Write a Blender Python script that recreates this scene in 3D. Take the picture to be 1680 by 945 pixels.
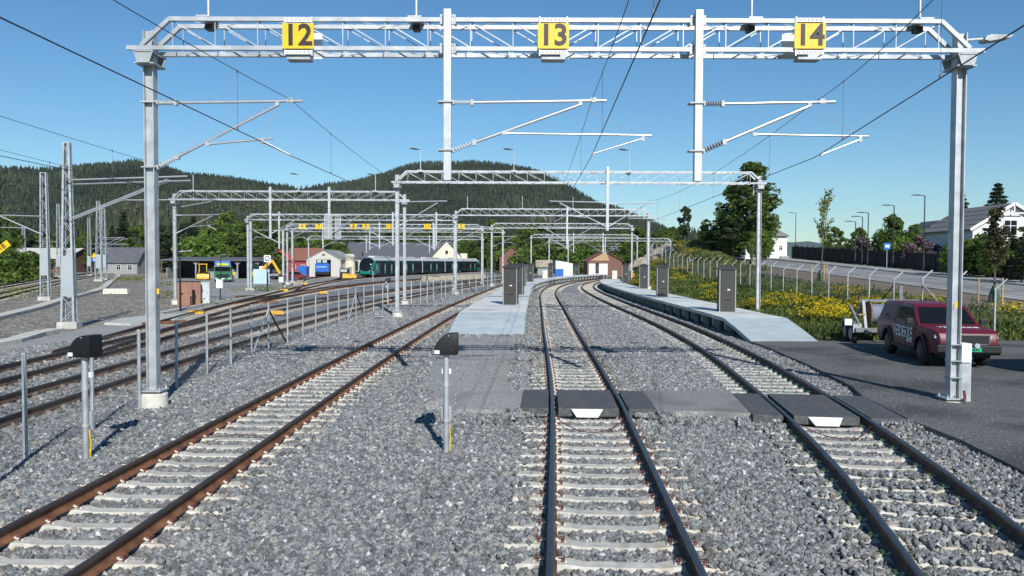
import bpy, bmesh, math, random
import numpy as np
from mathutils import Vector, Matrix, Euler
R_ = math.radians
scene = bpy.context.scene
for o in list(bpy.data.objects):
    bpy.data.objects.remove(o)
COL = scene.collection
random.seed(7)
rng = np.random.default_rng(7)

# ------------------------------------------------------------------ camera, sky, sun, exposure
CAMZ = 3.22
cd = bpy.data.cameras.new('camera')
cd.sensor_width = 36.0
cd.lens = 28.07
cd.clip_start = 0.1
cd.clip_end = 40000
cam = bpy.data.objects.new('camera', cd)
COL.objects.link(cam)
cam.location = (0, 0, CAMZ)
cam.rotation_euler = (R_(90 - 1.86), R_(-0.2), 0)
scene.camera = cam
CR = cam.rotation_euler.to_matrix()

SUN_AZ = 165.7          # clockwise from +Y
SUN_EL = 33.5
world = bpy.data.worlds.new('World')
scene.world = world
world.use_nodes = True
nt = world.node_tree
for n in list(nt.nodes):
    nt.nodes.remove(n)
wo = nt.nodes.new('ShaderNodeOutputWorld')
bg = nt.nodes.new('ShaderNodeBackground')
sk = nt.nodes.new('ShaderNodeTexSky')
sk.sky_type = 'NISHITA'
sk.sun_disc = False
sk.sun_elevation = R_(SUN_EL)
sk.sun_rotation = R_(SUN_AZ)
sk.altitude = 150
sk.air_density = 1.0
sk.dust_density = 0.0
sk.ozone_density = 3.0
bg.inputs['Strength'].default_value = 0.095
hs = nt.nodes.new('ShaderNodeHueSaturation'); hs.inputs['Saturation'].default_value = 1.2
mt = nt.nodes.new('ShaderNodeMix'); mt.data_type = 'RGBA'; mt.blend_type = 'MULTIPLY'; mt.inputs[0].default_value = 1.0
mt.inputs[7].default_value = (0.82, 0.975, 1.0, 1)
nt.links.new(sk.outputs[0], hs.inputs['Color']); nt.links.new(hs.outputs[0], mt.inputs[6]); nt.links.new(mt.outputs[2], bg.inputs[0])
nt.links.new(bg.outputs[0], wo.inputs[0])

sd = bpy.data.lights.new('sun', 'SUN')
sd.energy = 5.0
sd.angle = R_(0.53)
sd.color = (1.0, 0.98, 0.94)
so = bpy.data.objects.new('sun', sd)
COL.objects.link(so)
az, el = R_(SUN_AZ), R_(SUN_EL)
sdir = Vector((math.sin(az) * math.cos(el), math.cos(az) * math.cos(el), math.sin(el)))
so.rotation_euler = sdir.to_track_quat('Z', 'Y').to_euler()
so.location = sdir * 60

scene.render.engine = 'CYCLES'
scene.view_settings.view_transform = 'Standard'
scene.view_settings.look = 'None'
scene.view_settings.exposure = 0.14
scene.view_settings.gamma = 1.0
scene.cycles.max_bounces = 6
scene.cycles.diffuse_bounces = 3
scene.cycles.transparent_max_bounces = 8

# ------------------------------------------------------------------ helpers
def ray(px, py):
    return CR @ Vector(((px - 840) / 1310, (472.5 - py) / 1310, -1))
def at(px, py, z=0.0):
    d = ray(px, py)
    t = (z - CAMZ) / d.z
    return Vector((d.x * t, d.y * t, z))
def atY(px, py, Y):
    d = ray(px, py)
    t = Y / d.y
    return Vector((d.x * t, Y, CAMZ + d.z * t))

class MB:
    def __init__(s):
        s.v = []; s.f = []; s.m = []
    def add(s, vs, fs, m=0):
        o = len(s.v)
        s.v.extend([tuple(v) for v in vs])
        for f in fs:
            s.f.append(tuple(i + o for i in f)); s.m.append(m)
        return s
    def box(s, c, d, m=0, rz=0.0, top=1.0, rx=0.0, ry=0.0):
        hx, hy, hz = d[0] / 2, d[1] / 2, d[2] / 2
        vs = []
        M = Euler((rx, ry, rz)).to_matrix()
        for sz in (-1, 1):
            k = top if sz > 0 else 1
            for sx, sy in ((-1, -1), (1, -1), (1, 1), (-1, 1)):
                vs.append(M @ Vector((sx * hx * k, sy * hy * k, sz * hz)) + Vector(c))
        return s.add(vs, [(3, 2, 1, 0), (4, 5, 6, 7), (0, 1, 5, 4), (1, 2, 6, 5), (2, 3, 7, 6), (3, 0, 4, 7)], m)
    def bar(s, p, q, w, h=None, m=0, up=(0, 0, 1)):
        p = Vector(p); q = Vector(q); h = h or w
        d = (q - p).normalized()
        u = Vector(up)
        if abs(d.dot(u)) > 0.98:
            u = Vector((0, 1, 0))
        a = d.cross(u).normalized() * (w / 2)
        b = a.cross(d).normalized() * (h / 2)
        vs = [e + x for e in (p, q) for x in (-a - b, a - b, a + b, -a + b)]
        return s.add(vs, [(0, 1, 2, 3), (7, 6, 5, 4), (0, 4, 5, 1), (1, 5, 6, 2), (2, 6, 7, 3), (3, 7, 4, 0)], m)
    def tube(s, pts, r, n=8, m=0, cap=True):
        pts = [Vector(p) for p in pts]
        rs = r if isinstance(r, (list, tuple)) else [r] * len(pts)
        t0 = (pts[1] - pts[0]).normalized()
        u = Vector((0, 0, 1)) if abs(t0.z) < 0.9 else Vector((1, 0, 0))
        a = t0.cross(u).normalized()
        vs = []; L = len(pts)
        for i, p in enumerate(pts):
            t = (pts[min(i + 1, L - 1)] - pts[max(i - 1, 0)])
            if t.length < 1e-9: t = t0
            t = t.normalized()
            a = (a - t * a.dot(t))
            a = a.normalized() if a.length > 1e-6 else t.orthogonal().normalized()
            b = t.cross(a)
            for k in range(n):
                an = 2 * math.pi * k / n
                vs.append(p + (a * math.cos(an) + b * math.sin(an)) * rs[i])
        fs = []
        for i in range(L - 1):
            for k in range(n):
                k2 = (k + 1) % n
                fs.append((i * n + k, i * n + k2, (i + 1) * n + k2, (i + 1) * n + k))
        if cap:
            fs.append(tuple(range(n - 1, -1, -1)))
            fs.append(tuple((L - 1) * n + k for k in range(n)))
        return s.add(vs, fs, m)
    def prism(s, poly, a, b, plane='xz', m=0, sa=1.0, off=None):
        """extrude a 2D outline from a to b along the missing axis"""
        n = len(poly)
        def P(u, v, w):
            return {'xz': (u, w, v), 'yz': (w, u, v), 'xy': (u, v, w)}[plane]
        vs = [P(u, v, a) for u, v in poly] + [P(u, v, b) for u, v in poly]
        fs = [(i, (i + 1) % n, (i + 1) % n + n, i + n) for i in range(n)]
        fs += [tuple(range(n - 1, -1, -1)), tuple(range(n, 2 * n))]
        return s.add(vs, fs, m)
    def loft(s, rings, m=0, cap=True):
        n = len(rings[0]); vs = [p for r in rings for p in r]; fs = []
        for i in range(len(rings) - 1):
            for k in range(n):
                k2 = (k + 1) % n
                fs.append((i * n + k, i * n + k2, (i + 1) * n + k2, (i + 1) * n + k))
        if cap:
            fs.append(tuple(range(n - 1, -1, -1)))
            fs.append(tuple((len(rings) - 1) * n + k for k in range(n)))
        return s.add(vs, fs, m)
    def face(s, pts, m=0):
        return s.add(pts, [tuple(range(len(pts)))], m)
    def mesh(s, name, mats, smooth=None, recalc=True, bevel=0):
        me = bpy.data.meshes.new(name)
        me.from_pydata(s.v, [], s.f)
        for x in (mats if isinstance(mats, (list, tuple)) else [mats]):
            me.materials.append(x)
        me.polygons.foreach_set('material_index', s.m)
        if recalc or bevel:
            bm = bmesh.new(); bm.from_mesh(me)
            if bevel:
                bmesh.ops.remove_doubles(bm, verts=bm.verts, dist=1e-5)
                es = [e for e in bm.edges if len(e.link_faces) == 2 and e.calc_face_angle(0) > 0.5]
                bmesh.ops.bevel(bm, geom=es, offset=bevel, segments=2, affect='EDGES', profile=0.6, clamp_overlap=True)
            bmesh.ops.recalc_face_normals(bm, faces=bm.faces)
            bm.to_mesh(me); bm.free()
        if smooth is not None:
            me.polygons.foreach_set('use_smooth', [True] * len(me.polygons))
            me.set_sharp_from_angle(angle=R_(smooth))
        me.update()
        return me
    def build(s, name, mats, parent=None, loc=None, rz=0.0, smooth=None, bevel=0, recalc=True):
        return link(name, s.mesh(name, mats, smooth, recalc, bevel), parent, loc, rz)

def link(name, me, parent=None, loc=None, rz=0.0, rot=None, scale=None):
    o = bpy.data.objects.new(name, me)
    COL.objects.link(o)
    if parent is not None: o.parent = parent
    if loc is not None: o.location = loc
    if rot is not None: o.rotation_euler = rot
    elif rz: o.rotation_euler = (0, 0, rz)
    if scale is not None: o.scale = scale if isinstance(scale, (tuple, list)) else (scale,) * 3
    return o
def tag(o, label, cat, group=None):
    o['label'] = label; o['category'] = cat
    if group: o['group'] = group
    return o
def thing(name, label, cat, loc=(0, 0, 0), rz=0.0, group=None):
    o = link(name, None, None, loc, rz)
    o.empty_display_size = 0.2
    return tag(o, label, cat, group)
def struct(o):
    o['kind'] = 'structure'; return o
def stuff(o, label=None, cat=None):
    o['kind'] = 'stuff'
    if label: o['label'] = label
    if cat: o['category'] = cat
    return o
def kids(o):
    return list(o.children)
def copy_tree(o, parent=None):
    c = o.copy(); COL.objects.link(c); c.parent = parent
    for ch in kids(o): copy_tree(ch, c)
    return c
def dup(o, loc, rz=None, label=None, group=None, scale=None):
    c = copy_tree(o); c.location = loc
    if rz is not None: c.rotation_euler = (0, 0, rz)
    if scale is not None: c.scale = (scale,) * 3 if not isinstance(scale, tuple) else scale
    if label: c['label'] = label
    if group: c['group'] = group
    return c
def text_mesh(txt, size, mat_, bold=0.0, ext=0.004, sx=1.0):
    cu = bpy.data.curves.new('lettering', 'FONT')
    cu.body = txt; cu.size = size; cu.align_x = 'CENTER'; cu.align_y = 'CENTER'
    cu.extrude = ext; cu.offset = bold; cu.resolution_u = 3
    to = bpy.data.objects.new('lettering', cu)
    COL.objects.link(to)
    dg = bpy.context.evaluated_depsgraph_get()
    me = bpy.data.meshes.new_from_object(to.evaluated_get(dg))
    bpy.data.objects.remove(to); bpy.data.curves.remove(cu)
    me.materials.clear(); me.materials.append(mat_)
    if sx != 1.0:
        for v in me.vertices: v.co.x *= sx
    return me

# ------------------------------------------------------------------ materials
MATS = {}
def mat(name, col, rough=0.6, metal=0.0, var=0.12, scale=6.0, bump=0.0, bscale=40.0, col2=None, spec=0.5, island=0.0, rnd=0.0, detail=4.0, contrast=(0.35, 0.65), second=None, coat=0.0):
    m = bpy.data.materials.new(name); m.use_nodes = True
    n = m.node_tree.nodes; l = m.node_tree.links
    b = n['Principled BSDF']
    b.inputs['Roughness'].default_value = rough
    b.inputs['Metallic'].default_value = metal
    b.inputs['Specular IOR Level'].default_value = spec
    if coat: b.inputs['Coat Weight'].default_value = coat; b.inputs['Coat Roughness'].default_value = 0.08
    c4 = (*col, 1)
    b.inputs['Base Color'].default_value = c4
    tc = n.new('ShaderNodeTexCoord')
    out = None
    if var or col2:
        no = n.new('ShaderNodeTexNoise'); no.inputs['Scale'].default_value = scale; no.inputs['Detail'].default_value = detail
        l.new(tc.outputs['Object'], no.inputs['Vector'])
        ra = n.new('ShaderNodeValToRGB')
        ra.color_ramp.elements[0].position = contrast[0]; ra.color_ramp.elements[1].position = contrast[1]
        a = tuple(max(0, x * (1 - var)) for x in col)
        d = col2 if col2 else tuple(min(1, x * (1 + var)) for x in col)
        ra.color_ramp.elements[0].color = (*a, 1); ra.color_ramp.elements[1].color = (*d, 1)
        l.new(no.outputs['Fac'], ra.inputs['Fac'])
        out = ra.outputs['Color']
    if second:   # (colour, scale, lo, hi): patches of another colour
        no2 = n.new('ShaderNodeTexNoise'); no2.inputs['Scale'].default_value = second[1]; no2.inputs['Detail'].default_value = 5
        l.new(tc.outputs['Object'], no2.inputs['Vector'])
        mr = n.new('ShaderNodeMapRange'); mr.inputs[1].default_value = second[2]; mr.inputs[2].default_value = second[3]
        l.new(no2.outputs['Fac'], mr.inputs[0])
        mx = n.new('ShaderNodeMix'); mx.data_type = 'RGBA'
        l.new(mr.outputs[0], mx.inputs[0])
        if out: l.new(out, mx.inputs[6])
        else: mx.inputs[6].default_value = c4
        mx.inputs[7].default_value = (*second[0], 1)
        out = mx.outputs[2]
    if island or rnd:
        if island:
            g = n.new('ShaderNodeNewGeometry'); src = g.outputs['Random Per Island']; amt = island
        else:
            g = n.new('ShaderNodeObjectInfo'); src = g.outputs['Random']; amt = rnd
        mr = n.new('ShaderNodeMapRange'); mr.inputs[3].default_value = 1 - amt; mr.inputs[4].default_value = 1 + amt
        l.new(src, mr.inputs[0])
        mu = n.new('ShaderNodeMix'); mu.data_type = 'RGBA'; mu.blend_type = 'MULTIPLY'; mu.inputs[0].default_value = 1
        if out: l.new(out, mu.inputs[6])
        else: mu.inputs[6].default_value = c4
        l.new(mr.outputs[0], mu.inputs[7])
        out = mu.outputs[2]
    if out: l.new(out, b.inputs['Base Color'])
    if bump:
        nb = n.new('ShaderNodeTexNoise'); nb.inputs['Scale'].default_value = bscale; nb.inputs['Detail'].default_value = 3
        l.new(tc.outputs['Object'], nb.inputs['Vector'])
        bp = n.new('ShaderNodeBump'); bp.inputs['Strength'].default_value = bump; bp.inputs['Distance'].default_value = 0.02
        l.new(nb.outputs['Fac'], bp.inputs['Height']); l.new(bp.outputs[0], b.inputs['Normal'])
    MATS[name] = m
    return m
def glass(name, col=(0.008, 0.010, 0.012), rough=0.06):
    m = mat(name, col, rough, 0.0, 0, spec=0.22)
    return m
def leafmat(name, col, col2, trans=0.35, island=0.35, scale=0.35):
    m = mat(name, col, 0.6, 0, 0.25, scale, col2=col2, island=island, spec=0.3)
    n = m.node_tree.nodes; l = m.node_tree.links
    b = n['Principled BSDF']
    t = n.new('ShaderNodeBsdfTranslucent')
    mx = n.new('ShaderNodeMixShader'); mx.inputs[0].default_value = trans
    src = b.inputs['Base Color'].links[0].from_socket
    l.new(src, t.inputs['Color'])
    l.new(b.outputs[0], mx.inputs[1]); l.new(t.outputs[0], mx.inputs[2])
    l.new(mx.outputs[0], n['Material Output'].inputs['Surface'])
    return m

M = dict(
 galv=mat('galvanised_steel', (0.44, 0.46, 0.475), 0.48, 0.35, 0.14, 3.0, col2=(0.54, 0.565, 0.58), rnd=0.06, second=((0.35, 0.365, 0.375), 1.1, 0.5, 0.78)),
 galv_l=mat('bright_galvanised_steel', (0.53, 0.545, 0.555), 0.42, 0.35, 0.1, 5.0, rnd=0.05),
 galv_d=mat('weathered_galvanised_steel', (0.40, 0.43, 0.44), 0.55, 0.3, 0.2, 4.0, second=((0.28, 0.27, 0.25), 2.0, 0.55, 0.75)),
 alu=mat('aluminium_tube', (0.75, 0.76, 0.77), 0.3, 0.7, 0.06, 4.0),
 insul=mat('insulator_glaze', (0.22, 0.2, 0.19), 0.3, 0.0, 0.1),
 insul_l=mat('insulator_pale', (0.5, 0.52, 0.53), 0.4, 0.0, 0.1),
 wire=mat('copper_wire', (0.05, 0.045, 0.04), 0.5, 0.4, 0.1),
 dropper=mat('dropper_wire', (0.12, 0.13, 0.14), 0.5, 0.4, 0.1),
 black=mat('black_enamel', (0.006, 0.006, 0.0065), 0.5, 0, 0.2, 8),
 blacksteel=mat('dark_steel', (0.035, 0.036, 0.04), 0.5, 0.3, 0.2, 5),
 white=mat('white_paint', (0.78, 0.78, 0.77), 0.45, 0, 0.05, 4),
 whitep=mat('white_plastic', (0.8, 0.8, 0.8), 0.4, 0, 0.03, 4),
 yellow=mat('yellow_sign_film', (0.80, 0.50, 0.012), 0.42, 0, 0.05, 3),
 ink=mat('dark_sign_print', (0.03, 0.014, 0.012), 0.5, 0, 0.1),
 concrete=mat('concrete', (0.47, 0.46, 0.42), 0.85, 0, 0.14, 5, bump=0.15, second=((0.36, 0.34, 0.30), 1.7, 0.5, 0.75)),
 sleeper=mat('sleeper_concrete', (0.50, 0.48, 0.42), 0.85, 0, 0.16, 7, bump=0.2, rnd=0.10, second=((0.40, 0.33, 0.25), 3.0, 0.55, 0.78)),
 sleeper_old=mat('weathered_sleeper_concrete', (0.33, 0.31, 0.27), 0.9, 0, 0.2, 6, bump=0.2, rnd=0.12, second=((0.22, 0.16, 0.11), 2.0, 0.45, 0.7)),
 foot=mat('foundation_concrete', (0.60, 0.57, 0.49), 0.85, 0, 0.1, 6, bump=0.2),
 rust=mat('rail_rust', (0.155, 0.06, 0.027), 0.85, 0, 0.3, 3.5, col2=(0.25, 0.11, 0.05), bump=0.1),
 rustd=mat('dark_rail_rust', (0.085, 0.048, 0.032), 0.8, 0, 0.3, 3.5, col2=(0.16, 0.085, 0.05)),
 headr=mat('rail_head_brown', (0.060, 0.042, 0.036), 0.5, 0.25, 0.25, 5),
 heads=mat('rail_head_worn', (0.055, 0.06, 0.075), 0.38, 0.5, 0.15, 5),
 clipred=mat('rail_clip_red', (0.105, 0.032, 0.024), 0.6, 0, 0.2, 30),
 clipgreen=mat('rail_clip_green', (0.05, 0.10, 0.04), 0.6, 0, 0.2, 30),
 asphalt=mat('asphalt', (0.118, 0.116, 0.110), 0.95, 0, 0.5, 22, bump=0.5, bscale=70, second=((0.052, 0.051, 0.05), 0.38, 0.45, 0.62), detail=9),
 finegravel=mat('fine_gravel', (0.30, 0.292, 0.272), 0.95, 0, 0.4, 26, bump=0.45, bscale=75, second=((0.25, 0.24, 0.22), 0.5, 0.45, 0.7), detail=8),
 slab=mat('platform_concrete', (0.60, 0.61, 0.58), 0.8, 0, 0.09, 1.2, bump=0.06, rnd=0.08, second=((0.42, 0.42, 0.41), 0.7, 0.5, 0.8)),
 ramp=mat('ramp_concrete', (0.40, 0.46, 0.465), 0.8, 0, 0.08, 1.5, bump=0.06, rnd=0.03),
 platwall=mat('platform_wall', (0.05, 0.055, 0.06), 0.9, 0, 0.2, 3),
 rubber=mat('rubber_panel', (0.080, 0.081, 0.082), 0.75, 0, 0.35, 14, bump=0.6, bscale=60, second=((0.10, 0.097, 0.09), 2.2, 0.5, 0.75)),
 wood=mat('timber', (0.42, 0.28, 0.15), 0.8, 0, 0.25, 12),
 cabinet=mat('dark_cabinet', (0.055, 0.053, 0.048), 0.45, 0.2, 0.1, 3),
 cabedge=mat('cabinet_trim', (0.36, 0.37, 0.37), 0.4, 0.5, 0.05),
 tyre=mat('tyre_rubber', (0.015, 0.015, 0.016), 0.85, 0, 0.2, 20),
 glass=glass('dark_glass'),
)
M['galvs'] = M['galv']
# ------------------------------------------------------------------ track alignments  X = f(Y)
class Path:
    def __init__(s, pts, y0, y1):
        pts = sorted(pts); y = np.array([p[0] for p in pts], float); x = np.array([p[1] for p in pts], float)
        # natural cubic spline, then light smoothing
        n = len(y); h = np.diff(y)
        A = np.eye(n); b = np.zeros(n)
        for i in range(1, n - 1):
            A[i, i - 1] = h[i - 1]; A[i, i] = 2 * (h[i - 1] + h[i]); A[i, i + 1] = h[i]
            b[i] = 3 * ((x[i + 1] - x[i]) / h[i] - (x[i] - x[i - 1]) / h[i - 1])
        c = np.linalg.solve(A, b)
        yy = np.arange(y0 - 14, y1 + 14.01, 0.25)
        k = np.clip(np.searchsorted(y, yy) - 1, 0, n - 2)
        d = (c[k + 1] - c[k]) / (3 * h[k]); bb = (x[k + 1] - x[k]) / h[k] - h[k] * (2 * c[k] + c[k + 1]) / 3
        t = yy - y[k]
        xx = x[k] + bb * t + c[k] * t ** 2 + d * t ** 3
        lo = yy < y[0]; xx[lo] = x[0] + bb[np.argmax(~lo)] * (yy[lo] - y[0])
        hi = yy > y[-1]
        if hi.any():
            j = np.argmax(hi) - 1; sl = (xx[j] - xx[j - 4]) / (yy[j] - yy[j - 4]); xx[hi] = xx[j] + sl * (yy[hi] - yy[j])
        for _ in range(160):
            xx[1:-1] = 0.25 * xx[:-2] + 0.5 * xx[1:-1] + 0.25 * xx[2:]
        s.yy = yy; s.xx = xx; s.y0 = y0; s.y1 = y1
        s.s = np.concatenate([[0], np.cumsum(np.hypot(np.diff(xx), np.diff(yy)))])
        s.sl = np.gradient(xx, yy)
    def x(s, y): return float(np.interp(y, s.yy, s.xx))
    def slope(s, y): return float(np.interp(y, s.yy, s.sl))
    def off(s, y, u):     # point at lateral offset u (to the right) from the centre line
        m = s.slope(y); k = 1 / math.hypot(1, m)
        return (s.x(y) + u * k, y - u * m * k)
    def ys(s, a, b, step):
        n = max(2, int((b - a) / step) + 1)
        return list(np.linspace(a, b, n))

T12 = Path([(0, -5.2), (8, -5.05), (12, -4.97), (18, -4.88), (26, -4.73), (36.2, -4.45), (48, -4.02), (60, -3.45), (80, -2.4), (100, -1.1), (112, 0.0), (130, 2.4), (150, 6.2), (175, 12.5)], 3, 170)
T13 = Path([(0, 0.72), (7.7, 1.13), (12.85, 1.42), (18.5, 1.70), (30.6, 2.06), (42.9, 2.42), (57.5, 2.88), (80.8, 3.68), (95, 4.7), (110, 6.5), (125, 9.2), (145, 14.4), (163, 20.4), (180, 27)], 3, 176)
T14 = Path([(0, 2.9), (7.7, 4.80), (10.4, 5.42), (12.8, 5.86), (16.4, 6.36), (19.4, 6.70), (23.7, 7.17), (29, 7.6), (36.2, 7.95), (54, 8.12), (70, 8.28), (87, 8.75), (100, 9.5), (120, 12.0), (140, 16.4), (160, 22.6), (176, 28.6)], 3, 174)
L1 = Path([(5, -10.3), (16, -10.65), (28, -11.0), (40, -11.1), (65, -10.0), (80, -8.5), (100, -6.2), (130, -2.3), (160, 3.2), (180, 8)], 4, 176)
L2 = Path([(5, -13.1), (21, -13.9), (36, -15.0), (52, -15.6), (70, -15.0), (85, -13.3), (110, -10.0), (140, -5.6), (170, 0)], 4, 170)
L3 = Path([(26, -14.6), (41, -17.3), (60, -20.2), (87, -23.9), (120, -27.7), (150, -29.0), (180, -26.4), (220, -19.3), (260, -11.2), (300, -1.5)], 26, 296)
L4 = Path([(58, -19.9), (75, -21.0), (95, -21.4), (120, -19.8), (150, -15.2), (190, -7.4), (215, -1)], 60, 212)
L5 = Path([(84, -23.8), (105, -28.2), (130, -34.6), (150, -37.8), (172, -39.5)], 84, 172)
MA = Path([(40, -31), (70, -45), (117, -66), (160, -84), (215, -106)], 42, 210)
MB_ = Path([(40, -35.5), (70, -49.5), (117, -70.5), (160, -89), (215, -111)], 42, 210)

RAILPROF = [(-.075, 0), (.075, 0), (.075, .012), (.02, .03), (.009, .045), (.009, .125), (.036, .137), (.036, .165), (.025, .172), (-.025, .172), (-.036, .165), (-.036, .137), (-.009, .125), (-.009, .045), (-.02, .03), (-.075, .012)]
def rail(path, u, y0, y1, parent, mats, z=0.006, step=1.0):
    mb = MB(); ys = path.ys(y0, y1, step); n = len(RAILPROF)
    vs = []
    for y in ys:
        for a, b in RAILPROF:
            X, Y = path.off(y, u + a); vs.append((X, Y, z + b))
    fs = []; ms = []
    o = 0
    mb.v = vs
    for i in range(len(ys) - 1):
        for k in range(n):
            k2 = (k + 1) % n
            mb.f.append((i * n + k, i * n + k2, (i + 1) * n + k2, (i + 1) * n + k)); mb.m.append(1 if k in (5, 6, 7, 8, 9, 10) else 0)
    mb.f.append(tuple(range(n - 1, -1, -1))); mb.m.append(0)
    mb.f.append(tuple((len(ys) - 1) * n + k for k in range(n))); mb.m.append(0)
    return mb.build('rail', mats, parent, recalc=False, smooth=40)

def sleeper_mb(seg=True):
    mb = MB()
    # long concrete sleeper, raised rail seats, chamfered edges
    xs = [-1.3, -1.28, -0.95, -0.55, -0.4, 0.4, 0.55, 0.95, 1.28, 1.3]
    top = [-.03, 0.0, 0.0, 0.0, -.025, -.025, 0.0, 0.0, 0.0, -.03]
    wt = [.085, .095, .10, .10, .085, .085, .10, .10, .095, .085]
    rings = []
    for x, t, w in zip(xs, top, wt):
        rings.append([(x, -w - .045, -.2), (x, w + .045, -.2), (x, w + .03, t - .055), (x, w, t), (x, -w, t), (x, -w - .03, t - .055)])
    mb.loft(rings)
    return mb
M['sleeper_far'] = mat('far_sleeper_concrete', (.40, .37, .315), .9, 0, .2, 3, island=.15)
SLEEPER = sleeper_mb().mesh('sleeper', M['sleeper'])
SLEEPER_OLD = sleeper_mb().mesh('sleeper', M['sleeper_old'])
def clip_mesh(c):
    mb = MB()
    mb.box((0.07, 0, 0.02), (.055, .09, .04), 0, top=.75)
    mb.box((0.0, 0, 0.034), (.085, .045, .035), 1, top=.8)
    mb.box((0.105, 0, 0.012), (.025, .10, .026), 1)
    mb.tube([(0.01, -.035, .06), (.09, -.045, .062), (.09, .045, .062), (.01, .035, .06)], .009, 5, 0)
    return mb.mesh('rail_clip', [c, M['foot']])
CLIP_R = clip_mesh(M['clipred']); CLIP_G = clip_mesh(M['clipgreen'])

def track(label, path, y0, y1, mats, sl_mesh, ind_to, clip_to=0, clip=None, group=None, yobj=None, cut=None):
    t = thing('railway_track', label, 'track', (0, 0, 0), group=group)
    for u in (-.7535, .7535):
        rail(path, u, y0, y1, t, mats)
    s0 = np.interp(y0, path.yy, path.s); s1 = np.interp(y1, path.yy, path.s)
    far = MB()
    k0 = int(s0 / .6) + 1
    proto_v = None
    for k in range(k0, int(s1 / .6)):
        s = .6 * k + .3
        y = float(np.interp(s, path.s, path.yy)); a = -math.atan(path.slope(y))
        if cut and cut(y): continue
        if y < ind_to:
            o = link('sleeper', sl_mesh, t, (path.x(y), y, 0), a)
            if clip and y < clip_to:
                for u in (-.7535, .7535):
                    for sd_ in (-1, 1):
                        link('rail_clip', clip, o, (u + sd_ * .086, 0, -.002), 0 if sd_ > 0 else math.pi, scale=.8)
        else:
            ca, sa = math.cos(a), math.sin(a); X = path.x(y)
            def W(lx, ly, lz): return (X + lx * ca - ly * sa, y + lx * sa + ly * ca, lz)
            far.add([W(-1.3, -.1, 0), W(1.3, -.1, 0), W(1.3, .1, 0), W(-1.3, .1, 0), W(-1.3, -.13, -.1), W(1.3, -.13, -.1), W(1.3, .13, -.1), W(-1.3, .13, -.1)],
                    [(0, 1, 2, 3), (4, 5, 1, 0), (5, 6, 2, 1), (6, 7, 3, 2), (7, 4, 0, 3)])
    if far.f:
        stuff(far.build('sleepers', M['sleeper_far'] if sl_mesh == SLEEPER else sl_mesh.materials[0], t, recalc=False))
    return t
XING13 = (16.3, 19.1); XING14 = (15.6, 18.6)
tr12 = track('rust brown railway track with pale sleepers beside the wire fence', T12, 4, 168, [M['rust'], M['headr']], SLEEPER, 62, 44, CLIP_R)
tr13 = track('dark railed track between the middle platform and its neighbour, with the short rubber crossing', T13, 4, 174, [M['rustd'], M['heads']], SLEEPER, 62, 44, CLIP_R)
tr14 = track('dark railed track curving along the dark walled platform beside the asphalt yard', T14, 4, 172, [M['rustd'], M['heads']], SLEEPER, 62, 32, CLIP_G)
trL1 = track('weathered yard track directly behind the wire mesh fence', L1, 5, 174, [M['rustd'], M['headr']], SLEEPER_OLD, 45)
trL2 = track('second weathered yard track, parallel beyond the one behind the mesh fence', L2, 5, 168, [M['rustd'], M['headr']], SLEEPER_OLD, 45)
trL3 = track('rusty yard siding on which the green train stands', L3, 27, 294, [M['rust'], M['headr']], SLEEPER_OLD, 20)
trL4 = track('rusty crossover track running in front of the green train', L4, 60, 210, [M['rust'], M['headr']], SLEEPER_OLD, 20)
trL5 = track('short rusty siding leading into the white gabled shed', L5, 86, 171, [M['rust'], M['headr']], SLEEPER_OLD, 20)
trMA = track('brown curving main line track nearer to the lattice masts', MA, 44, 205, [M['rustd'], M['headr']], SLEEPER_OLD, 20)
trMB = track('brown curving main line track along the green bushes', MB_, 44, 205, [M['rustd'], M['headr']], SLEEPER_OLD, 20)

# ------------------------------------------------------------------ ground sheets
def sheet(name, poly, z, m, kind='structure', skirt=None):
    mb = MB()
    if skirt:
        w, zo = skirt
        c = Vector((sum(p[0] for p in poly) / len(poly), sum(p[1] for p in poly) / len(poly), 0))
        bm = bmesh.new()
        inner = [bm.verts.new((p[0], p[1], z)) for p in poly]
        f = bm.faces.new(inner); bm.normal_update()
        if f.normal.z < 0: f.normal_flip()
        outer = []
        n = len(poly)
        area = sum(poly[i][0] * poly[(i + 1) % n][1] - poly[(i + 1) % n][0] * poly[i][1] for i in range(n))
        sg = 1 if area > 0 else -1
        for i in range(n):
            a = Vector(poly[i - 1][:2]); b = Vector(poly[i][:2]); d = Vector(poly[(i + 1) % n][:2])
            e1 = (b - a).normalized(); e2 = (d - b).normalized()
            nn = (Vector((e1.y, -e1.x)) + Vector((e2.y, -e2.x))) * sg
            nn = nn.normalized() if nn.length > 1e-6 else Vector((0, 0))
            outer.append(bm.verts.new((b.x + nn.x * w, b.y + nn.y * w, zo)))
        for i in range(n):
            j = (i + 1) % n
            bm.faces.new((inner[i], outer[i], outer[j], inner[j]))
        bmesh.ops.recalc_face_normals(bm, faces=bm.faces)
        bmesh.ops.triangulate(bm, faces=[f])
        me = bpy.data.meshes.new(name); bm.to_mesh(me); bm.free(); me.materials.append(m)
        o = link(name, me)
    else:
        bm = bmesh.new()
        f = bm.faces.new([bm.verts.new((p[0], p[1], z)) for p in poly])
        bm.normal_update()
        if f.normal.z < 0: f.normal_flip()
        bmesh.ops.triangulate(bm, faces=[f])
        me = bpy.data.meshes.new(name); bm.to_mesh(me); bm.free(); me.materials.append(m)
        o = link(name, me)
    o['kind'] = kind
    return o

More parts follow.
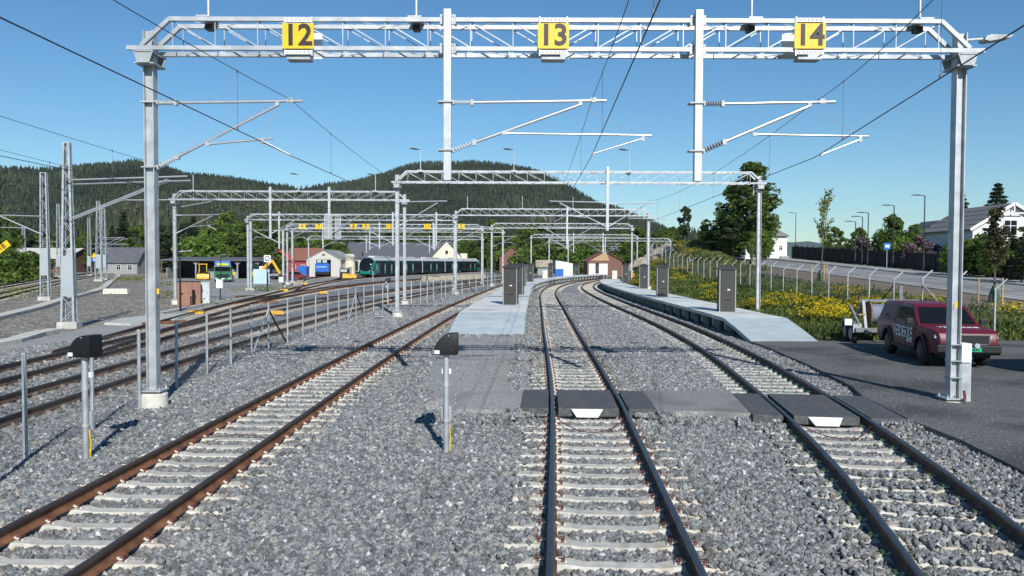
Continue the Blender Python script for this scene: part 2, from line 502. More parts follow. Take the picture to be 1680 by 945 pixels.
def ballastmat(name, cols, scale, bump=1.0, patch=None):
    m = bpy.data.materials.new(name); m.use_nodes = True
    n = m.node_tree.nodes; l = m.node_tree.links; b = n['Principled BSDF']
    b.inputs['Roughness'].default_value = 0.9
    tc = n.new('ShaderNodeTexCoord')
    vo = n.new('ShaderNodeTexVoronoi'); vo.inputs['Scale'].default_value = scale
    l.new(tc.outputs['Object'], vo.inputs['Vector'])
    sep = n.new('ShaderNodeSeparateColor'); l.new(vo.outputs['Color'], sep.inputs[0])
    ra = n.new('ShaderNodeValToRGB')
    e = ra.color_ramp.elements
    e[0].position = 0.0; e[0].color = (*cols[0], 1); e[1].position = 1.0; e[1].color = (*cols[2], 1)
    x = e.new(0.6); x.color = (*cols[1], 1)
    l.new(sep.outputs[0], ra.inputs[0])
    out = ra.outputs[0]
    no = n.new('ShaderNodeTexNoise'); no.inputs['Scale'].default_value = 0.25; no.inputs['Detail'].default_value = 5
    l.new(tc.outputs['Object'], no.inputs['Vector'])
    mr = n.new('ShaderNodeMapRange'); mr.inputs[1].default_value = .3; mr.inputs[2].default_value = .7; mr.inputs[3].default_value = .82; mr.inputs[4].default_value = 1.15
    l.new(no.outputs[0], mr.inputs[0])
    mu = n.new('ShaderNodeMix'); mu.data_type = 'RGBA'; mu.blend_type = 'MULTIPLY'; mu.inputs[0].default_value = 1
    l.new(out, mu.inputs[6]); l.new(mr.outputs[0], mu.inputs[7]); out = mu.outputs[2]
    l.new(out, b.inputs['Base Color'])
    bp = n.new('ShaderNodeBump'); bp.inputs['Strength'].default_value = bump; bp.inputs['Distance'].default_value = .04
    l.new(vo.outputs['Distance'], bp.inputs['Height']); bp.invert = True
    l.new(bp.outputs[0], b.inputs['Normal'])
    return m
M['ballast'] = ballastmat('ballast_bed', ((.14, .142, .143), (.235, .238, .238), (.35, .35, .345)), 13, .45)
M['browngravel'] = ballastmat('brown_gravel', ((.085, .07, .055), (.22, .19, .155), (.46, .42, .36)), 7, .8)
M['earth'] = mat('earth', (.10, .085, .055), .95, 0, .3, .05, col2=(.09, .115, .045), bump=.3, bscale=2)
M['yard'] = mat('yard_gravel', (.27, .265, .25), .95, 0, .15, .6, bump=.3, bscale=60, second=((.20, .19, .165), .12, .45, .65))

g = sheet('ground', [(-11500, -2500), (11500, -2500), (11500, 12000), (-11500, 12000)], -.42, M['earth'])
sheet('ballast_bed', [(-27, -14), (7.6, -14), (8.2, 10), (8.9, 20), (9.6, 30), (9.6, 60), (9.9, 85), (12, 105), (18, 135), (34, 178), (34, 300), (-27, 300)], -.075, M['ballast'])
sheet('gravel_ground', [(-170, 18), (-18.2, 18), (-20.5, 45), (-25.5, 75), (-34, 130), (-60, 240), (-170, 240)], -.05, M['browngravel'])
sheet('yard_paving', [tuple(at(*p, -.03))[:2] for p in ((322, 502), (420, 487), (505, 470), (560, 455), (560, 451), (300, 451), (262, 462), (290, 480))], -.03, M['yard'])
sheet('service_path', [tuple(at(*p, -.02))[:2] for p in ((0, 592), (60, 578), (200, 548), (330, 516), (420, 494), (415, 488), (300, 502), (200, 524), (110, 545), (0, 568))], -.02, M['finegravel'])

M['stripgravel'] = mat('dark_fine_gravel', (.23, .226, .213), .95, 0, .4, 26, bump=.45, bscale=75, second=((.16, .157, .15), .8, .45, .65), detail=8)
# raised gravel pad and crossing strip
PAD = [tuple(at(*p, .14))[:2] for p in ((746, 547), (712, 572), (690, 598), (672, 632), (700, 655), (760, 664), (862, 664))]
PAD += [T13.off(17.0, -1.45), T13.off(19.0, -1.45), T13.off(22, -1.6), T13.off(28, -1.6), T13.off(34.4, -1.55)]
pad = sheet('gravel_path', PAD, .05, M['finegravel'], skirt=(.22, -.09))
STRIP = [T13.off(16.45, 1.42), T13.off(19.0, 1.42), (3.6, 19.0), T14.off(18.9, -1.42), T14.off(16.0, -1.42), (4.2, 16.4)]
strip = sheet('crossing_path', STRIP, .16, M['stripgravel'], skirt=(.22, -.07))
STRIP2 = [T13.off(16.5, -1.43), T13.off(19.0, -1.43), T13.off(19.0, -2.7), T13.off(16.6, -2.7)]
sheet('crossing_path', STRIP2, .13, M['finegravel'], skirt=(.4, .045))
# asphalt yard on the right
def ysd(y): return T14.off(y, 1.95)
AS = [T14.off(4, 2.0), T14.off(8, 2.0), T14.off(11, 1.95), T14.off(14, 1.8), T14.off(15.7, 1.55), T14.off(18.4, 1.5), T14.off(20, 1.7), T14.off(24, 1.75), T14.off(29, 1.68), T14.off(31.1, 1.6), (11.9, 31.3), (14, 31.9), (17, 31.5), (20, 31.7), (26, 31.2), (45, 31), (45, 4)]
asph = sheet('asphalt_yard', AS, .17, M['asphalt'], skirt=(.06, .02))
# concrete cable troughs on the left
def trough(label, pts, w=.5, h=.12):
    mb = MB()
    P = [at(*p, 0) for p in pts]
    L = []; R = []
    for i, p in enumerate(P):
        d = (P[min(i + 1, len(P) - 1)] - P[max(i - 1, 0)]).normalized(); nn = Vector((-d.y, d.x, 0)) * w / 2
        L.append(p + nn); R.append(p - nn)
    rings = [[(l.x, l.y, -.1), (r.x, r.y, -.1), (r.x, r.y, h), (l.x, l.y, h)] for l, r in zip(L, R)]
    mb.loft(rings)
    t = mb.build('cable_trough', M['sleeper'])
    return tag(t, label, 'cable trough')
trough('long concrete cable trough passing the lattice masts towards the bushes', [(-30, 528), (60, 506), (110, 490), (150, 480), (168, 474), (182, 462), (196, 452), (182, 447)], .8, .15)
trough('short concrete cable trough beside the big lattice mast foot', [(-30, 570), (20, 561), (60, 549), (92, 543)], .7, .12)
trough('pale concrete kerb line between the yard paving and the rusty siding', [(262, 515), (345, 498), (420, 487), (470, 474), (495, 466)], .5, .1)

# rubber crossing panels and deflectors
def rubber(label, path, ya, yb, extra, ends):
    t = thing('crossing_panel', label, 'crossing', (0, 0, 0), group='rubber crossing panels')
    def pan(u0, u1, z0, z1):
        mb = MB(); A = []
        for y in (ya, yb):
            for u in (u0, u1): A.append(path.off(y, u))
        vs = [(*A[0], z0), (*A[1], z0), (*A[3], z0), (*A[2], z0), (*A[0], z1), (*A[1], z1), (*A[3], z1), (*A[2], z1)]
        mb.add(vs, [(3, 2, 1, 0), (4, 5, 6, 7), (0, 1, 5, 4), (1, 2, 6, 5), (2, 3, 7, 6), (3, 0, 4, 7)])
        return mb.build('rubber_panel', M['rubber'], t, bevel=.015)
    pan(-.63, .63, .004, .178)
    pan(-1.42 - extra, -.83, .004, .172); pan(.83, ends, .004, .172)
    a = path.off(ya - .015, -.36); b = path.off(ya - .015, .30); c = path.off(ya - .2, .19); d = path.off(ya - .2, -.25)
    mb = MB()
    mb.add([(*a, .165), (*b, .165), (*c, .03), (*d, .03), (a[0], a[1] + .03, .15), (b[0], b[1] + .03, .15), (c[0], c[1] + .03, .01), (d[0], d[1] + .03, .01)],
           [(0, 1, 2, 3), (4, 7, 6, 5), (0, 4, 5, 1), (1, 5, 6, 2), (2, 6, 7, 3), (3, 7, 4, 0)])
    o = mb.build('deflector_plate', M['whitep'], t)
    return t
rubber('black rubber crossing panels with white deflector laid in the track next to the gravel path', T13, 16.55, 18.95, .0, 1.42)
rubber('black rubber crossing panels with white deflector laid in the track beside the asphalt', T14, 15.75, 18.45, .0, 1.5)

# ------------------------------------------------------------------ ballast stones (geometry-node instances on points)
def inpoly(x, y, poly):
    c = np.zeros(len(x), bool); n = len(poly); j = n - 1
    for i in range(n):
        xi, yi = poly[i][:2]; xj, yj = poly[j][:2]
        k = ((yi > y) != (yj > y)) & (x < (xj - xi) * (y - yi) / (yj - yi + 1e-12) + xi)
        c ^= k; j = i
    return c
def track_uv(path, x, y):
    X = np.interp(y, path.yy, path.xx); m = np.interp(y, path.yy, path.sl)
    k = 1 / np.sqrt(1 + m * m)
    u = (x - X) * k
    yf = y + (x - X) * m * k * k
    s = np.interp(yf, path.yy, path.s)
    return u, np.mod(s, .6) - .3, yf
PADC = Vector((sum(p[0] for p in PAD) / len(PAD), sum(p[1] for p in PAD) / len(PAD)))
PADI = [tuple(Vector(p[:2]).lerp(PADC, .03)) for p in PAD]
def stones():
    zones = [(-9.3, 8.6, 6.3, 14, 720), (-11, 9.4, 14, 24, 600), (-11, 9.6, 24, 38, 380), (-9.6, 9.6, 38, 52, 210), (-9.2, 9.8, 52, 86, 105), (-17, -9.3, 11, 24, 260), (-18, -11, 24, 34, 150)]
    XS = []; YS = []; SC = []
    for x0, x1, y0, y1, dens in zones:
        n = int((x1 - x0) * (y1 - y0) * dens)
        XS.append(rng.uniform(x0, x1, n)); YS.append(rng.uniform(y0, y1, n))
        SC.append(np.full(n, (600 / dens) ** .5 if dens < 400 else .9))
    x = np.concatenate(XS); y = np.concatenate(YS); sc = np.concatenate(SC)
    sc = np.minimum(sc, 1.45) * rng.uniform(.62, 1.35, len(x))
    fov = np.abs(x) < .70 * y + 1.2
    keep = fov & ~inpoly(x + rng.normal(0, .16, len(x)), y + rng.normal(0, .16, len(x)), PADI) & ~inpoly(x, y, STRIP2) & ~inpoly(x + rng.normal(0, .05, len(x)), y + rng.normal(0, .05, len(x)), STRIP) & ~inpoly(x, y, AS)
    z = -.055 + rng.uniform(-.012, .02, len(x))
    onsl = np.zeros(len(x), bool)
    for p, x14 in ((T12, 0), (T13, 1), (T14, 2), (L1, 3), (L2, 3)):
        u, ph, yf = track_uv(p, x, y)
        au = np.abs(u)
        sl = (np.abs(ph) < .125) & (au < 1.31)
        r = rng.random(len(x))
        # some sleeper ends are buried
        allow = np.zeros(len(x), bool)
        if x14 == 0: allow = (u < -.98) & (r < .75) | (u > 1.0) & (r < .35)
        if x14 == 1: allow = (u > .95) & (r < .9) | (u < -.95) & (r < .25)
        if x14 == 2: allow = (u < -.95) & (r < .8) & (y < 16) | (u > .95) & (r < .55) | (au < .62) & (y < 12.5) & (r < .22 * (1 + (y < 10)))
        if x14 == 3: allow = r < .12
        keep &= ~sl | allow
        onsl |= sl & allow
        keep &= ~(np.abs(au - .7535) < .10)
        crib = (np.abs(ph) >= .125) & (au < .66)
        z = np.where(crib, z - .012, z)
        if x14 == 2: z = np.where((u > 1.05) & (u < 2.1), z + np.clip((u - 1.05) / .85, 0, 1) * .15, z)
        if x14 in (1, 2):
            ya, yb = (16.5, 19.0) if x14 == 1 else (15.7, 18.5)
            keep &= ~((au < 1.5) & (y > ya - .05) & (y < yb + .05))
    z = np.where(onsl, .012, z)
    z = np.where(inpoly(x, y, PAD), .06, z)
    for p, ya in ((T13, 16.5), (T14, 15.7)):
        u, ph, yf = track_uv(p, x, y); au = np.abs(u)
        heap = np.clip(1 - np.abs(ya - .12 - yf) / .45, 0, 1) * (au > .86) * (au < 1.75) * (yf < ya)
        z = z + .11 * np.sqrt(heap)
    heap = np.clip(1 - np.abs(16.25 - y) / .5, 0, 1) * (x > 3.0) * (x < 5.1)
    z = z + .09 * np.sqrt(heap)
    heap = np.clip(1 - np.abs(16.35 - y) / .5, 0, 1) * (x > -1.75) * (x < .2) * (y < 16.75)
    z = z + .11 * np.sqrt(heap)
    x = x[keep]; y = y[keep]; z = z[keep]; sc = sc[keep]
    # loose grit lying on the asphalt, densest along its edge
    n = 3200; ya = rng.uniform(7, 31, n); off_ = rng.exponential(1.6, n) + 1.62
    xa = np.interp(ya, T14.yy, T14.xx) + off_
    ga = inpoly(xa, ya, AS); xa = xa[ga]; ya = ya[ga]
    x = np.concatenate([x, xa]); y = np.concatenate([y, ya]); z = np.concatenate([z, np.full(len(xa), .172)]); sc = np.concatenate([sc, rng.uniform(.10, .30, len(xa))])
    n = 2500; xp = rng.uniform(-3, .6, n); yp = rng.uniform(17, 34.5, n); gp = inpoly(xp, yp, PADI); xp = xp[gp]; yp = yp[gp]
    x = np.concatenate([x, xp]); y = np.concatenate([y, yp]); z = np.concatenate([z, np.full(len(xp), .053)]); sc = np.concatenate([sc, rng.uniform(.15, .6, len(xp))])
    me = bpy.data.meshes.new('ballast_stones')
    me.vertices.add(len(x)); me.vertices.foreach_set('co', np.stack([x, y, z], 1).astype(np.float32).ravel())
    a = me.attributes.new('sc', 'FLOAT', 'POINT'); a.data.foreach_set('value', sc.astype(np.float32))
    a = me.attributes.new('rot', 'FLOAT_VECTOR', 'POINT'); a.data.foreach_set('vector', rng.uniform(0, 6.283, (len(x), 3)).astype(np.float32).ravel())
    st = np.zeros(len(x))
    for p, k_ in ((T12, .85), (T13, .55), (T14, .4), (L1, 1.0), (L2, 1.0)):
        u, ph, yf = track_uv(p, x, y); st = np.maximum(st, k_ * np.exp(-((np.abs(u) - .72) / .34) ** 2))
    st = np.clip(st * rng.uniform(.0, 1.0, len(x)) + .12 * (np.sin(x * .9 + 1.3 * np.sin(y * .5)) > .55) * rng.random(len(x)), 0, 1)
    a = me.attributes.new('stain', 'FLOAT', 'POINT'); a.data.foreach_set('value', st.astype(np.float32))
    o = link('ballast_stones', me)
    stuff(o)
    ng = bpy.data.node_groups.new('stones', 'GeometryNodeTree')
    ng.interface.new_socket('Geometry', in_out='INPUT', socket_type='NodeSocketGeometry')
    ng.interface.new_socket('Geometry', in_out='OUTPUT', socket_type='NodeSocketGeometry')
    N = ng.nodes; Lk = ng.links
    gi = N.new('NodeGroupInput'); go = N.new('NodeGroupOutput')
    g2i = N.new('GeometryNodeGeometryToInstance')
    for k in range(9):
        ic = N.new('GeometryNodeMeshIcoSphere'); ic.inputs['Radius'].default_value = .038; ic.inputs['Subdivisions'].default_value = 1 if k % 3 else 2
        sp = N.new('GeometryNodeSetPosition')
        rv = N.new('FunctionNodeRandomValue'); rv.data_type = 'FLOAT_VECTOR'
        am = .017 if k % 3 else .0095
        rv.inputs[0].default_value = (-am,) * 3; rv.inputs[1].default_value = (am,) * 3
        rv.inputs['Seed'].default_value = k * 13 + 5
        Lk.new(ic.outputs['Mesh'], sp.inputs['Geometry']); Lk.new(rv.outputs[0], sp.inputs['Offset'])
        tr = N.new('GeometryNodeTransform')
        tr.inputs['Scale'].default_value = (1.25 - .05 * k, .95, .78 + .03 * k)
        Lk.new(sp.outputs[0], tr.inputs['Geometry'])
        sm = N.new('GeometryNodeSetMaterial'); sm.inputs['Material'].default_value = M['stone']
        Lk.new(tr.outputs[0], sm.inputs['Geometry'])
        Lk.new(sm.outputs[0], g2i.inputs[0])
    ip = N.new('GeometryNodeInstanceOnPoints'); ip.inputs['Pick Instance'].default_value = True
    ri = N.new('FunctionNodeRandomValue'); ri.data_type = 'INT'
    ri.inputs['Min'].default_value = 0
    for s_ in ri.inputs:
        if s_.name == 'Max' and s_.type == 'INT': s_.default_value = 8
        if s_.name == 'Min' and s_.type == 'INT': s_.default_value = 0
    io = [s_ for s_ in ri.outputs if s_.type == 'INT'][0]
    na = N.new('GeometryNodeInputNamedAttribute'); na.data_type = 'FLOAT'; na.inputs[0].default_value = 'sc'
    nr = N.new('GeometryNodeInputNamedAttribute'); nr.data_type = 'FLOAT_VECTOR'; nr.inputs[0].default_value = 'rot'
    m2p = N.new('GeometryNodeMeshToPoints')
    Lk.new(gi.outputs[0], m2p.inputs[0]); Lk.new(m2p.outputs[0], ip.inputs['Points'])
    Lk.new(g2i.outputs[0], ip.inputs['Instance']); Lk.new(io, ip.inputs['Instance Index'])
    Lk.new(na.outputs[0], ip.inputs['Scale']); Lk.new(nr.outputs[0], ip.inputs['Rotation'])
    Lk.new(ip.outputs[0], go.inputs[0])
    md = o.modifiers.new('stones', 'NODES'); md.node_group = ng
    return len(x)
def stonemat():
    m = bpy.data.materials.new('ballast_stone'); m.use_nodes = True
    n = m.node_tree.nodes; l = m.node_tree.links; b = n['Principled BSDF']
    b.inputs['Roughness'].default_value = .75
    oi = n.new('ShaderNodeObjectInfo')
    ra = n.new('ShaderNodeValToRGB'); e = ra.color_ramp.elements
    e[0].position = 0; e[0].color = (.076, .082, .085, 1); e[1].position = 1; e[1].color = (.52, .515, .50, 1)
    for p, c in ((.3, (.135, .143, .147)), (.62, (.20, .208, .21)), (.84, (.275, .28, .277)), (.93, (.28, .25, .208)), (.965, (.39, .388, .376))):
        q = e.new(p); q.color = (*c, 1)
    l.new(oi.outputs['Random'], ra.inputs[0])
    tc = n.new('ShaderNodeTexCoord'); no = n.new('ShaderNodeTexNoise'); no.inputs['Scale'].default_value = 30
    l.new(tc.outputs['Object'], no.inputs['Vector'])
    mr = n.new('ShaderNodeMapRange'); mr.inputs[1].default_value = .3; mr.inputs[2].default_value = .7; mr.inputs[3].default_value = .8; mr.inputs[4].default_value = 1.2
    l.new(no.outputs[0], mr.inputs[0])
    mu = n.new('ShaderNodeMix'); mu.data_type = 'RGBA'; mu.blend_type = 'MULTIPLY'; mu.inputs[0].default_value = 1
    l.new(ra.outputs[0], mu.inputs[6]); l.new(mr.outputs[0], mu.inputs[7]); at_ = n.new('ShaderNodeAttribute'); at_.attribute_type = 'INSTANCER'; at_.attribute_name = 'stain'
    m2 = n.new('ShaderNodeMix'); m2.data_type = 'RGBA'; m2.inputs[7].default_value = (.15, .095, .058, 1)
    sm = n.new('ShaderNodeMath'); sm.operation = 'MULTIPLY'; sm.inputs[1].default_value = .7
    l.new(at_.outputs['Fac'], sm.inputs[0]); l.new(sm.outputs[0], m2.inputs[0]); l.new(mu.outputs[2], m2.inputs[6]); l.new(m2.outputs[2], b.inputs['Base Color'])
    return m
M['stone'] = stonemat()
print('stones', stones())
# ------------------------------------------------------------------ overhead line structures
def hsec(w=.22, t=.02, tw=.014):
    a = w / 2
    return [(-a, -a), (-a + t, -a), (-a + t, -tw), (a - t, -tw), (a - t, -a), (a, -a), (a, a), (a - t, a), (a - t, tw), (-a + t, tw), (-a + t, a), (-a, a)]
def add_lattice(t, ox, x0, x1, yf, yr, z0, z1, npan, each, r=.02, mid=None):
    """verticals, diagonals and bottom lacing of a box truss; each=True makes every bar an object of its own"""
    xs = np.linspace(x0, x1, npan + 1); mid = mid if mid is not None else (x0 + x1) / 2
    J = MB()
    def bar_(p, q, w, nm):
        if each:
            MB().bar(p, q, w).build(nm, M['galv'], t)
        else: J.bar(p, q, w)
    for y in (yf, yr):
        for i, x in enumerate(xs):
            sh = 0 if y == yf else .02
            bar_((x - ox, y, z0 + .04), (x - ox, y, z1 - .04), .018, 'truss_post')
            if i < npan:
                a, b = (xs[i], xs[i + 1]) if (xs[i] + xs[i + 1]) / 2 < mid else (xs[i + 1], xs[i])
                bar_((a - ox, y + .03, z1 - .04), (b - ox, y + .03, z0 + .04), .022, 'truss_diagonal')
    for i in range(npan):
        a, b = (yf, yr) if i % 2 else (yr, yf)
        bar_((xs[i] - ox, a, z0 - .01), (xs[i + 1] - ox, b, z0 - .01), .014, 'truss_lacing')
        bar_((xs[i] - ox, b, z1 + .01), (xs[i + 1] - ox, a, z1 + .01), .014, 'truss_lacing')
    if not each:
        stuff(J.build('lattice', M['galv'], t, recalc=False))

def gantry(label, Y, xl, xr, zg=(0, 0), npan=18, each=False, zl=7.82, zu=8.44, endl=True, endr=True, foot=True, yaw=0.0, ovl=.35, chord=.09, posts=(), group=None, masts=(True, True)):
    t = thing('overhead_line_gantry', label, 'gantry', (xl, Y, 0), yaw, group)
    W = xr - xl; yf, yr = -.28, .28
    for k, (x, on) in enumerate(zip((0, W), masts)):
        if not on: continue
        z0 = zg[k]
        MB().prism(hsec(), z0 + .34, 8.26, 'xy').build('mast', M['galv'], t, (x, 0, 0))
        b = MB().box((0, 0, z0 + .325), (.5, .46, .03)).build('base_plate', M['galv'], t, (x, 0, 0))
        if each:
            for sx in (-.2, .2):
                for sy in (-.18, .18):
                    MB().tube([(x + sx, sy, z0 + .3), (x + sx, sy, z0 + .40)], .016, 6).tube([(x + sx, sy, z0 + .34), (x + sx, sy, z0 + .37)], .028, 6).build('anchor_bolt', M['galv_l'], t)
        if foot:
            MB().tube([(x, 0, z0 - .5), (x, 0, z0 + .24), (x, 0, z0 + .27)], [.32, .30, .27], 20).build('foundation', M['foot'], t, smooth=40)
            MB().box((x, 0, z0 + .29), (.3, .3, .05)).build('grout_pad', M['blacksteel'], t)
        # saddle brackets under the beam
        mb = MB()
        mb.prism([(x - .22, zl - .06), (x + .22, zl - .06), (x + .13, zl - .32), (x - .13, zl - .32)], -.34, -.32, 'xz')
        mb.prism([(x - .22, zl - .06), (x + .22, zl - .06), (x + .13, zl - .32), (x - .13, zl - .32)], .32, .34, 'xz')
        mb.box((x, 0, zl - .075), (.36, .72, .03)); mb.box((x, 0, zl - .32), (.42, .62, .03)); mb.box((x, -.14, zl - .2), (.2, .03, .22)); mb.box((x, .14, zl - .2), (.2, .03, .22))
        mb.build('saddle_bracket', M['galv_d'], t)
    for y in (yf, yr):
        MB().box((W / 2, y, zl), (W + 2 * ovl, chord, chord)).build('lower_chord', M['galv'], t)
        MB().box((W / 2, y, zu), (W - 1.1, chord, chord)).build('upper_chord', M['galv'], t)
        for x, s in ((0, 1), (W, -1)):
            MB().bar((x + s * .56, y, zu + .002), (x - s * .06, y, zl + .05), chord * .96).build('end_strut', M['galv'], t)
    add_lattice(t, 0, .62, W - .62, yf, yr, zl, zu, npan, each)
    for px_, zb, zt in posts:
        dp = MB().box((px_ - xl, yf - .13, (zb + zt) / 2), (.165, .165, zt - zb)).build('drop_post', M['galv_l'], t, bevel=.012)
        cl = MB()
        for z in (zl, zu):
            cl.box((px_ - xl, yf - .03, z - .08), (.34, .05, .05)); cl.box((px_ - xl, yf - .03, z + .08), (.34, .05, .05))
            for s in (-1, 1): cl.box((px_ - xl + s * .15, yf + .1, z), (.05, .3, .12))
        cl.build('clamp', M['galv_d'], dp)
    return t

G1Y = 17.7
g1 = gantry('big lattice gantry carrying three large yellow number signs on two steel masts', G1Y, -7.97, 9.82, (0.02, -.09), 18, True, ovl=.37, posts=((-1.40, 4.97, 8.62), (3.99, 4.97, 8.62)))
G2Y = 46.5
g2 = gantry('second lattice gantry, spanning the three platform tracks, with a single drop post', G2Y, -6.67, 14.34, (0, .1), 20, True, posts=((5.48, 5.05, 8.7),), ovl=.3)
g3 = gantry('yard gantry with paired drop posts standing beside the brown cabinets', 60, -25.3, -8.06, (0, 0), 17, True, posts=((-18.0, 4.95, 8.75), (-13.62, 4.95, 8.75)))
g5 = gantry('gantry over the platform tracks with a mast foot beside the rusty track', 79, -5.55, 13.5, (0, .6), 20, False, posts=((5.4, 5.05, 8.7),))
g4 = gantry('yard gantry with three drop posts standing behind the paired drop posts', 89, -29.4, -6.4, (0, 0), 22, False, posts=((-25.8, 4.6, 8.7), (-13.2, 5.0, 8.7), (-8.4, 5.0, 8.7)))
g6 = gantry('wide yard gantry carrying the small yellow number signs', 112, -31.5, -4.2, (0, 0), 26, False, posts=((-26.4, 5.0, 8.7), (-18.5, 5.0, 8.7), (-11, 5.0, 8.7)))
g7 = gantry('far gantry with a curved top end where the platform bends', 108, -2.75, 16.2, (0, .3), 18, False, posts=((7.4, 5.0, 8.7),))
g8 = gantry('far gantry standing past the yard gantry with signs, at the wire fence', 124, -34, -1.4, (0, 0), 26, False, posts=((-22, 5.0, 8.7), (-12, 5.0, 8.7)))
g9 = gantry('distant gantry in front of the white shed wall and blue container', 150, 3.6, 23.5, (0, 0), 18, False, posts=((11.5, 5.0, 8.7), (17, 5, 8.7)))
g10 = gantry('most distant gantry before the red brown house and trees', 172, 8, 34, (0, 0), 20, False, posts=((20, 5.0, 8.7),))
g11 = gantry('far yard gantry behind the front of the green train', 165, -42, -6, (0, 0), 24, False, posts=((-30, 5.0, 8.7), (-17, 5.0, 8.7)))

# yellow number signs
def number_sign(label, txt, x, Y, z, w=.67, h=.54, size=.63, group=None, rails=True, bold=.016):
    t = thing('number_sign', label, 'sign', (x, Y, z), group=group)
    MB().box((0, 0, 0), (w, .025, h)).build('sign_plate', M['yellow'], t)
    link('numeral', text_mesh(txt, size, M['ink'], bold, .003, 1.0), t, (0, -.018, 0), rot=(R_(90), 0, 0))
    if rails:
        for s in (-1, 1):
            r_ = MB().box((0, .01, s * (h / 2 + .075)), (w * .84, .02, .085)).build('mounting_rail', M['white'], t)
            hm = MB()
            for k in range(6):
                hm.box((-.22 + .088 * k, -.002, s * (h / 2 + .075)), (.022, .01, .022))
            hm.build('bolt_row', M['blacksteel'], r_)
            for q in (-1, 1):
                MB().box((q * w * .44, .02, s * (h / 2 + .05)), (.03, .02, .2)).build('bracket', M['galv_l'], t)
        MB().box((.11 if x < 5 else -.13, .62, -.05), (w * .8, .02, h * 1.05)).build('rear_plate', M['whitep'], t)
        MB().box((0, .15, -h / 2 - .2), (.5, .3, .05)).build('clamp', M['galv_d'], t)
    return t
sgY = G1Y - .28 - .09
for px_, n_ in ((489, '12'), (908, '13'), (1329, '14')):
    p = atY(px_, 59, sgY)
    number_sign({'12': 'yellow sign reading twelve on the big gantry, beside the fence side mast', '13': 'yellow sign reading thirteen on the big gantry, between both drop posts', '14': 'yellow sign reading fourteen on the big gantry, between drop post and asphalt side mast'}[n_], n_, p.x, sgY, p.z)
for px_, n_ in ((496, '6'), (523, '7'), (580, '8'), (600, '9'), (639, '10'), (701, '11'), (757, '5')):
    p = atY(px_, 371.5, 111.4)
    number_sign('small yellow sign reading %s hanging on the far yard gantry' % {'5': 'five', '6': 'six', '7': 'seven', '8': 'eight', '9': 'nine', '10': 'ten', '11': 'eleven'}[n_], n_, p.x, 111.4, p.z, .9, .72, .8, rails=False, bold=.004)

# cantilever arms
def rib_insul(mb, p, q, m=0, n=7, r0=.022, r1=.06):
    p = Vector(p); q = Vector(q); pts = []; rs = []
    for i in range(n):
        for f, r in ((0, r0), (.3, r0), (.32, r1), (.55, r1), (.57, r0)):
            pts.append(p.lerp(q, (i + f) / n)); rs.append(r)
    pts.append(q); rs.append(r0)
    mb.tube(pts, rs, 8, m)
def cantilever(label, x0, Y, s, reach, kind, zt=6.68, zb=5.3, regx=.95, dz=0.0, fine=True, group=None, ins=None):
    t = thing('cantilever_arm', label, 'cantilever', (x0, Y, zb), group=group)
    n = 10 if fine else 6
    def P(x, z): return Vector((s * x, 0, z - zb))
    ins = ins or M['insul_l']
    top0, top1 = P(.42, zt), P(reach + .27, zt + .05)
    if fine:
        a = MB(); rib_insul(a, P(.05, zt), P(.42, zt)); a.build('insulator', ins, t)
        dd = (P(reach - .28, zt - .04) - P(0, zb)).normalized()
        a = MB(); rib_insul(a, dd * .06, dd * .5); a.build('insulator', ins, t)
    else:
        MB().tube([P(0, zt), P(.42, zt)], .04, 6).build('insulator', ins, t)
        dd = (P(reach - .28, zt - .04) - P(0, zb)).normalized()
        MB().tube([dd * 0, dd * .5], .04, 6).build('insulator', ins, t)
    MB().tube([top0, top1], .033, n).build('top_tube', M['alu'], t, smooth=50)
    MB().tube([dd * .5, P(reach - .28, zt - .04)], .033, n).build('diagonal_tube', M['alu'], t, smooth=50)
    zr = zb + (zt - zb) * .36
    xr0 = 1.12
    if kind == 'A':
        r1 = P(reach - .38, zr + .14); st0 = P(reach - .62, zr + .08)
    else:
        r1 = P(reach + regx, zr - .03); st0 = P(reach + regx - .18, zr - .1)
    MB().tube([P(xr0, zr), r1], .024, n).build('registration_tube', M['alu'], t, smooth=50)
    ce = P(reach, 5.56)
    MB().tube([st0, ce], .018, n).build('steady_arm', M['alu'], t, smooth=50)
    if fine:
        c = MB()
        c.box(P(reach, zt + .06), (.12, .07, .1)); c.box(P(reach - .28, zt), (.08, .06, .1)); c.box(P(xr0, zr), (.09, .06, .07)); c.box(st0, (.07, .06, .12)); c.box(ce, (.05, .05, .07))
        c.box(P(.43, zt), (.06, .1, .13)); c.box(dd * .51, (.08, .1, .12))
        c.build('clamp', M['galv_d'], t)
        MB().tube([P(reach - .28, zt - .05), P(reach + (.75 if kind == 'B' else -.7), zr + .03)], .006, 4).build('stay_wire', M['galv_l'], t)
        b = MB()
        for z in (zt, zb):
            b.box((-s * .14, 0, z - zb), (.32, .26, .03)); b.box((s * .02, 0, z - zb), (.06, .12, .09))
        b.build('mast_bracket', M['galv_d'], t)
    return t
c12 = cantilever('aluminium cantilever arm on the concrete footed mast next to the wire fence', -7.84, G1Y, 1, 2.95, 'A', 6.70, 5.28)
c13 = cantilever('aluminium cantilever arm on the drop post between signs twelve and thirteen', -1.30, G1Y - .4, 1, 3.04, 'B', 6.65, 5.62, 1.25)
c14 = cantilever('aluminium cantilever arm with dark ribbed insulators, on the drop post next to sign fourteen', 4.09, G1Y - .4, 1, 2.58, 'B', 6.64, 5.62, 1.0, ins=M['insul'])
GC = 'cantilever arms on the farther gantries'
cantilever('cantilever arm on the left mast of the second gantry', -6.55, G2Y, 1, 2.5, 'A', fine=False, zt=6.7)
cantilever('cantilever arm reaching over the middle track from the single drop post', 5.39, G2Y - .4, -1, 2.95, 'A', fine=False, zt=6.68)
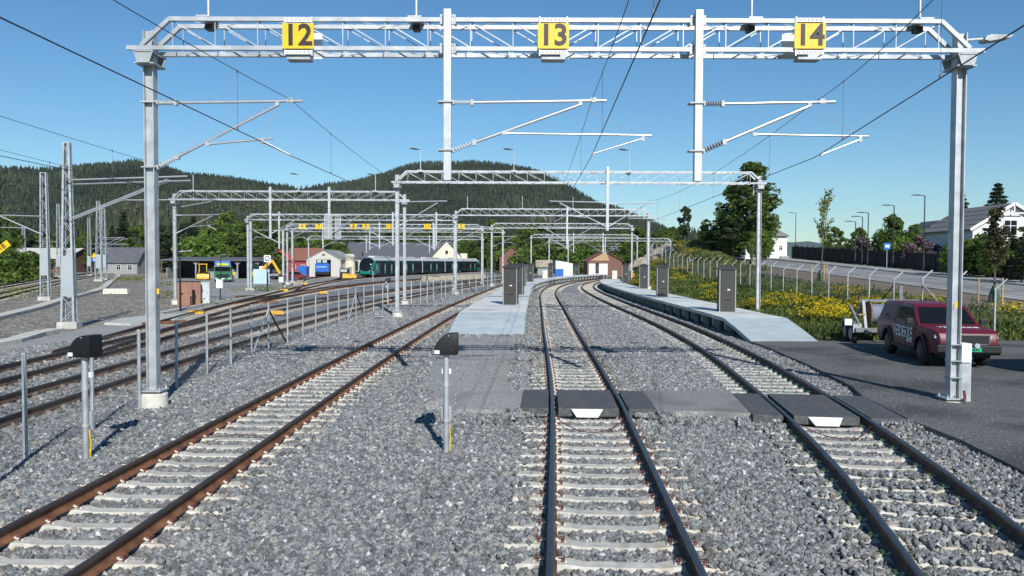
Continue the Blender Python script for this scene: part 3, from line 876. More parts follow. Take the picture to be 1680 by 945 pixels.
cantilever('cantilever arm reaching to the curved platform track from the single drop post', 5.57, G2Y - .4, 1, 2.4, 'B', fine=False, zt=6.6)
GLAB = {60: 'cantilever arm %s on the yard gantry with paired drop posts', 79: 'cantilever arm %s on the third platform gantry', 89: 'cantilever arm %s on the yard gantry behind the paired drop posts',
        112: 'cantilever arm %s on the gantry with small yellow signs', 108: 'cantilever arm %s on the gantry where the platform bends', 124: 'cantilever arm %s on the gantry past the small signs',
        150: 'cantilever arm %s on the gantry by the blue container', 172: 'cantilever arm %s on the most distant gantry'}
for x, Y, s, r_, k in ((-17.9, 59.6, 1, 2.6, 'A'), (-13.5, 59.6, 1, 2.4, 'B'), (-25.2, 60, 1, 3, 'A'), (-5.45, 79, 1, 3, 'A'), (5.3, 78.6, -1, 2.4, 'A'), (5.5, 78.6, 1, 2.6, 'B'),
                       (-25.7, 88.6, 1, 3.2, 'A'), (-25.9, 88.6, -1, 3.0, 'A'), (-13.1, 88.6, 1, 2.8, 'B'), (-8.3, 88.6, 1, 2.6, 'A'), (-13.3, 88.6, -1, 2.8, 'A'), (-26.3, 111.6, 1, 3, 'A'),
                       (-18.4, 111.6, 1, 3, 'B'), (-18.6, 111.6, -1, 3, 'A'), (-10.9, 111.6, 1, 3, 'A'), (7.3, 107.6, -1, 3, 'A'), (7.5, 107.6, 1, 3, 'A'), (-2.6, 108, 1, 3, 'A'),
                       (-21.9, 123.6, 1, 3, 'A'), (-12.1, 123.6, -1, 3, 'A'), (-11.9, 123.6, 1, 3, 'B'), (11.4, 149.6, -1, 3, 'A'), (17.1, 149.6, 1, 3, 'A'), (20.1, 171.6, 1, 3, 'A'), (19.9, 171.6, -1, 3, 'A')):
    cantilever(GLAB[round(Y)] % ('pointing at the fence side' if s < 0 else 'pointing at the platform side'), x, Y, s, r_, k, fine=False, group=GC, zt=6.65)

# lamps on gantries
def gantry_lamp(label, x, Y, z, group=None, h=1.22):
    t = thing('gantry_lamp', label, 'lamp', (x, Y, z), group=group)
    MB().box((0, 0, .02), (.3, .66, .03)).build('base_plate', M['galv_l'], t)
    MB().tube([(0, 0, .03), (0, 0, h)], .03, 10).build('pole', M['galv_l'], t, smooth=50)
    MB().bar((.02, 0, h), (-.25, 0, h + .03), .035).build('arm', M['blacksteel'], t)
    MB().prism([(-.62, h + .05), (-.2, h + .0), (-.2, h + .07), (-.5, h + .1)], -.12, .12, 'xz').build('lamp_head', M['blacksteel'], t)
    MB().box((0, .1, -.12), (.16, .2, .12)).build('driver_box', M['blacksteel'], t)
    return t
for px_ in (342, 683, 1233, 1509):
    p = atY(px_, 32, G1Y)
    gantry_lamp('lamp pole standing on top of the big gantry with the signs', p.x, G1Y, 8.485, 'lamp poles on the big gantry')
for px_ in (690, 843, 1032):
    p = atY(px_, 280, G2Y); gantry_lamp('small lamp on top of the second gantry', p.x, G2Y, 8.485, 'lamps on the second gantry')
for px_ in (317, 490, 616):
    p = atY(px_, 316, 60); gantry_lamp('small lamp on top of the yard gantry with paired drop posts', p.x, 60, 8.485, 'lamps on the yard gantry')
for px_ in (767, 857, 940):
    p = atY(px_, 346, 79); gantry_lamp('small lamp on top of the gantry beyond the second one', p.x, 79, 8.485, 'lamps on the third platform gantry')
# lamp at right end of the big gantry
t = thing('gantry_lamp', 'flat grey lamp on a short arm at the mast end of the big gantry', 'lamp', (9.93, G1Y, 8.12))
MB().tube([(0, 0, 0), (.38, 0, .03)], .03, 8).build('arm', M['galv_l'], t)
MB().prism([(.36, -.02), (.46, -.05), (.92, 0.03), (1.0, .09), (.5, .10), (.4, .06)], -.14, .14, 'xz').build('lamp_head', M['galv_d'], t, bevel=.01)
# mesh screens on the yard gantry drop posts
for k, (a, b) in enumerate(((533, 545), (548, 557))):
    p0 = atY(a, 351, 59.4); p1 = atY(b, 391, 59.4)
    t = thing('mesh_screen', 'pale perforated screen panel on the yard gantry drop post', 'screen', ((p0.x + p1.x) / 2, 59.3 + .5 * k, p1.z), group='screen panels')
    w = p1.x - p0.x; h = p0.z - p1.z; mb = MB()
    for i in range(int(w / .04)): mb.box((-w / 2 + .04 * i, 0, h / 2), (.022, .01, h))
    stuff(mb.build('bars', M['galv_l'], t, recalc=False)); mb = MB()
    for z in (0, h): mb.box((0, 0, z), (w, .03, .04))
    for q in (-w / 2, w / 2): mb.box((q, 0, h / 2), (.04, .03, h))
    mb.build('frame', M['galv_l'], t)

# overhead wires with droppers
def wire_line(label, pts, span_sag=.5, zc=5.55, zm=6.78, drop_to=80, rc=.0085, rm=.0065):
    """pts: list of (x,y) supports"""
    t = thing('overhead_wire', label, 'overhead wire', (0, 0, 0))
    c = []; m = []; d = MB()
    for i in range(len(pts) - 1):
        (x0, y0), (x1, y1) = pts[i], pts[i + 1]; n = 14
        for k in range(n + (i == len(pts) - 2)):
            f = k / n
            x = x0 + (x1 - x0) * f; y = y0 + (y1 - y0) * f
            c.append((x, y, zc)); m.append((x, y, zm - span_sag * 4 * f * (1 - f) * min(1, ((y1 - y0) / 40) ** 2 + .3)))
        nd = max(2, int((y1 - y0) / 6.2))
        for k in range(nd):
            f = (k + .5) / nd
            x = x0 + (x1 - x0) * f; y = y0 + (y1 - y0) * f
            if y > drop_to: continue
            z = zm - span_sag * 4 * f * (1 - f) * min(1, ((y1 - y0) / 40) ** 2 + .3)
            o = MB().tube([(x, y, zc), (x, y, z)], .0035, 4).box((x, y, zc + .02), (.02, .03, .05)).box((x, y, z), (.02, .03, .05)).build('dropper', M['dropper'], t)
    MB().tube(c, rc, 6).build('contact_wire', M['wire'], t)
    MB().tube(m, rm, 6).build('messenger_wire', M['wire'], t)
    return t
def zz(path, ys, amp):
    return [(path.x(y) + amp * (1 if i % 2 else -1), y) for i, y in enumerate(ys)]
wire_line('overhead wires above the rust brown track by the fence', [(-5.0, -16), (-4.89, G1Y)] + zz(T12, [46.5, 79, 108, 150], .2))
wire_line('overhead wires above the track beside the middle platform', [(.35, -16), (1.74, G1Y)] + zz(T13, [46.5, 79, 108, 150], .15))
wire_line('overhead wires above the curving track beside the asphalt', [(-.55, -16), (4.95, 7.6), (6.67, G1Y)] + zz(T14, [46.5, 79, 108, 150], .15))
wire_line('overhead wires above the first yard track behind the fence', [(-11.5, 6), (-11.2, 60)] + zz(L1, [89, 112, 150], .2))
wire_line('overhead wires above the second yard track', [(-14.5, 10), (-15.4, 60)] + zz(L2, [89, 112, 150], .2))
wire_line('overhead wires above the siding of the green train', [(-19.5, 40), (-20.2, 60), (-24, 89), (-26.5, 112), (-29, 150), (-19, 222)], drop_to=0)
wire_line('overhead wires running past the big lattice mast on the main line', [(-20.5, 14), (-31.5, 42), (-50.5, 83), (-72.5, 132), (-88, 170)], drop_to=75, zc=5.6, zm=7.0)

# lattice masts of the main line
M['guard'] = mat('sheet_steel_guard', (.40, .43, .45), .5, .3, .06, .8)
def lattice_mast(label, x, Y, h, wb=.75, wt=.28, panel=(1.45, 3.4), group=None, detail=True):
    t = thing('lattice_mast', label, 'mast', (x, Y, 0), .12, group)
    def hw(z): return (wb + (wt - wb) * z / h) / 2
    for sx in (-1, 1):
        for sy in (-1, 1):
            MB().bar((sx * hw(.25), sy * hw(.25) * .7, .22), (sx * hw(h), sy * hw(h) * .7, h), .09, .09).build('corner_leg', M['galv_d'], t)
    nz = int(h / .6) if detail else int(h / 1.0)
    J = []
    for i in range(nz):
        z0 = .3 + (h - .4) * i / nz; z1 = .3 + (h - .4) * (i + 1) / nz
        s = 1 if i % 2 else -1
        mb = MB()
        for sy in (-1, 1):
            mb.bar((s * hw(z0), sy * hw(z0) * .7, z0), (-s * hw(z1), sy * hw(z1) * .7, z1), .06, .02)
        for sx in (-1, 1):
            mb.bar((sx * hw(z0), s * hw(z0) * .7, z0), (sx * hw(z1), -s * hw(z1) * .7, z1), .06, .02)
        mb.build('lacing', M['galv_d'], t)
    if panel:
        a, b = panel; mb = MB()
        for sy in (-1, 1):
            mb.add([(-hw(a) - .03, sy * (hw(a) * .7 + .05), a), (hw(a) + .03, sy * (hw(a) * .7 + .05), a), (hw(b) + .03, sy * (hw(b) * .7 + .05), b), (-hw(b) - .03, sy * (hw(b) * .7 + .05), b)], [(0, 1, 2, 3)])
        for sx in (-1, 1):
            mb.add([(sx * (hw(a) + .06), -hw(a) * .7, a), (sx * (hw(a) + .06), hw(a) * .7, a), (sx * (hw(b) + .06), hw(b) * .7, b), (sx * (hw(b) + .06), -hw(b) * .7, b)], [(0, 1, 2, 3)])
        mb.build('climbing_guard', M['guard'], t, recalc=False)
    MB().box((0, 0, h), (wt + .06, wt * .7 + .06, .05)).build('cap_plate', M['galv_d'], t)
    MB().box((0, 0, .02), (wb + .35, wb + .1, .5)).build('foundation', M['concrete'], t)
    return t
pA = at(114, 537)
lattice_mast('big tapering lattice mast with a plated middle on a concrete block', pA.x, pA.y, 8.85, .56, .23, (1.5, 3.45))
ca = thing('cantilever_arm', 'twin tube cantilever on the big lattice mast', 'cantilever', (pA.x, pA.y - .35, 5.2))
for dy in (0, .35):
    MB().tube([(.25, dy, 1.85 - dy * .5), (5.9, dy, 2.05 - dy * .5)], .035, 8).build('top_tube', M['alu'], ca)
    MB().tube([(.25, dy, .0), (4.9, dy + .1, 1.9)], .035, 8).build('diagonal_tube', M['alu'], ca)
MB().tube([(2.6, 0, .9), (7.2, 0, .95)], .025, 8).build('registration_tube', M['alu'], ca)
MB().tube([(7.0, 0, .85), (5.6, 0, .6)], .02, 6).build('steady_arm', M['alu'], ca)
ci = MB(); rib_insul(ci, (.02, 0, 1.85), (.5, 0, 1.87)); rib_insul(ci, (.02, .35, 0), (.5, .35, .15)); ci.build('insulator', M['insul'], ca)
for px_, py_, top, lab, w in ((75, 492, 287, 'slim lattice mast with a plated middle beside the curving main line', .62),
                              (163, 461, 333, 'lattice mast next to the yellow and blue line sign', .9), (171, 459, 345, 'lattice mast right behind another one near the sign', .9),
                              (147, 452, 360, 'small distant lattice mast beyond the line sign', .8), (97, 455, 335, 'lattice mast before the red brown hall', .8), (40, 452, 375, 'distant mast before the hall seen over the bushes', .8)):
    p = at(px_, py_, 0)
    h = (CAMZ + (430 - top) / 1310 * p.y)
    lattice_mast(lab, p.x, p.y, max(7.5, min(h, 14)), w, .4, (2.0, 4.2), detail=False)
    MB_t = thing('cantilever_arm', 'tube cantilever on the ' + lab, 'cantilever', (p.x, p.y - .3, 5.3), group='cantilevers on the lattice masts')
    s = 1 if px_ > 150 or px_ == 147 else -1
    MB().tube([(0, 0, 1.5), (s * 4.2, 0, 1.6)], .045, 6).build('top_tube', M['alu'], MB_t)
    MB().tube([(0, 0, 0), (s * 3.4, 0, 1.5)], .045, 6).build('diagonal_tube', M['alu'], MB_t)
    MB().tube([(s * 1.2, 0, .55), (s * 4.4, 0, .6)], .035, 6).build('registration_tube', M['alu'], MB_t)
# single masts standing in the yard
def plain_mast(label, px_, py_, top, wd=.24):
    p = at(px_, py_); h = CAMZ + (430 - top) / 1310 * p.y
    t = thing('steel_mast', label, 'mast', (p.x, p.y, 0))
    MB().prism(hsec(wd), .2, h, 'xy').build('mast', M['galv'], t)
    MB().tube([(0, 0, -.2), (0, 0, .22)], .34, 14).build('foundation', M['foot'], t)
    MB().box((0, 0, .21), (.5, .5, .04)).build('base_plate', M['galv_d'], t)
    MB().box((0, 0, h), (wd + .2, wd + .2, .05)).build('cap_plate', M['galv_d'], t)
    return t
for a in (('steel mast beside the pale panel board in the yard', 412, 476, 362), ('steel mast with a small white box by the yard kerb', 465, 471, 378), ('steel mast in front of the red wooden building', 480, 464, 378),
          ('steel mast standing between the two far wire fence stretches', 807, 467, 378), ('steel mast with pale concrete foot at the fence end', 825, 464, 385), ('steel mast at the platform beside the far cabinet', 1062, 468, 362),
          ('steel mast behind the white cabinet wall by the blue container', 932, 452, 390), ('steel mast before the red brown house', 990, 452, 398)):
    plain_mast(*a)
# ------------------------------------------------------------------ platforms
def platform(label, edges, y0, y1, ramp, z0, zt, wall_right=False, wall_left=False, step=2.4, cutback=0):
    """edges(y) -> (left point, right point); slabs are laid one by one"""
    t = thing('platform', label, 'platform', (0, 0, 0))
    def zz_(y): return z0 + (zt - z0) * min(1, max(0, (y - y0) / ramp))
    n = int((y1 - y0) / step); ys = np.linspace(y0, y1, n + 1)
    brk = y0 + ramp
    for i in range(n):
        a, b = ys[i] + .009, ys[i + 1] - .009
        if i and ys[i] > brk > ys[i] - step: pass
        (l0, r0), (l1, r1) = edges(a), edges(b)
        za, zb = zz_(a), zz_(b); th = .16
        vs = [(*l0, za), (*r0, za), (*r1, zb), (*l1, zb), (*l0, max(za - th, .0)), (*r0, max(za - th, .0)), (*r1, zb - th), (*l1, zb - th)]
        MB().add(vs, [(0, 1, 2, 3), (7, 6, 5, 4), (4, 5, 1, 0), (5, 6, 2, 1), (6, 7, 3, 2), (7, 4, 0, 3)]).build('slab', M['ramp'] if b < brk + 1 else M['slab'], t)
        # recessed wall and one bracket per slab
        for side, on in ((0, wall_left), (1, wall_right)):
            if not on: continue
            e0, e1 = edges(a)[side], edges(b)[side]
            o0, o1 = edges(a)[1 - side], edges(b)[1 - side]
            def inn(e, o, d): v = Vector(o) - Vector(e); v = v.normalized() * d; return (e[0] + v.x, e[1] + v.y)
            p0, p1 = inn(e0, o0, .42), inn(e1, o1, .42)
            if zb - th > .05:
                MB().add([(*p0, -.1), (*p1, -.1), (*p1, zb - th), (*p0, max(za - th, 0))], [(0, 1, 2, 3)]).build('wall_panel', M['platwall'], t, recalc=False)
                q = inn(e1, o1, .06); q2 = inn(e1, o1, .42)
                d = (Vector(e1) - Vector(e0)).normalized() * .2
                MB().loft([[(*q2, -.1), (q2[0] - d.x, q2[1] - d.y, -.1), (q2[0] - d.x, q2[1] - d.y, zb - th), (*q2, zb - th)],
                           [(*q, .22), (q[0] - d.x, q[1] - d.y, .22), (q[0] - d.x, q[1] - d.y, zb - th), (*q, zb - th)]]).build('bracket', M['concrete'], t)
    return t
def e_mid(y):
    l = T12.off(y, 1.75); r = T13.off(y, -1.62)
    if y > 96: # platform follows the outer curve
        l = T13.off(y, -1.62 - 3.1)
    return (l, r)
def e_mid2(y):
    a = T12.off(y, 1.75); b = T13.off(y, -1.62); c = T13.off(y, -4.5)
    f = min(1, max(0, (y - 80) / 25))
    return ((a[0] * (1 - f) + c[0] * f, a[1] * (1 - f) + c[1] * f), b)
platform('pale concrete middle platform starting as a ramp at the gravel path', e_mid2, 34.5, 166, 4.0, .07, .74, wall_right=True)
def e_right(y):
    l = T14.off(y, 1.62); w = 2.75 if y > 36 else 2.75
    r = T14.off(y, 1.62 + w)
    if y < 38: r = (l[0] + 2.62 + (y - 31.2) * .05, l[1])
    if y < 33.5: l = (l[0] + 0, l[1])
    return (l, r)
platform('pale concrete platform with a dark wall, starting as a ramp at the asphalt yard', e_right, 31.2, 122, 4.6, .18, .74, wall_left=True)

# dark service cabinets with pyramid roofs
def service_cabinet(label, x, y, z, group=None, h=2.15, w=.78):
    t = thing('service_cabinet', label, 'cabinet', (x, y, z), -.12, group)
    MB().box((0, 0, h / 2), (w, w, h)).build('housing', M['cabinet'], t)
    for sx in (-1, 1):
        for sy in (-1, 1):
            MB().box((sx * w / 2, sy * w / 2, h / 2), (.05, .05, h + .004)).build('corner_trim', M['cabedge'] if sy < 0 else M['cabinet'], t)
    MB().box((0, 0, h + .03), (w + .16, w + .16, .06)).build('eave', M['cabinet'], t)
    a = w / 2 + .08
    MB().add([(-a, -a, h + .06), (a, -a, h + .06), (a, a, h + .06), (-a, a, h + .06), (-.06, -.06, h + .24), (.06, -.06, h + .24), (.06, .06, h + .24), (-.06, .06, h + .24)],
             [(0, 1, 5, 4), (1, 2, 6, 5), (2, 3, 7, 6), (3, 0, 4, 7), (4, 5, 6, 7)]).build('roof', M['cabinet'], t)
    d = MB().box((0, -w / 2 - .008, h * .54), (w * .8, .02, h * .86)).build('door', M['cabinet'], t)
    MB().box((.05, -w / 2 - .022, h * .52), (.12, .012, .06)).build('label_plate', M['whitep'], d)
    MB().box((.0, -w / 2 - .024, h * .28), (.34, .02, .05)).build('slot', M['black'], d)
    MB().box((-w / 2 - .01, 0, h * .5), (.02, .03, .1)).build('handle', M['black'], t)
    return t
GM = 'dark service cabinets in a row on the middle platform'; GR = 'dark service cabinets in a row on the walled platform'
def plat_cab(px_, py_, label, g):
    p = at(px_, py_, .74); return service_cabinet(label, p.x, p.y + .4, .74, g)
plat_cab(838, 500, 'dark service cabinet on the middle platform, first after its ramp', GM)
plat_cab(850, 483.5, 'dark service cabinet on the middle platform, second after its ramp', GM)
plat_cab(856, 469.5, 'dark service cabinet on the middle platform, third after its ramp', GM)
plat_cab(870, 462.5, 'dark service cabinet on the middle platform, fourth after its ramp, before the lattice mast pair', GM)
plat_cab(903.5, 455.5, 'dark service cabinet on the middle platform beside the cream cabinet', GM)
plat_cab(947, 451, 'dark service cabinet on the middle platform right of the white shed wall', GM)
plat_cab(980, 449, 'dark service cabinet on the middle platform before the red brown house', GM)
plat_cab(1195, 511.5, 'dark service cabinet on the walled platform, right above its ramp', GR)
plat_cab(1088, 487, 'dark service cabinet on the walled platform, second after its ramp', GR)
plat_cab(1057, 473.5, 'dark service cabinet on the walled platform with a white box beside it', GR)
plat_cab(1027, 464.5, 'dark service cabinet on the walled platform next to the low cream cabinet', GR)
for px_, py_, lab in ((894, 457, 'cream coloured low cabinet on the middle platform'), (1008, 457.5, 'cream coloured low cabinet on the walled platform')):
    p = at(px_, py_, .74)
    t = thing('low_cabinet', lab, 'cabinet', (p.x, p.y, .74))
    MB().box((0, 0, .62), (.75, .5, 1.24)).build('housing', M['foot'], t, bevel=.02)
    MB().box((0, -.255, .62), (.66, .02, 1.1)).build('door', M['foot'], t)
for px_, py_ in ((880, 503), (706, 515)): pass
for px_, py_, w in ((706 + 20, 507.5, .55),):
    p = at(790, 508.5, .742); MB().box((0, 0, 0), (1.3, .16, .012)).build('drain_grate', M['blacksteel'])
    o = bpy.data.objects['drain_grate']; o.location = (p.x, p.y, .744); tag(o, 'dark narrow drain grate set in the middle platform', 'drain')

# ------------------------------------------------------------------ yard fence (wire mesh on thin posts)
def chain_panel(L, h, cell=.06, r=.0022):
    mb = MB(); k = L / max(1, round(L / cell)); n = int(L / k)
    def seg(a, b):
        mb.tube([a, b], r, 3, cap=False)
    d = h
    i = -int(h / cell)
    while i * cell < L:
        for s in (1, -1):
            x0 = i * cell; x1 = x0 + d
            a0 = max(0, x0); a1 = min(L, x1)
            if a1 - a0 > .02:
                z0 = (a0 - x0); z1 = (a1 - x0)
                if s < 0: z0, z1 = h - z0, h - z1
                seg((a0, 0, z0), (a1, 0, z1))
        i += 1
    return mb
def fence_pts(cands): return [at(*c, 0) for c in cands]
FP = fence_pts([(-70, 835), (42, 751), (152, 703), (229, 669), (290, 636), (340, 613), (379, 597), (413, 581), (441, 574), (472, 562), (497, 552), (518, 543), (538, 536), (556, 529.5), (571, 524.5), (584, 520), (597, 515), (613, 511), (628, 508)])
FP2 = [at(*c, 0) for c in ((675, 500), (690, 498), (701, 497), (711, 495), (724, 490), (731, 488), (742, 485.5), (758, 483), (770, 480.5), (781, 478), (793, 476), (800, 474), (812, 471), (826, 468.5))]
def mesh_fence(label, pts, h, arms=False, braces=(), panel_to=99, post=.055, pm='galv'):
    t = thing('mesh_fence', label, 'fence', tuple(pts[0]))
    o = Vector(pts[0])
    for i, p in enumerate(pts):
        q = Vector(p) - o
        mb = MB().box((q.x, q.y, q.z + h / 2 - .1), (post, post, h + .2))
        pst = mb.build('fence_post', M[pm], t)
        if arms:
            MB().bar((q.x, q.y, q.z + h), (q.x + .42, q.y - .1, q.z + h + .42), .045).build('angled_arm', M[pm], pst)
        if i < len(pts) - 1:
            r = Vector(pts[i + 1]) - o
            L = (r - q).length
            if i < panel_to:
                pm_ = chain_panel(L, h - .06, .075 if o.y < 40 else .12, .0014)
                pan = stuff(pm_.build('wire_mesh', M['dropper'], t, tuple(q + Vector((0, 0, .04))), math.atan2(r.y - q.y, r.x - q.x), recalc=False))
                pan.rotation_euler[1] = -math.asin((r.z - q.z) / L)
            tw = MB()
            for z in (h - .02, h / 2, .08): tw.tube([q + Vector((0, 0, z)), r + Vector((0, 0, z))], .003, 4)
            tw.build('tension_wire', M['galv'], t)
    for i, dx, dy, dk in braces:
        q = Vector(pts[i]) - o
        MB().bar((q.x, q.y, q.z + h * .85), (q.x + dx, q.y + dy, q.z + .05), .05).build('brace', M['blacksteel'] if dk else M[pm], t)
    return t
def along(i, k): # vector to post i+k
    return (FP[i + k].x - FP[i].x, FP[i + k].y - FP[i].y)
br = [(8, *[v * .9 for v in along(8, 1)], 1), (8, *[v * .9 for v in along(8, -1)], 0), (15, *[v * .9 for v in along(15, 1)], 1), (15, *[v * .9 for v in along(15, -1)], 0)]
mesh_fence('low wire mesh fence on thin galvanised posts along the yard tracks', FP, 1.72, braces=br)
mesh_fence('far stretch of wire mesh fence beyond the mast pair', FP2, 1.75, braces=[(2, 1.0, 1.6, 0), (7, 1.2, 2.0, 1)])

# ------------------------------------------------------------------ dwarf signals
def dwarf_signal(label, px_, py_, rz=0.0):
    p = at(px_, py_)
    t = thing('dwarf_signal', label, 'signal', (p.x, p.y, 0), rz)
    MB().tube([(0, 0, -.3), (0, 0, 1.66)], .048, 14).build('pole', M['galv'], t, smooth=50)
    b = []
    for k in range(11):
        a = R_(90 + 9 * k); b.append((.10 + .30 * math.cos(a), 1.67 + .34 * math.sin(a)))
    b += [(-.20, 1.65), (.20, 1.65), (.20, 2.01)]
    body = MB().prism(b, -.13, .17, 'xz').build('signal_head', M['black'], t, bevel=.012, smooth=35)
    MB().box((-.145, -.145, 1.70), (.085, .012, .06)).build('label_plate', M['whitep'], body)
    for x, z in ((.07, 1.95), (.10, 1.74)):
        MB().tube([(x, -.142, z), (x, -.128, z)], .025, 12).build('cover', M['blacksteel'], body)
    MB().tube([(.05, -.14, 1.975), (.05, -.128, 1.975)], .011, 8).build('lock', M['galv_l'], body)
    for z in (1.80, 1.92):
        MB().tube([(.0, .16, z), (.0, .30, z)], .06, 12).build('lens_hood', M['black'], body)
    for z, dz, dx in ((1.35, .085, .16), (.62, .26, .17)):
        MB().box((.0, .075, z), (dx, .05, dz)).build('bracket_plate', M['whitep'] if dz < .1 else M['galv'], t)
    MB().tube([(.055, .02, .45), (.07, .03, .25), (.06, .03, .0), (.07, .05, -.05)], .011, 6).build('earth_cable', M['yellow'], t)
    for z in (.5, 1.1, 1.6): MB().tube([(0, 0, z), (0, 0, z + .05)], .054, 12).build('pipe_band', M['galv_l'], t)
    return t
dwarf_signal('black dwarf signal on a pole beside the wire mesh fence', 141, 750, -.22)
dwarf_signal('black dwarf signal on a pole standing in ballast before the gravel path', 732, 739, 0)
dwarf_signal('small black dwarf signal at the far part of the mesh fence', 636, 500, .4)
dwarf_signal('black dwarf signal in front of the green train nose', 612, 462, .3)

# red bonding cables across the tracks
def bond(label, path, y0, y1, n=20):
    pts = []
    for k in range(n):
        f = k / (n - 1); u = -.66 + 1.32 * f
        X, Y = path.off(y0 + (y1 - y0) * math.sin(f * math.pi), u)
        pts.append((X, Y, .03 + .09 * abs(2 * f - 1) ** 3 + random.uniform(-.006, .006)))
    tag(MB().tube(pts, .009, 6).build('bonding_cable', M['clipred']), label, 'cable')
bond('thin red cable looped between the rails below the white deflector near the path', T13, 15.75, 14.9)
bond('thin red cable looped between the rails by the asphalt yard', T14, 15.2, 14.4)
bond('thin red cable between the rust brown rails', T12, 13.9, 14.6)

# things on the big gantry's asphalt-side mast
mx, my = 9.82, G1Y
t = thing('mast_box', 'white equipment box strapped to the mast standing in asphalt', 'equipment box', (mx + .155, my - .02, 1.05))
MB().box((.05, 0, .2), (.22, .3, .42)).build('housing', M['white'], t, bevel=.01)
MB().box((-.02, .05, .2), (.1, .1, .3)).build('bracket', M['galv_d'], t)
mb = MB()
for z in (-.35, 0.02, .38): mb.box((-.155, 0, z), (.28, .27, .018))
mb.build('strap', M['galv_d'], t)
t = thing('cable_guard', 'grey sheet metal cable guard standing at the mast foot in asphalt', 'cable guard', (mx + .225, my - .05, .17))
MB().box((0, 0, .44), (.23, .14, .88)).build('cover', M['galv'], t)
MB().box((0, -.075, .44), (.2, .008, .8)).build('front_sheet', M['galv_d'], t)
tag(MB().tube([(mx + .10, my - .28, .44), (mx + .11, my - .30, .3), (mx + .08, my - .34, .19)], .03, 8).build('red_cable', M['clipred']), 'short red cable end at the mast foot in asphalt', 'cable')
tag(MB().box((-7.80, G1Y - .115, 2.55), (.05, .012, .12)).build('mast_tag', M['yellow']), 'small yellow tag on the mast beside the wire fence', 'tag')
tag(MB().box((9.80, G1Y - .118, 2.32), (.05, .012, .13)).build('mast_tag', M['yellow']), 'small yellow tag on the mast standing in asphalt', 'tag')
# ------------------------------------------------------------------ right-hand terrain, road, houses
def zroad(y):
    return np.where(y < 112, 1.3 + .0375 * (y - 46), 3.775 - .022 * (y - 112))
def hr(x, y):
    x = np.asarray(x, float); y = np.asarray(y, float)
    zr = zroad(y)
    f = np.clip((x - 14.0) / 14.3, 0, 1); f = f * f * (3 - 2 * f) * .35 + f * .65
    base = .16 + (zr - .04 - .16) * f
    z = np.where(x > 28.3, zr - .04, base)
    z = np.where(x > 38.6, zr + .1 + np.clip((x - 38.6) * .02, 0, 1.0), z)
    m = 3.1 * np.exp(-((x - 27) / 6.0) ** 2 - ((y - 122) / 17.0) ** 2)
    m = np.where(x > 28.3, m * np.clip((y - 108) / 12, 0, 1) * np.clip((33.5 - x) / 4, 0, 1), m)
    z = z + m
    z = z + .07 * np.sin(x * 1.3 + y * .7) * np.clip((x - 14) / 3, 0, 1) * np.clip((28 - x) / 2, 0, 1) + .05 * np.sin(x * .6 - y * 1.7) * np.clip((x - 14) / 3, 0, 1) * np.clip((28 - x) / 2, 0, 1)
    e = np.clip((y - 31.2) / 2.5, 0, 1)
    return z * e + (.10) * (1 - e)
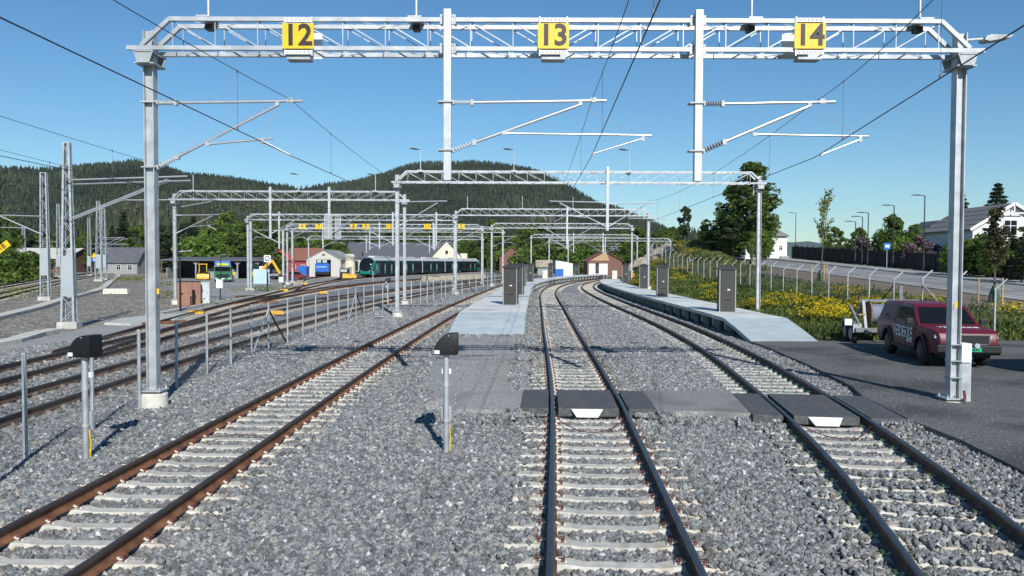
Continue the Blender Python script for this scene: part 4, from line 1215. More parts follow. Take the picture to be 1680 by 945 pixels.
def rterrain():
    xs = np.concatenate([np.arange(11.0, 40, .6), np.arange(40, 130, 3.0)]); ys = np.concatenate([np.arange(31.3, 130, .7), np.arange(130, 330, 4)])
    X, Y = np.meshgrid(xs, ys)
    # the platform and the curved tracks bound the bank on the left
    lim = np.array([max(T14.off(y, 4.35)[0], 12.35) if y < 122 else T14.x(y) + 3.2 for y in ys])[:, None]
    Xs = np.maximum(X, np.minimum(lim, 40))
    Z = hr(np.maximum(Xs, 12), Y)
    g_ = np.clip((Xs - lim) / 2.5, 0, 1)
    Z = Z * g_ + .05 * (1 - g_)
    v = np.stack([Xs, Y, Z], 2).reshape(-1, 3); nx = len(xs); ny = len(ys)
    f = []
    for j in range(ny - 1):
        for i in range(nx - 1):
            a = j * nx + i
            if Xs[j, i + 1] - Xs[j, i] < 1e-4 and Xs[j + 1, i + 1] - Xs[j + 1, i] < 1e-4: continue
            f.append((a, a + 1, a + 1 + nx, a + nx))
    me = bpy.data.meshes.new('grass_bank'); me.from_pydata(v.tolist(), [], f)
    me.polygons.foreach_set('use_smooth', [True] * len(f)); me.validate()
    m = bpy.data.materials.new('bank_soil_and_grass'); m.use_nodes = True
    n = m.node_tree.nodes; l = m.node_tree.links; b = n['Principled BSDF']; b.inputs['Roughness'].default_value = .95
    tc = n.new('ShaderNodeTexCoord'); sp = n.new('ShaderNodeSeparateXYZ'); l.new(tc.outputs['Object'], sp.inputs[0])
    no = n.new('ShaderNodeTexNoise'); no.inputs['Scale'].default_value = .35; no.inputs['Detail'].default_value = 7; l.new(tc.outputs['Object'], no.inputs['Vector'])
    ra = n.new('ShaderNodeValToRGB'); e = ra.color_ramp.elements
    e[0].position = .35; e[0].color = (.045, .075, .022, 1); e[1].position = .68; e[1].color = (.13, .13, .05, 1)
    l.new(no.outputs[0], ra.inputs[0])
    # bare soil strip along the road shoulder
    ad = n.new('ShaderNodeMath'); ad.operation = 'MULTIPLY_ADD'; ad.inputs[1].default_value = 7; l.new(no.outputs[0], ad.inputs[0]); l.new(sp.outputs['X'], ad.inputs[2])
    mr = n.new('ShaderNodeMapRange'); mr.inputs[1].default_value = 26.2; mr.inputs[2].default_value = 28.0; l.new(ad.outputs[0], mr.inputs[0])
    my_ = n.new('ShaderNodeMapRange'); my_.inputs[1].default_value = 92; my_.inputs[2].default_value = 80; l.new(sp.outputs['Y'], my_.inputs[0])
    mm = n.new('ShaderNodeMath'); mm.operation = 'MULTIPLY'; l.new(mr.outputs[0], mm.inputs[0]); l.new(my_.outputs[0], mm.inputs[1])
    soil = n.new('ShaderNodeValToRGB'); soil.color_ramp.elements[0].color = (.13, .095, .065, 1); soil.color_ramp.elements[1].color = (.24, .19, .14, 1)
    n2 = n.new('ShaderNodeTexNoise'); n2.inputs['Scale'].default_value = 3; n2.inputs['Detail'].default_value = 6; l.new(tc.outputs['Object'], n2.inputs['Vector']); l.new(n2.outputs[0], soil.inputs[0])
    mx_ = n.new('ShaderNodeMix'); mx_.data_type = 'RGBA'; l.new(mm.outputs[0], mx_.inputs[0]); l.new(ra.outputs[0], mx_.inputs[6]); l.new(soil.outputs[0], mx_.inputs[7])
    l.new(mx_.outputs[2], b.inputs['Base Color'])
    bp = n.new('ShaderNodeBump'); bp.inputs['Strength'].default_value = .6; bp.inputs['Distance'].default_value = .08; l.new(n2.outputs[0], bp.inputs['Height']); l.new(bp.outputs[0], b.inputs['Normal'])
    me.materials.append(m)
    return struct(link('grass_bank', me))
rterrain()
M['road'] = mat('road_asphalt', (.25, .247, .24), .9, 0, .12, .5, bump=.2, bscale=80, second=((.19, .189, .187), .15, .45, .6))
M['walk'] = mat('pavement_asphalt', (.33, .32, .30), .9, 0, .1, .6, bump=.2, bscale=80)
M['line'] = mat('road_paint', (.72, .72, .7), .7, 0, .15, 6)
def strip_mesh(name, xa, xb, y0, y1, dz, m, step=2.5, kerb=0):
    mb = MB(); ys = np.linspace(y0, y1, int((y1 - y0) / step) + 2); zr = zroad(ys)
    for i in range(len(ys) - 1):
        a, b = ys[i], ys[i + 1]; z0, z1 = zr[i] + dz, zr[i + 1] + dz
        mb.add([(xa, a, z0), (xb, a, z0), (xb, b, z1), (xa, b, z1)], [(0, 1, 2, 3)])
        if kerb:
            mb.add([(xa, a, z0 - kerb), (xa, a, z0), (xa, b, z1), (xa, b, z1 - kerb)], [(0, 1, 2, 3)])
    return mb.build(name, m, recalc=False)
struct(strip_mesh('road', 29.2, 36.0, 31.5, 190, .0, M['road']))
struct(strip_mesh('road_shoulder', 28.2, 29.2, 31.5, 112, -.004, M['walk']))
for a, b in ((29.5, 29.62),): struct(strip_mesh('road_marking', a, b, 31.5, 150, .004, M['line']))
for k in range(14):
    y = 36 + 8 * k; struct(strip_mesh('road_marking', 32.5, 32.62, y, y + 3.2, .004, M['line']))
struct(strip_mesh('pavement', 36.0, 38.9, 31.5, 190, .13, M['walk'], kerb=.13))
struct(strip_mesh('kerb', 35.85, 36.05, 31.5, 190, .136, M['concrete'], kerb=.14))
struct(sheet('side_road', [(22, 100), (29.3, 94), (29.3, 108), (25, 112)], 0, M['walk']))
o = bpy.data.objects['side_road']
for v in o.data.vertices: v.co.z = float(hr(v.co.x, v.co.y)) + .03
# dark board fence
def board_fence():
    t = thing('board_fence', 'long dark stained board fence along the road pavement', 'fence', (39.2, 40, 0))
    y = 0; k = 0
    while y < 72:
        z = float(zroad(40 + y + 1)) + .1
        MB().box((0, y, z + .9), (.12, .12, 1.9)).build('fence_post', M['black'], t)
        p = None
        mb = MB()
        for i in range(12):
            mb.box((.02 * (i % 2), y + .12 + .155 * i + .01, z + .88), (.022, .145, 1.62 + .02 * (i % 3)))
        p = mb.build('board_panel', M['fence_d'], t, recalc=False)
        for zz_ in (.4, 1.4): MB().box((-.05, y + 1, z + zz_), (.04, 1.9, .1)).build('rail', M['fence_d'], p)
        y += 2; k += 1
M['fence_d'] = mat('dark_stained_wood', (.022, .02, .019), .8, 0, .3, 8, island=.25)
board_fence()
# wire fence with angled arms on the bank
RF = []
for k in range(28):
    y = 32.6 + 3.02 * k; x = 19.75 + .021 * (y - 32.6)
    RF.append(Vector((x, y, float(hr(x, y)))))
mesh_fence('wire fence with angled post tops on the flowery bank', RF, 1.95, arms=True, braces=[(3, .0, 2.6, 1), (2, .3, -2.4, 0), (12, .0, 2.4, 1)])
RF2 = []
for k in range(10):
    y = 113 + 2.9 * k; x = 22.4 - .12 * k + (k > 4) * .5 * (k - 4)
    RF2.append(Vector((x, y, float(hr(x, y)))))
mesh_fence('wire fence climbing over the grassy mound', RF2, 2.4, arms=True, braces=[(0, 1.5, 1, 0)])
# street lamps
def street_lamp(label, x, y, h=8.0, group=None):
    z = float(zroad(y)) + .1
    t = thing('street_lamp', label, 'street lamp', (x, y, z), group=group)
    MB().tube([(0, 0, -.2), (0, 0, 1.2), (0, 0, 1.25), (0, 0, h)], [.09, .09, .065, .05], 10).build('pole', M['blacksteel'], t)
    MB().tube([(0, 0, h), (-.6, 0, h + .05)], .035, 8).build('arm', M['blacksteel'], t)
    MB().prism([(-1.25, h + .02), (-.55, h), (-.55, h + .1), (-1.15, h + .09)], -.13, .13, 'xz').build('lamp_head', M['blacksteel'], t)
    return t
for lab, px_, top in (('dark slim street lamp nearest the bus stop sign', 1515, 320), ('street lamp behind the blue bus stop sign', 1465, 336.5), ('street lamp second behind the bus stop sign', 1423, 348.5), ('street lamp third behind the bus stop sign', 1413.5, 355), ('street lamp farthest along the board fence', 1402.5, 363)):
    x = 38.7; y = x / ((px_ - 840) / 1310)
    street_lamp(lab, x, y, CAMZ + (431 - top) / 1310 * y - float(zroad(y)) - .1)
street_lamp('lone street lamp past the white house with hipped roof', 47.5, 134, 8.2)
# bus stop sign
x = 37.2; y = x / ((1454.5 - 840) / 1310)
t = thing('bus_stop_sign', 'small blue bus stop sign on a pole at the pavement', 'sign', (x, y, float(zroad(y)) + .13))
MB().tube([(0, 0, 0), (0, 0, 2.5)], .035, 8).build('pole', M['galv_d'], t)
M['signblue'] = mat('blue_sign_film', (.02, .16, .55), .4, 0, .05)
pl = MB().box((0, -.05, 2.25), (.62, .02, .62)).build('sign_plate', M['signblue'], t)
mb = MB(); mb.box((0, -.065, 2.28), (.40, .008, .16)); mb.box((0, -.065, 2.16), (.40, .008, .05)); mb.tube([(-.12, -.07, 2.13), (-.12, -.06, 2.13)], .04, 8); mb.tube([(.12, -.07, 2.13), (.12, -.06, 2.13)], .04, 8)
mb.build('bus_symbol', M['whitep'], pl)

# ------------------------------------------------------------------ houses
M['clad'] = mat('white_cladding', (.74, .74, .72), .6, 0, .05, 3)
M['tile'] = mat('grey_roof_tiles', (.17, .165, .16), .8, 0, .2, 4, rnd=.08)
M['tiler'] = mat('red_roof_tiles', (.22, .09, .06), .85, 0, .25, 3)
M['slate'] = mat('dark_slate_roof', (.10, .105, .115), .7, 0, .15, 1.2)
M['trimd'] = mat('dark_window_trim', (.03, .03, .03), .5, 0, .1)
M['redwood'] = mat('red_painted_wood', (.26, .045, .04), .7, 0, .15, 3)
M['cream'] = mat('cream_render', (.66, .61, .47), .8, 0, .07, 2)
M['offwhite'] = mat('off_white_render', (.52, .50, .45), .8, 0, .07, 2)
M['greywood'] = mat('grey_boards', (.28, .28, .27), .8, 0, .12, 3)
def window(par, c, w, h, axis='y', s=-1, frame='whitep', bars=True):
    """window on a wall; axis is the wall normal axis, s its sign"""
    f = MB(); e = .07
    def B(m_, u, v, du, dv, d, th):
        if axis == 'y': m_.box((c[0] + u, c[1] + s * d, c[2] + v), (du, th, dv))
        else: m_.box((c[0] + s * d, c[1] + u, c[2] + v), (th, du, dv))
    for q in (-1, 1):
        B(f, q * (w / 2 - e / 2), 0, e, h, .03, .08); B(f, 0, q * (h / 2 - e / 2), w - 2 * e, e, .03, .08)
    if bars:
        B(f, 0, 0, .05, h - 2 * e, .028, .06); B(f, 0, h * .12, w - 2 * e, .05, .026, .06)
    fo = f.build('window', M[frame], par)
    g_ = MB(); B(g_, 0, 0, w - .1, h - .1, .008, .02); g_.build('pane', M['glass'], fo)
    return fo
def gable_house(label, x0, x1, y0, y1, z0, ze, zr_, wall, roof, ridge='y', over=.45, cat='house', name='house', boards=True):
    t = thing(name, label, cat, ((x0 + x1) / 2, (y0 + y1) / 2, z0))
    W = x1 - x0; D = y1 - y0; he = ze - z0; hz = zr_ - z0
    if ridge == 'y':
        prof = [(-W / 2, 0), (W / 2, 0), (W / 2, he), (0, hz), (-W / 2, he)]
        MB().prism(prof, -D / 2, D / 2, 'xz').build('wall', M[wall], t)
    else:
        prof = [(-D / 2, 0), (D / 2, 0), (D / 2, he), (0, hz), (-D / 2, he)]
        MB().prism(prof, -W / 2, W / 2, 'yz').build('wall', M[wall], t)
    A, L = (W / 2, D / 2) if ridge == 'y' else (D / 2, W / 2)
    sl = (hz - he) / A
    for s in (-1, 1):
        a = A + over; th = .14
        pr = [(0, hz + .03), (s * a, hz - sl * a + .03), (s * a, hz - sl * a + .03 + th), (0, hz + .03 + th)]
        ro = MB().prism(pr, -L - over, L + over, 'xz' if ridge == 'y' else 'yz').build('roof', M[roof], t)
        # tile courses
        nc = int(math.hypot(a, sl * a) / .9); mb = MB()
        for k in range(1, nc):
            q = a * k / nc; z = hz - sl * q + .03 + th
            if ridge == 'y': mb.bar((s * q, -L - over, z), (s * q, L + over, z), .05, .05)
            else: mb.bar((-L - over, s * q, z), (L + over, s * q, z), .05, .05)
        if nc > 1: mb.build('tile_course', M[roof], ro)
    return t
def boards(t, W, D, h, m='clad', faces=('f',), pitch=.45):
    mb = MB(); k = 0
    z = pitch
    while z < h:
        if 'f' in faces: mb.box((0, -D / 2 - .006, z), (W, .012, .03))
        if 'l' in faces: mb.box((-W / 2 - .006, 0, z), (.012, D, .03))
        z += pitch
    mb.build('cladding_line', M[m], t)
z0 = 3.0
h1 = gable_house('white wooden house with grey tiled roof and a gable window behind the board fence', 43.2, 50.4, 75, 83.5, z0, 6.55, 8.75, 'clad', 'tile')
window(h1, (-.1, -4.25, 3.6), 1.3, 1.5); window(h1, (-2.3, -4.25, 3.1), .8, 1.1); window(h1, (2.4, -4.25, 3.1), .8, 1.1); window(h1, (-1.6, -4.25, 1.2), 1.2, 1.4); window(h1, (1.6, -4.25, 1.2), 1.2, 1.4)
window(h1, (-3.6, -2, 1.6), 1.2, 1.3, 'x', -1); window(h1, (-3.6, 2, 1.6), 1.2, 1.3, 'x', -1)
boards(h1, 7.2, 8.5, 3.4, faces=('f', 'l'))
for s in (-1, 1):
    MB().bar((0, -4.74, 5.86), (s * 4.1, -4.74, 3.38), .09, .26).build('barge_board', M['whitep'], h1)
MB().box((0, -4.66, 4.95), (1.9, .08, .1)).build('gable_tie', M['whitep'], h1); MB().box((0, -4.66, 5.3), (.1, .08, .8)).build('gable_post', M['whitep'], h1)
h2 = gable_house('white house wing with dark roof between the street lamps and the big house', 48.3, 53.4, 91, 99, 3.2, 6.0, 8.2, 'clad', 'slate')
window(h2, (0, -4, 3.2), 1.0, 1.1); window(h2, (-1.4, -4, 1.4), 1.0, 1.2)
# white house with hipped roof
t = thing('house', 'white two storey house with grey hipped roof next to the tall trees', 'house', (40.2, 130, 3.6))
MB().box((0, 0, 1.9), (6.6, 7, 4.0)).build('wall', M['clad'], t)
a, b = 3.75, 3.95
MB().add([(-a, -b, 3.85), (a, -b, 3.85), (a, b, 3.85), (-a, b, 3.85), (-.6, -.8, 6.1), (.6, -.8, 6.1), (.6, .8, 6.1), (-.6, .8, 6.1)], [(0, 1, 5, 4), (1, 2, 6, 5), (2, 3, 7, 6), (3, 0, 4, 7), (4, 5, 6, 7), (3, 2, 1, 0)]).build('roof', M['tile'], t)
for x in (-2.2, .2): window(t, (x, -3.5, 1.0), .9, 1.2); window(t, (x, -3.5, 2.9), .9, 1.0)
window(t, (2.3, -3.5, 2.0), .6, .8)
mb = MB()
for x in (-3.2, -1.1, 1.2, 3.2): mb.box((x, -3.51, 1.9), (.12, .04, 3.9))
mb.build('corner_board', M['whitep'], t)
MB().box((2.9, -3.7, .25), (1.4, .5, .9)).build('steps', M['greywood'], t)

# ------------------------------------------------------------------ pickup
def wheel(par, c, r=.39, w=.27, ax='y', rim='rimd', name='wheel'):
    cx, cy, cz = c
    def P(d): return (cx, cy + d, cz) if ax == 'y' else (cx + d, cy, cz)
    ty = MB().tube([P(-w / 2), P(-w / 2 + .015), P(-w / 2 + .05), P(w / 2 - .05), P(w / 2 - .015), P(w / 2)], [r * .62, r * .9, r, r, r * .9, r * .62], 28).build(name, M['tyre'], par, smooth=35)
    rm = MB().tube([P(-w / 2 - .004), P(w / 2 + .004)], r * .6, 20).build('rim', M[rim], ty, smooth=35)
    mb = MB()
    for k in range(6):
        an = k * math.pi / 3
        q = P(0); e_ = (math.cos(an), math.sin(an))
        if ax == 'y': mb.bar(q, (q[0] + r * .56 * e_[0], q[1], q[2] + r * .56 * e_[1]), w + .03, .05, up=(-e_[1], 0, e_[0]))
        else: mb.bar(q, (q[0], q[1] + r * .56 * e_[0], q[2] + r * .56 * e_[1]), w + .03, .05, up=(0, -e_[1], e_[0]))
    mb.build('spoke', M[rim], ty)
    return ty
M['rimd'] = mat('dark_alloy', (.05, .05, .055), .4, .6, .1)
M['riml'] = mat('light_alloy', (.45, .45, .46), .4, .6, .1)
M['maroon'] = mat('maroon_car_paint', (.115, .007, .018), .45, .0, .06, 2, coat=.08)
M['maroond'] = mat('dark_plastic_trim', (.008, .008, .009), .55, 0, .1)
M['chrome'] = mat('chrome_trim', (.5, .5, .52), .2, .9, .05)
M['lampglass'] = mat('headlamp_glass', (.55, .6, .64), .12, .3, .1)
M['plate_g'] = mat('green_number_plate', (.01, .42, .20), .4, 0, .05)
def pickup():
    # local: forward = +x, left = +y
    p0 = Vector((13.5, 25.5, .17)); hd = math.atan2(-.975, -.14)
    t = thing('pickup_truck', 'maroon double cab pickup with canopy and white company lettering', 'pickup truck', p0, hd)
    wf, wr, wz, ar = 1.56, -1.52, .40, .47
    def arch(cx): return [(cx + ar * math.cos(R_(a)), wz + ar * math.sin(R_(a))) for a in range(180, -1, -20)]
    side = [(-2.62, .52)] + [(-2.05, .46)] + arch(wr) + [(-1.0, .40), (1.04, .40)] + arch(wf) + [(2.42, .46), (2.56, .55), (2.66, .72), (2.66, .86), (2.58, 1.04), (2.44, 1.11), (1.18, 1.18), (1.1, 1.17), (-2.6, 1.17), (-2.66, 1.05), (-2.66, .62)]
    # tumblehome: three lofted slices across the width
    rings = []
    for y, k in ((-.93, .0), (-.90, 1.), (.90, 1.), (.93, .0)):
        s_ = []
        for (x, z) in side:
            if k == 0 and z > .8: s_.append((x * .992, y * (1 - .02 * (z - .8)), z - .02))
            else: s_.append((x * (.995 if k == 0 else 1), y, z))
        rings.append(s_)
    # front corners taper inwards
    rr = []
    for ring in rings:
        rr.append([(x, y * (1 - .16 * max(0, (x - 2.05) / .6) ** 1.6), z) for x, y, z in ring])
    MB().loft(rr).build('body', M['maroon'], t, bevel=.02, smooth=38)
    def cabin(xb0, xb1, xt0, xt1, zb, zt, yb, yt, nm):
        mb = MB()
        z2 = zt - .07
        R1 = [(xb0, -yb, zb), (xb1, -yb, zb), (xb1, yb, zb), (xb0, yb, zb)]
        k = .86
        R2 = [(xb0 + (xt0 - xb0) * k, -yb + (yb - yt) * k, z2), (xb1 + (xt1 - xb1) * k, -yb + (yb - yt) * k, z2), (xb1 + (xt1 - xb1) * k, yb - (yb - yt) * k, z2), (xb0 + (xt0 - xb0) * k, yb - (yb - yt) * k, z2)]
        R3 = [(xt0 + .04, -yt + .05, zt), (xt1 - .16, -yt + .05, zt), (xt1 - .16, yt - .05, zt), (xt0 + .04, yt - .05, zt)]
        return mb.loft([R1, R2, R3]).build(nm, M['maroon'], t, bevel=.035, smooth=40)
    cabin(-.80, 1.24, -.72, .34, 1.15, 1.79, .90, .74, 'cab')
    cabin(-2.60, -.83, -2.36, -.76, 1.15, 1.77, .90, .73, 'canopy')
    # glass: windscreen and side windows, a few mm proud of the cab faces
    def proud(pts, nrm, d=.006):
        n_ = Vector(nrm).normalized(); return [tuple(Vector(p) + n_ * d) for p in pts]
    def onside(x, z, s):     # point on the sloped cab side
        f = (z - 1.15) / .64; return (x, s * (.90 - .16 * f + .008), z)
    ws = []
    for y, f in ((-.80, .08), (.80, .08), (.66, .86), (-.66, .86)):
        ws.append((1.24 - .90 * f + .012, y, 1.15 + .64 * f + .01))
    MB().add(ws + [(x - .012, y, z - .012) for x, y, z in ws], [(0, 1, 2, 3), (4, 7, 6, 5), (0, 4, 5, 1), (1, 5, 6, 2), (2, 6, 7, 3), (3, 7, 4, 0)]).build('windscreen', M['glass'], t)
    for s in (-1, 1):
        for poly in ([(1.02, 1.22), (.30, 1.22), (.30, 1.66), (.46, 1.66)], [(.24, 1.22), (-.70, 1.22), (-.66, 1.62), (-.58, 1.66), (.24, 1.66)]):
            q = [onside(x, z, s) for x, z in poly]
            MB().add(q + [(x, y - s * .014, z) for x, y, z in q], [tuple(range(len(q))), tuple(range(2 * len(q) - 1, len(q) - 1, -1))] + [(i, (i + 1) % len(q), (i + 1) % len(q) + len(q), i + len(q)) for i in range(len(q))]).build('side_window', M['glass'], t)
        # canopy side panel line and latch
        q = [(-2.40, 1.25), (-.95, 1.25), (-.95, 1.64), (-2.28, 1.64)]
        q = [(x, s * (.90 - .17 * (z - 1.15) / .62 + .007), z) for x, z in q]
        MB().add(q + [(x, y - s * .012, z) for x, y, z in q], [(0, 1, 2, 3), (7, 6, 5, 4), (0, 4, 5, 1), (1, 5, 6, 2), (2, 6, 7, 3), (3, 7, 4, 0)]).build('canopy_hatch', M['maroon2'], t)
        MB().box((-1.75, s * .893, 1.30), (.16, .025, .05)).build('latch', M['maroond'], t)
        for cx in (wf, wr):
            a_out = [(cx + (ar + .075) * math.cos(R_(a)), wz + (ar + .075) * math.sin(R_(a))) for a in range(0, 181, 15)]
            a_in = [(cx + (ar - .01) * math.cos(R_(a)), wz + (ar - .01) * math.sin(R_(a))) for a in range(180, -1, -15)]
            MB().prism(a_out + a_in, s * .90, s * .965, 'xz').build('wheel_flare', M['maroond'], t)
            wheel(t, (cx, s * .80, wz - .005), .395, .26)
        MB().box((0.0, s * .93, .40), (1.9, .12, .07)).build('side_step', M['maroond'], t)
        m_ = MB().box((.98, s * 1.06, 1.27), (.14, .20, .17)).build('mirror', M['maroond'], t, bevel=.02)
        MB().box((.98, s * .93, 1.22), (.06, .12, .05)).build('mirror_arm', M['maroond'], m_)
        for x in (.32, -.62): MB().box((x, s * .945, .98), (.2, .025, .04)).build('door_handle', M['maroond'], t)
        mb = MB()
        for x in (1.0, .27, -.8): mb.box((x, s * .931, .8), (.012, .006, .7))
        mb.build('door_gap', M['maroond'], t)
        h_ = [(2.42, s * .84, .98), (2.60, s * .60, .98), (2.60, s * .56, .88), (2.63, s * .60, .84), (2.48, s * .86, .88)]
        MB().loft([[(x, y, z) for x, y, z in h_], [(x + .03, y + s * .012, z + .012) for x, y, z in h_]]).build('headlight', M['lampglass'], t)
        MB().box((2.60, s * .68, .56), (.06, .22, .12)).build('fog_lamp', M['chrome'], t)
        MB().box((-2.66, s * .80, .92), (.03, .16, .34)).build('tail_lamp', M['clipred'], t)
    gr = MB().box((2.655, 0, .86), (.05, 1.08, .26)).build('grille', M['maroond'], t)
    mb = MB()
    for y_, z_, a_, b_ in ((0, .995, 1.12, .025), (0, .735, 1.0, .025)): mb.box((2.685, y_, z_), (.025, a_, b_))
    for y_ in (-.55, .55): mb.box((2.68, y_, .865), (.025, .03, .26))
    mb.build('grille_trim', M['chrome'], gr)
    MB().prism([(2.4, .42), (2.62, .42), (2.72, .50), (2.72, .70), (2.6, .73)], -.86, .86, 'xz').build('bumper', M['maroond'], t, bevel=.02)
    pl = MB().box((2.735, .06, .58), (.015, .52, .11)).build('number_plate', M['plate_g'], t)
    mb = MB()
    for k, w_ in enumerate((.05, .05, .0, .03, .05, .03, .03)):
        if w_: mb.box((2.745, -.12 + .06 * k, .58), (.004, w_, .065))
    mb.build('plate_marks', M['black'], pl)
    for k in (-1, 1): MB().tube([(2.73, k * .22 - .02, .70), (2.77, k * .22 - .02, .70)], .075, 12).build('spot_lamp', M['lampglass'], t)
    MB().box((-2.70, 0, .52), (.16, 1.7, .16)).build('rear_bumper', M['maroond'], t)
    MB().box((0, 0, .42), (4.6, 1.3, .2)).build('underbody', M['maroond'], t)
    # lettering
    tm = text_mesh('VEIDEKKE', .50, M['whitep'], .006, .003, .80)
    l1 = link('side_lettering', tm, t, (.02, -.941, .86), rot=(R_(90), 0, 0))
    link('side_lettering_small', text_mesh('BANE', .19, M['whitep'], .004, .003), t, (.62, -.941, .64), rot=(R_(90), 0, 0))
    link('side_lettering', tm, t, (.02, .941, .86), rot=(R_(90), 0, R_(180)))
    link('bonnet_lettering', text_mesh('VEIDEKKE', .26, M['whitep'], .006, .003), t, (1.85, 0, 1.163), rot=(R_(2.8), 0, R_(90)))
    return t
M['maroon2'] = mat('maroon_hatch_paint', (.095, .006, .016), .42, .0, .06, 2, coat=.08)
pickup()
# cable drum trailer
M['cablegrey'] = mat('grey_cable', (.26, .29, .36), .5, 0, .1)
M['drumwood'] = mat('drum_wood', (.20, .12, .07), .85, 0, .3, 6)
M['trailer'] = mat('dull_trailer_steel', (.20, .21, .22), .55, .3, .2, 4)
def trailer():
    hd = math.atan2(-.975, -.14)
    t = thing('drum_trailer', 'galvanised cable drum trailer hitched behind the maroon pickup', 'trailer', (14.35, 31.0, .14), hd)
    for y in (-1.12, 1.12):
        for x in (-.42, .42): wheel(t, (x, y, .37), .37, .22, 'y', 'riml')
        b = [(-.90, .42), (-.84, .74), (-.66, .86), (.66, .86), (.84, .74), (.90, .42), (.82, .42), (.76, .70), (.6, .79), (-.6, .79), (-.76, .70), (-.82, .42)]
        MB().prism(b, y - .13, y + .13, 'xz').build('mudguard', M['trailer'], t)
        MB().box((.93, y, .62), (.06, .3, .34)).build('mudguard_end', M['galv_d'], t)
        q = y * .74
        MB().bar((-1.5, q, .52), (1.5, q, .52), .1, .14).build('frame_rail', M['trailer'], t)
        MB().bar((.95, q * .98, .55), (.55, q * .98, 1.62), .10).build('upright', M['trailer'], t)
        MB().bar((-.6, q, .55), (.5, q, 1.62), .08).build('stay', M['trailer'], t)
    MB().bar((.55, -.95, 1.66), (.55, 1.2, 1.66), .09).build('top_rail', M['trailer'], t)
    MB().bar((1.0, -1.2, .56), (1.0, 1.2, .56), .13, .16).build('cross_beam', M['trailer'], t)
    MB().bar((1.1, -1.45, 1.5), (.9, -1.02, .7), .09).build('lift_arm', M['trailer'], t)
    MB().bar((1.1, -1.15, 1.15), (.8, -.8, 1.15), .04).build('lift_pin', M['wood'], t)
    MB().box((.5, .55, 1.85), (.12, .12, .75)).build('winch_post', M['trailer'], t)
    for y in (.5, .62): MB().bar((.5, y, 1.85), (.8, y + .35, .6), .05).build('winch_stay', M['trailer'], t)
    MB().bar((1.4, -.5, .52), (2.3, 0, .52), .09).build('drawbar', M['trailer'], t); MB().bar((1.4, .5, .52), (2.3, 0, .52), .09).build('drawbar', M['trailer'], t)
    MB().bar((.5, -.9, 1.15), (.5, .9, 1.15), .06).build('spindle', M['trailer'], t)
    MB().box((.95, -1.45, .85), (.04, .26, .24)).build('marker_board', M['whitep'], t)
    d = thing('cable_drum', 'wooden cable drum with pale cable on the drum trailer', 'cable drum', tuple(t.matrix_basis @ Vector((.5, -.18, 1.15))), hd)
    for y in (-.42, .42):
        MB().tube([(0, y - .03, 0), (0, y + .03, 0)], .52, 28).build('flange', M['drumwood'], d, smooth=40)
    pts = []; rs = []
    for k in range(15):
        y = -.38 + .76 * k / 14; pts += [(0, y - .018, 0), (0, y + .018, 0)]; rs += [.36, .385]
    MB().tube(pts, rs, 24).build('cable_winding', M['cablegrey'], d)
    return t
trailer()
# site container outside the view that throws its shadow across the asphalt
t = thing('site_container', 'grey corrugated site container parked on the asphalt yard', 'container', (17.3, 20.9, .17))
MB().box((0, 0, 1.2), (4.4, 2.3, 2.3)).build('shell', M['galv_d'], t)
mb = MB()
for k in range(22): mb.box((-2.1 + .2 * k, -1.165, 1.2), (.09, .03, 2.1)); mb.box((-2.1 + .2 * k, 1.165, 1.2), (.09, .03, 2.1))
mb.build('corrugation', M['galv_d'], t)
MB().box((-2.22, 0, 1.2), (.04, 2.0, 2.1)).build('door', M['galv'], t)
# ------------------------------------------------------------------ left yard
def P0(px_, py_, z=0.0): return at(px_, py_, z)
def box_thing(name, label, cat, px_, py_, w, d, h, m, door=True, rz=0.0, roof=None, group=None):
    p = P0(px_, py_); t = thing(name, label, cat, (p.x, p.y, 0), rz, group)
    MB().box((0, d / 2, h / 2), (w, d, h)).build('housing', M[m], t, bevel=.015)
    MB().box((0, d / 2, h + .03), (w + .08, d + .08, .06)).build('roof', M[roof or m], t)
    if door:
        dd = MB().box((0, -.012, h * .5), (w * .88, .02, h * .88)).build('door', M[m], t)
        MB().box((w * .3, -.03, h * .55), (.03, .03, .14)).build('handle', M['black'], dd)
    return t
M['browncab'] = mat('brown_cabinet_paint', (.27, .13, .085), .6, 0, .1, 3)
M['greycab'] = mat('pale_grey_cabinet', (.48, .52, .52), .6, 0, .06, 3)
M['orange'] = mat('orange_yellow_paint', (.72, .38, .03), .5, 0, .1, 3)
M['machine'] = mat('machine_yellow', (.68, .36, .02), .5, 0, .12, 3)
M['green'] = mat('truck_green', (.012, .13, .055), .4, 0, .08, 3, coat=.3)
M['blue'] = mat('blue_paint', (.02, .13, .45), .45, 0, .1, 2)
M['redp'] = mat('red_paint', (.50, .02, .015), .5, 0, .1, 3)
M['tglass'] = mat('train_window', (.006, .008, .009), .4, 0, 0, spec=.15)
M['brownwood'] = mat('brown_red_wall', (.17, .085, .062), .8, 0, .15, 2)
M['teal'] = mat('teal_train_paint', (.0, .17, .13), .35, 0, .05, .5, coat=.4)
M['tblack'] = mat('train_black_paint', (.008, .018, .020), .55, 0, .1, .5, spec=.25)
M['trainroof'] = mat('train_roof_grey', (.46, .47, .48), .6, 0, .1, .8)
M['stonewall'] = mat('rough_stone', (.33, .29, .22), .9, 0, .25, 1.5, bump=.5, bscale=3)
M['hivis'] = mat('hi_vis_yellow', (.55, .62, .02), .7, 0, .05)
M['hivo'] = mat('hi_vis_orange', (.75, .22, .02), .7, 0, .05)
M['navy'] = mat('navy_cloth', (.02, .025, .05), .8, 0, .1)
M['skin'] = mat('skin', (.45, .27, .19), .6, 0, .05)
M['lblue'] = mat('pale_blue_sheet', (.42, .55, .60), .6, 0, .06, 1)
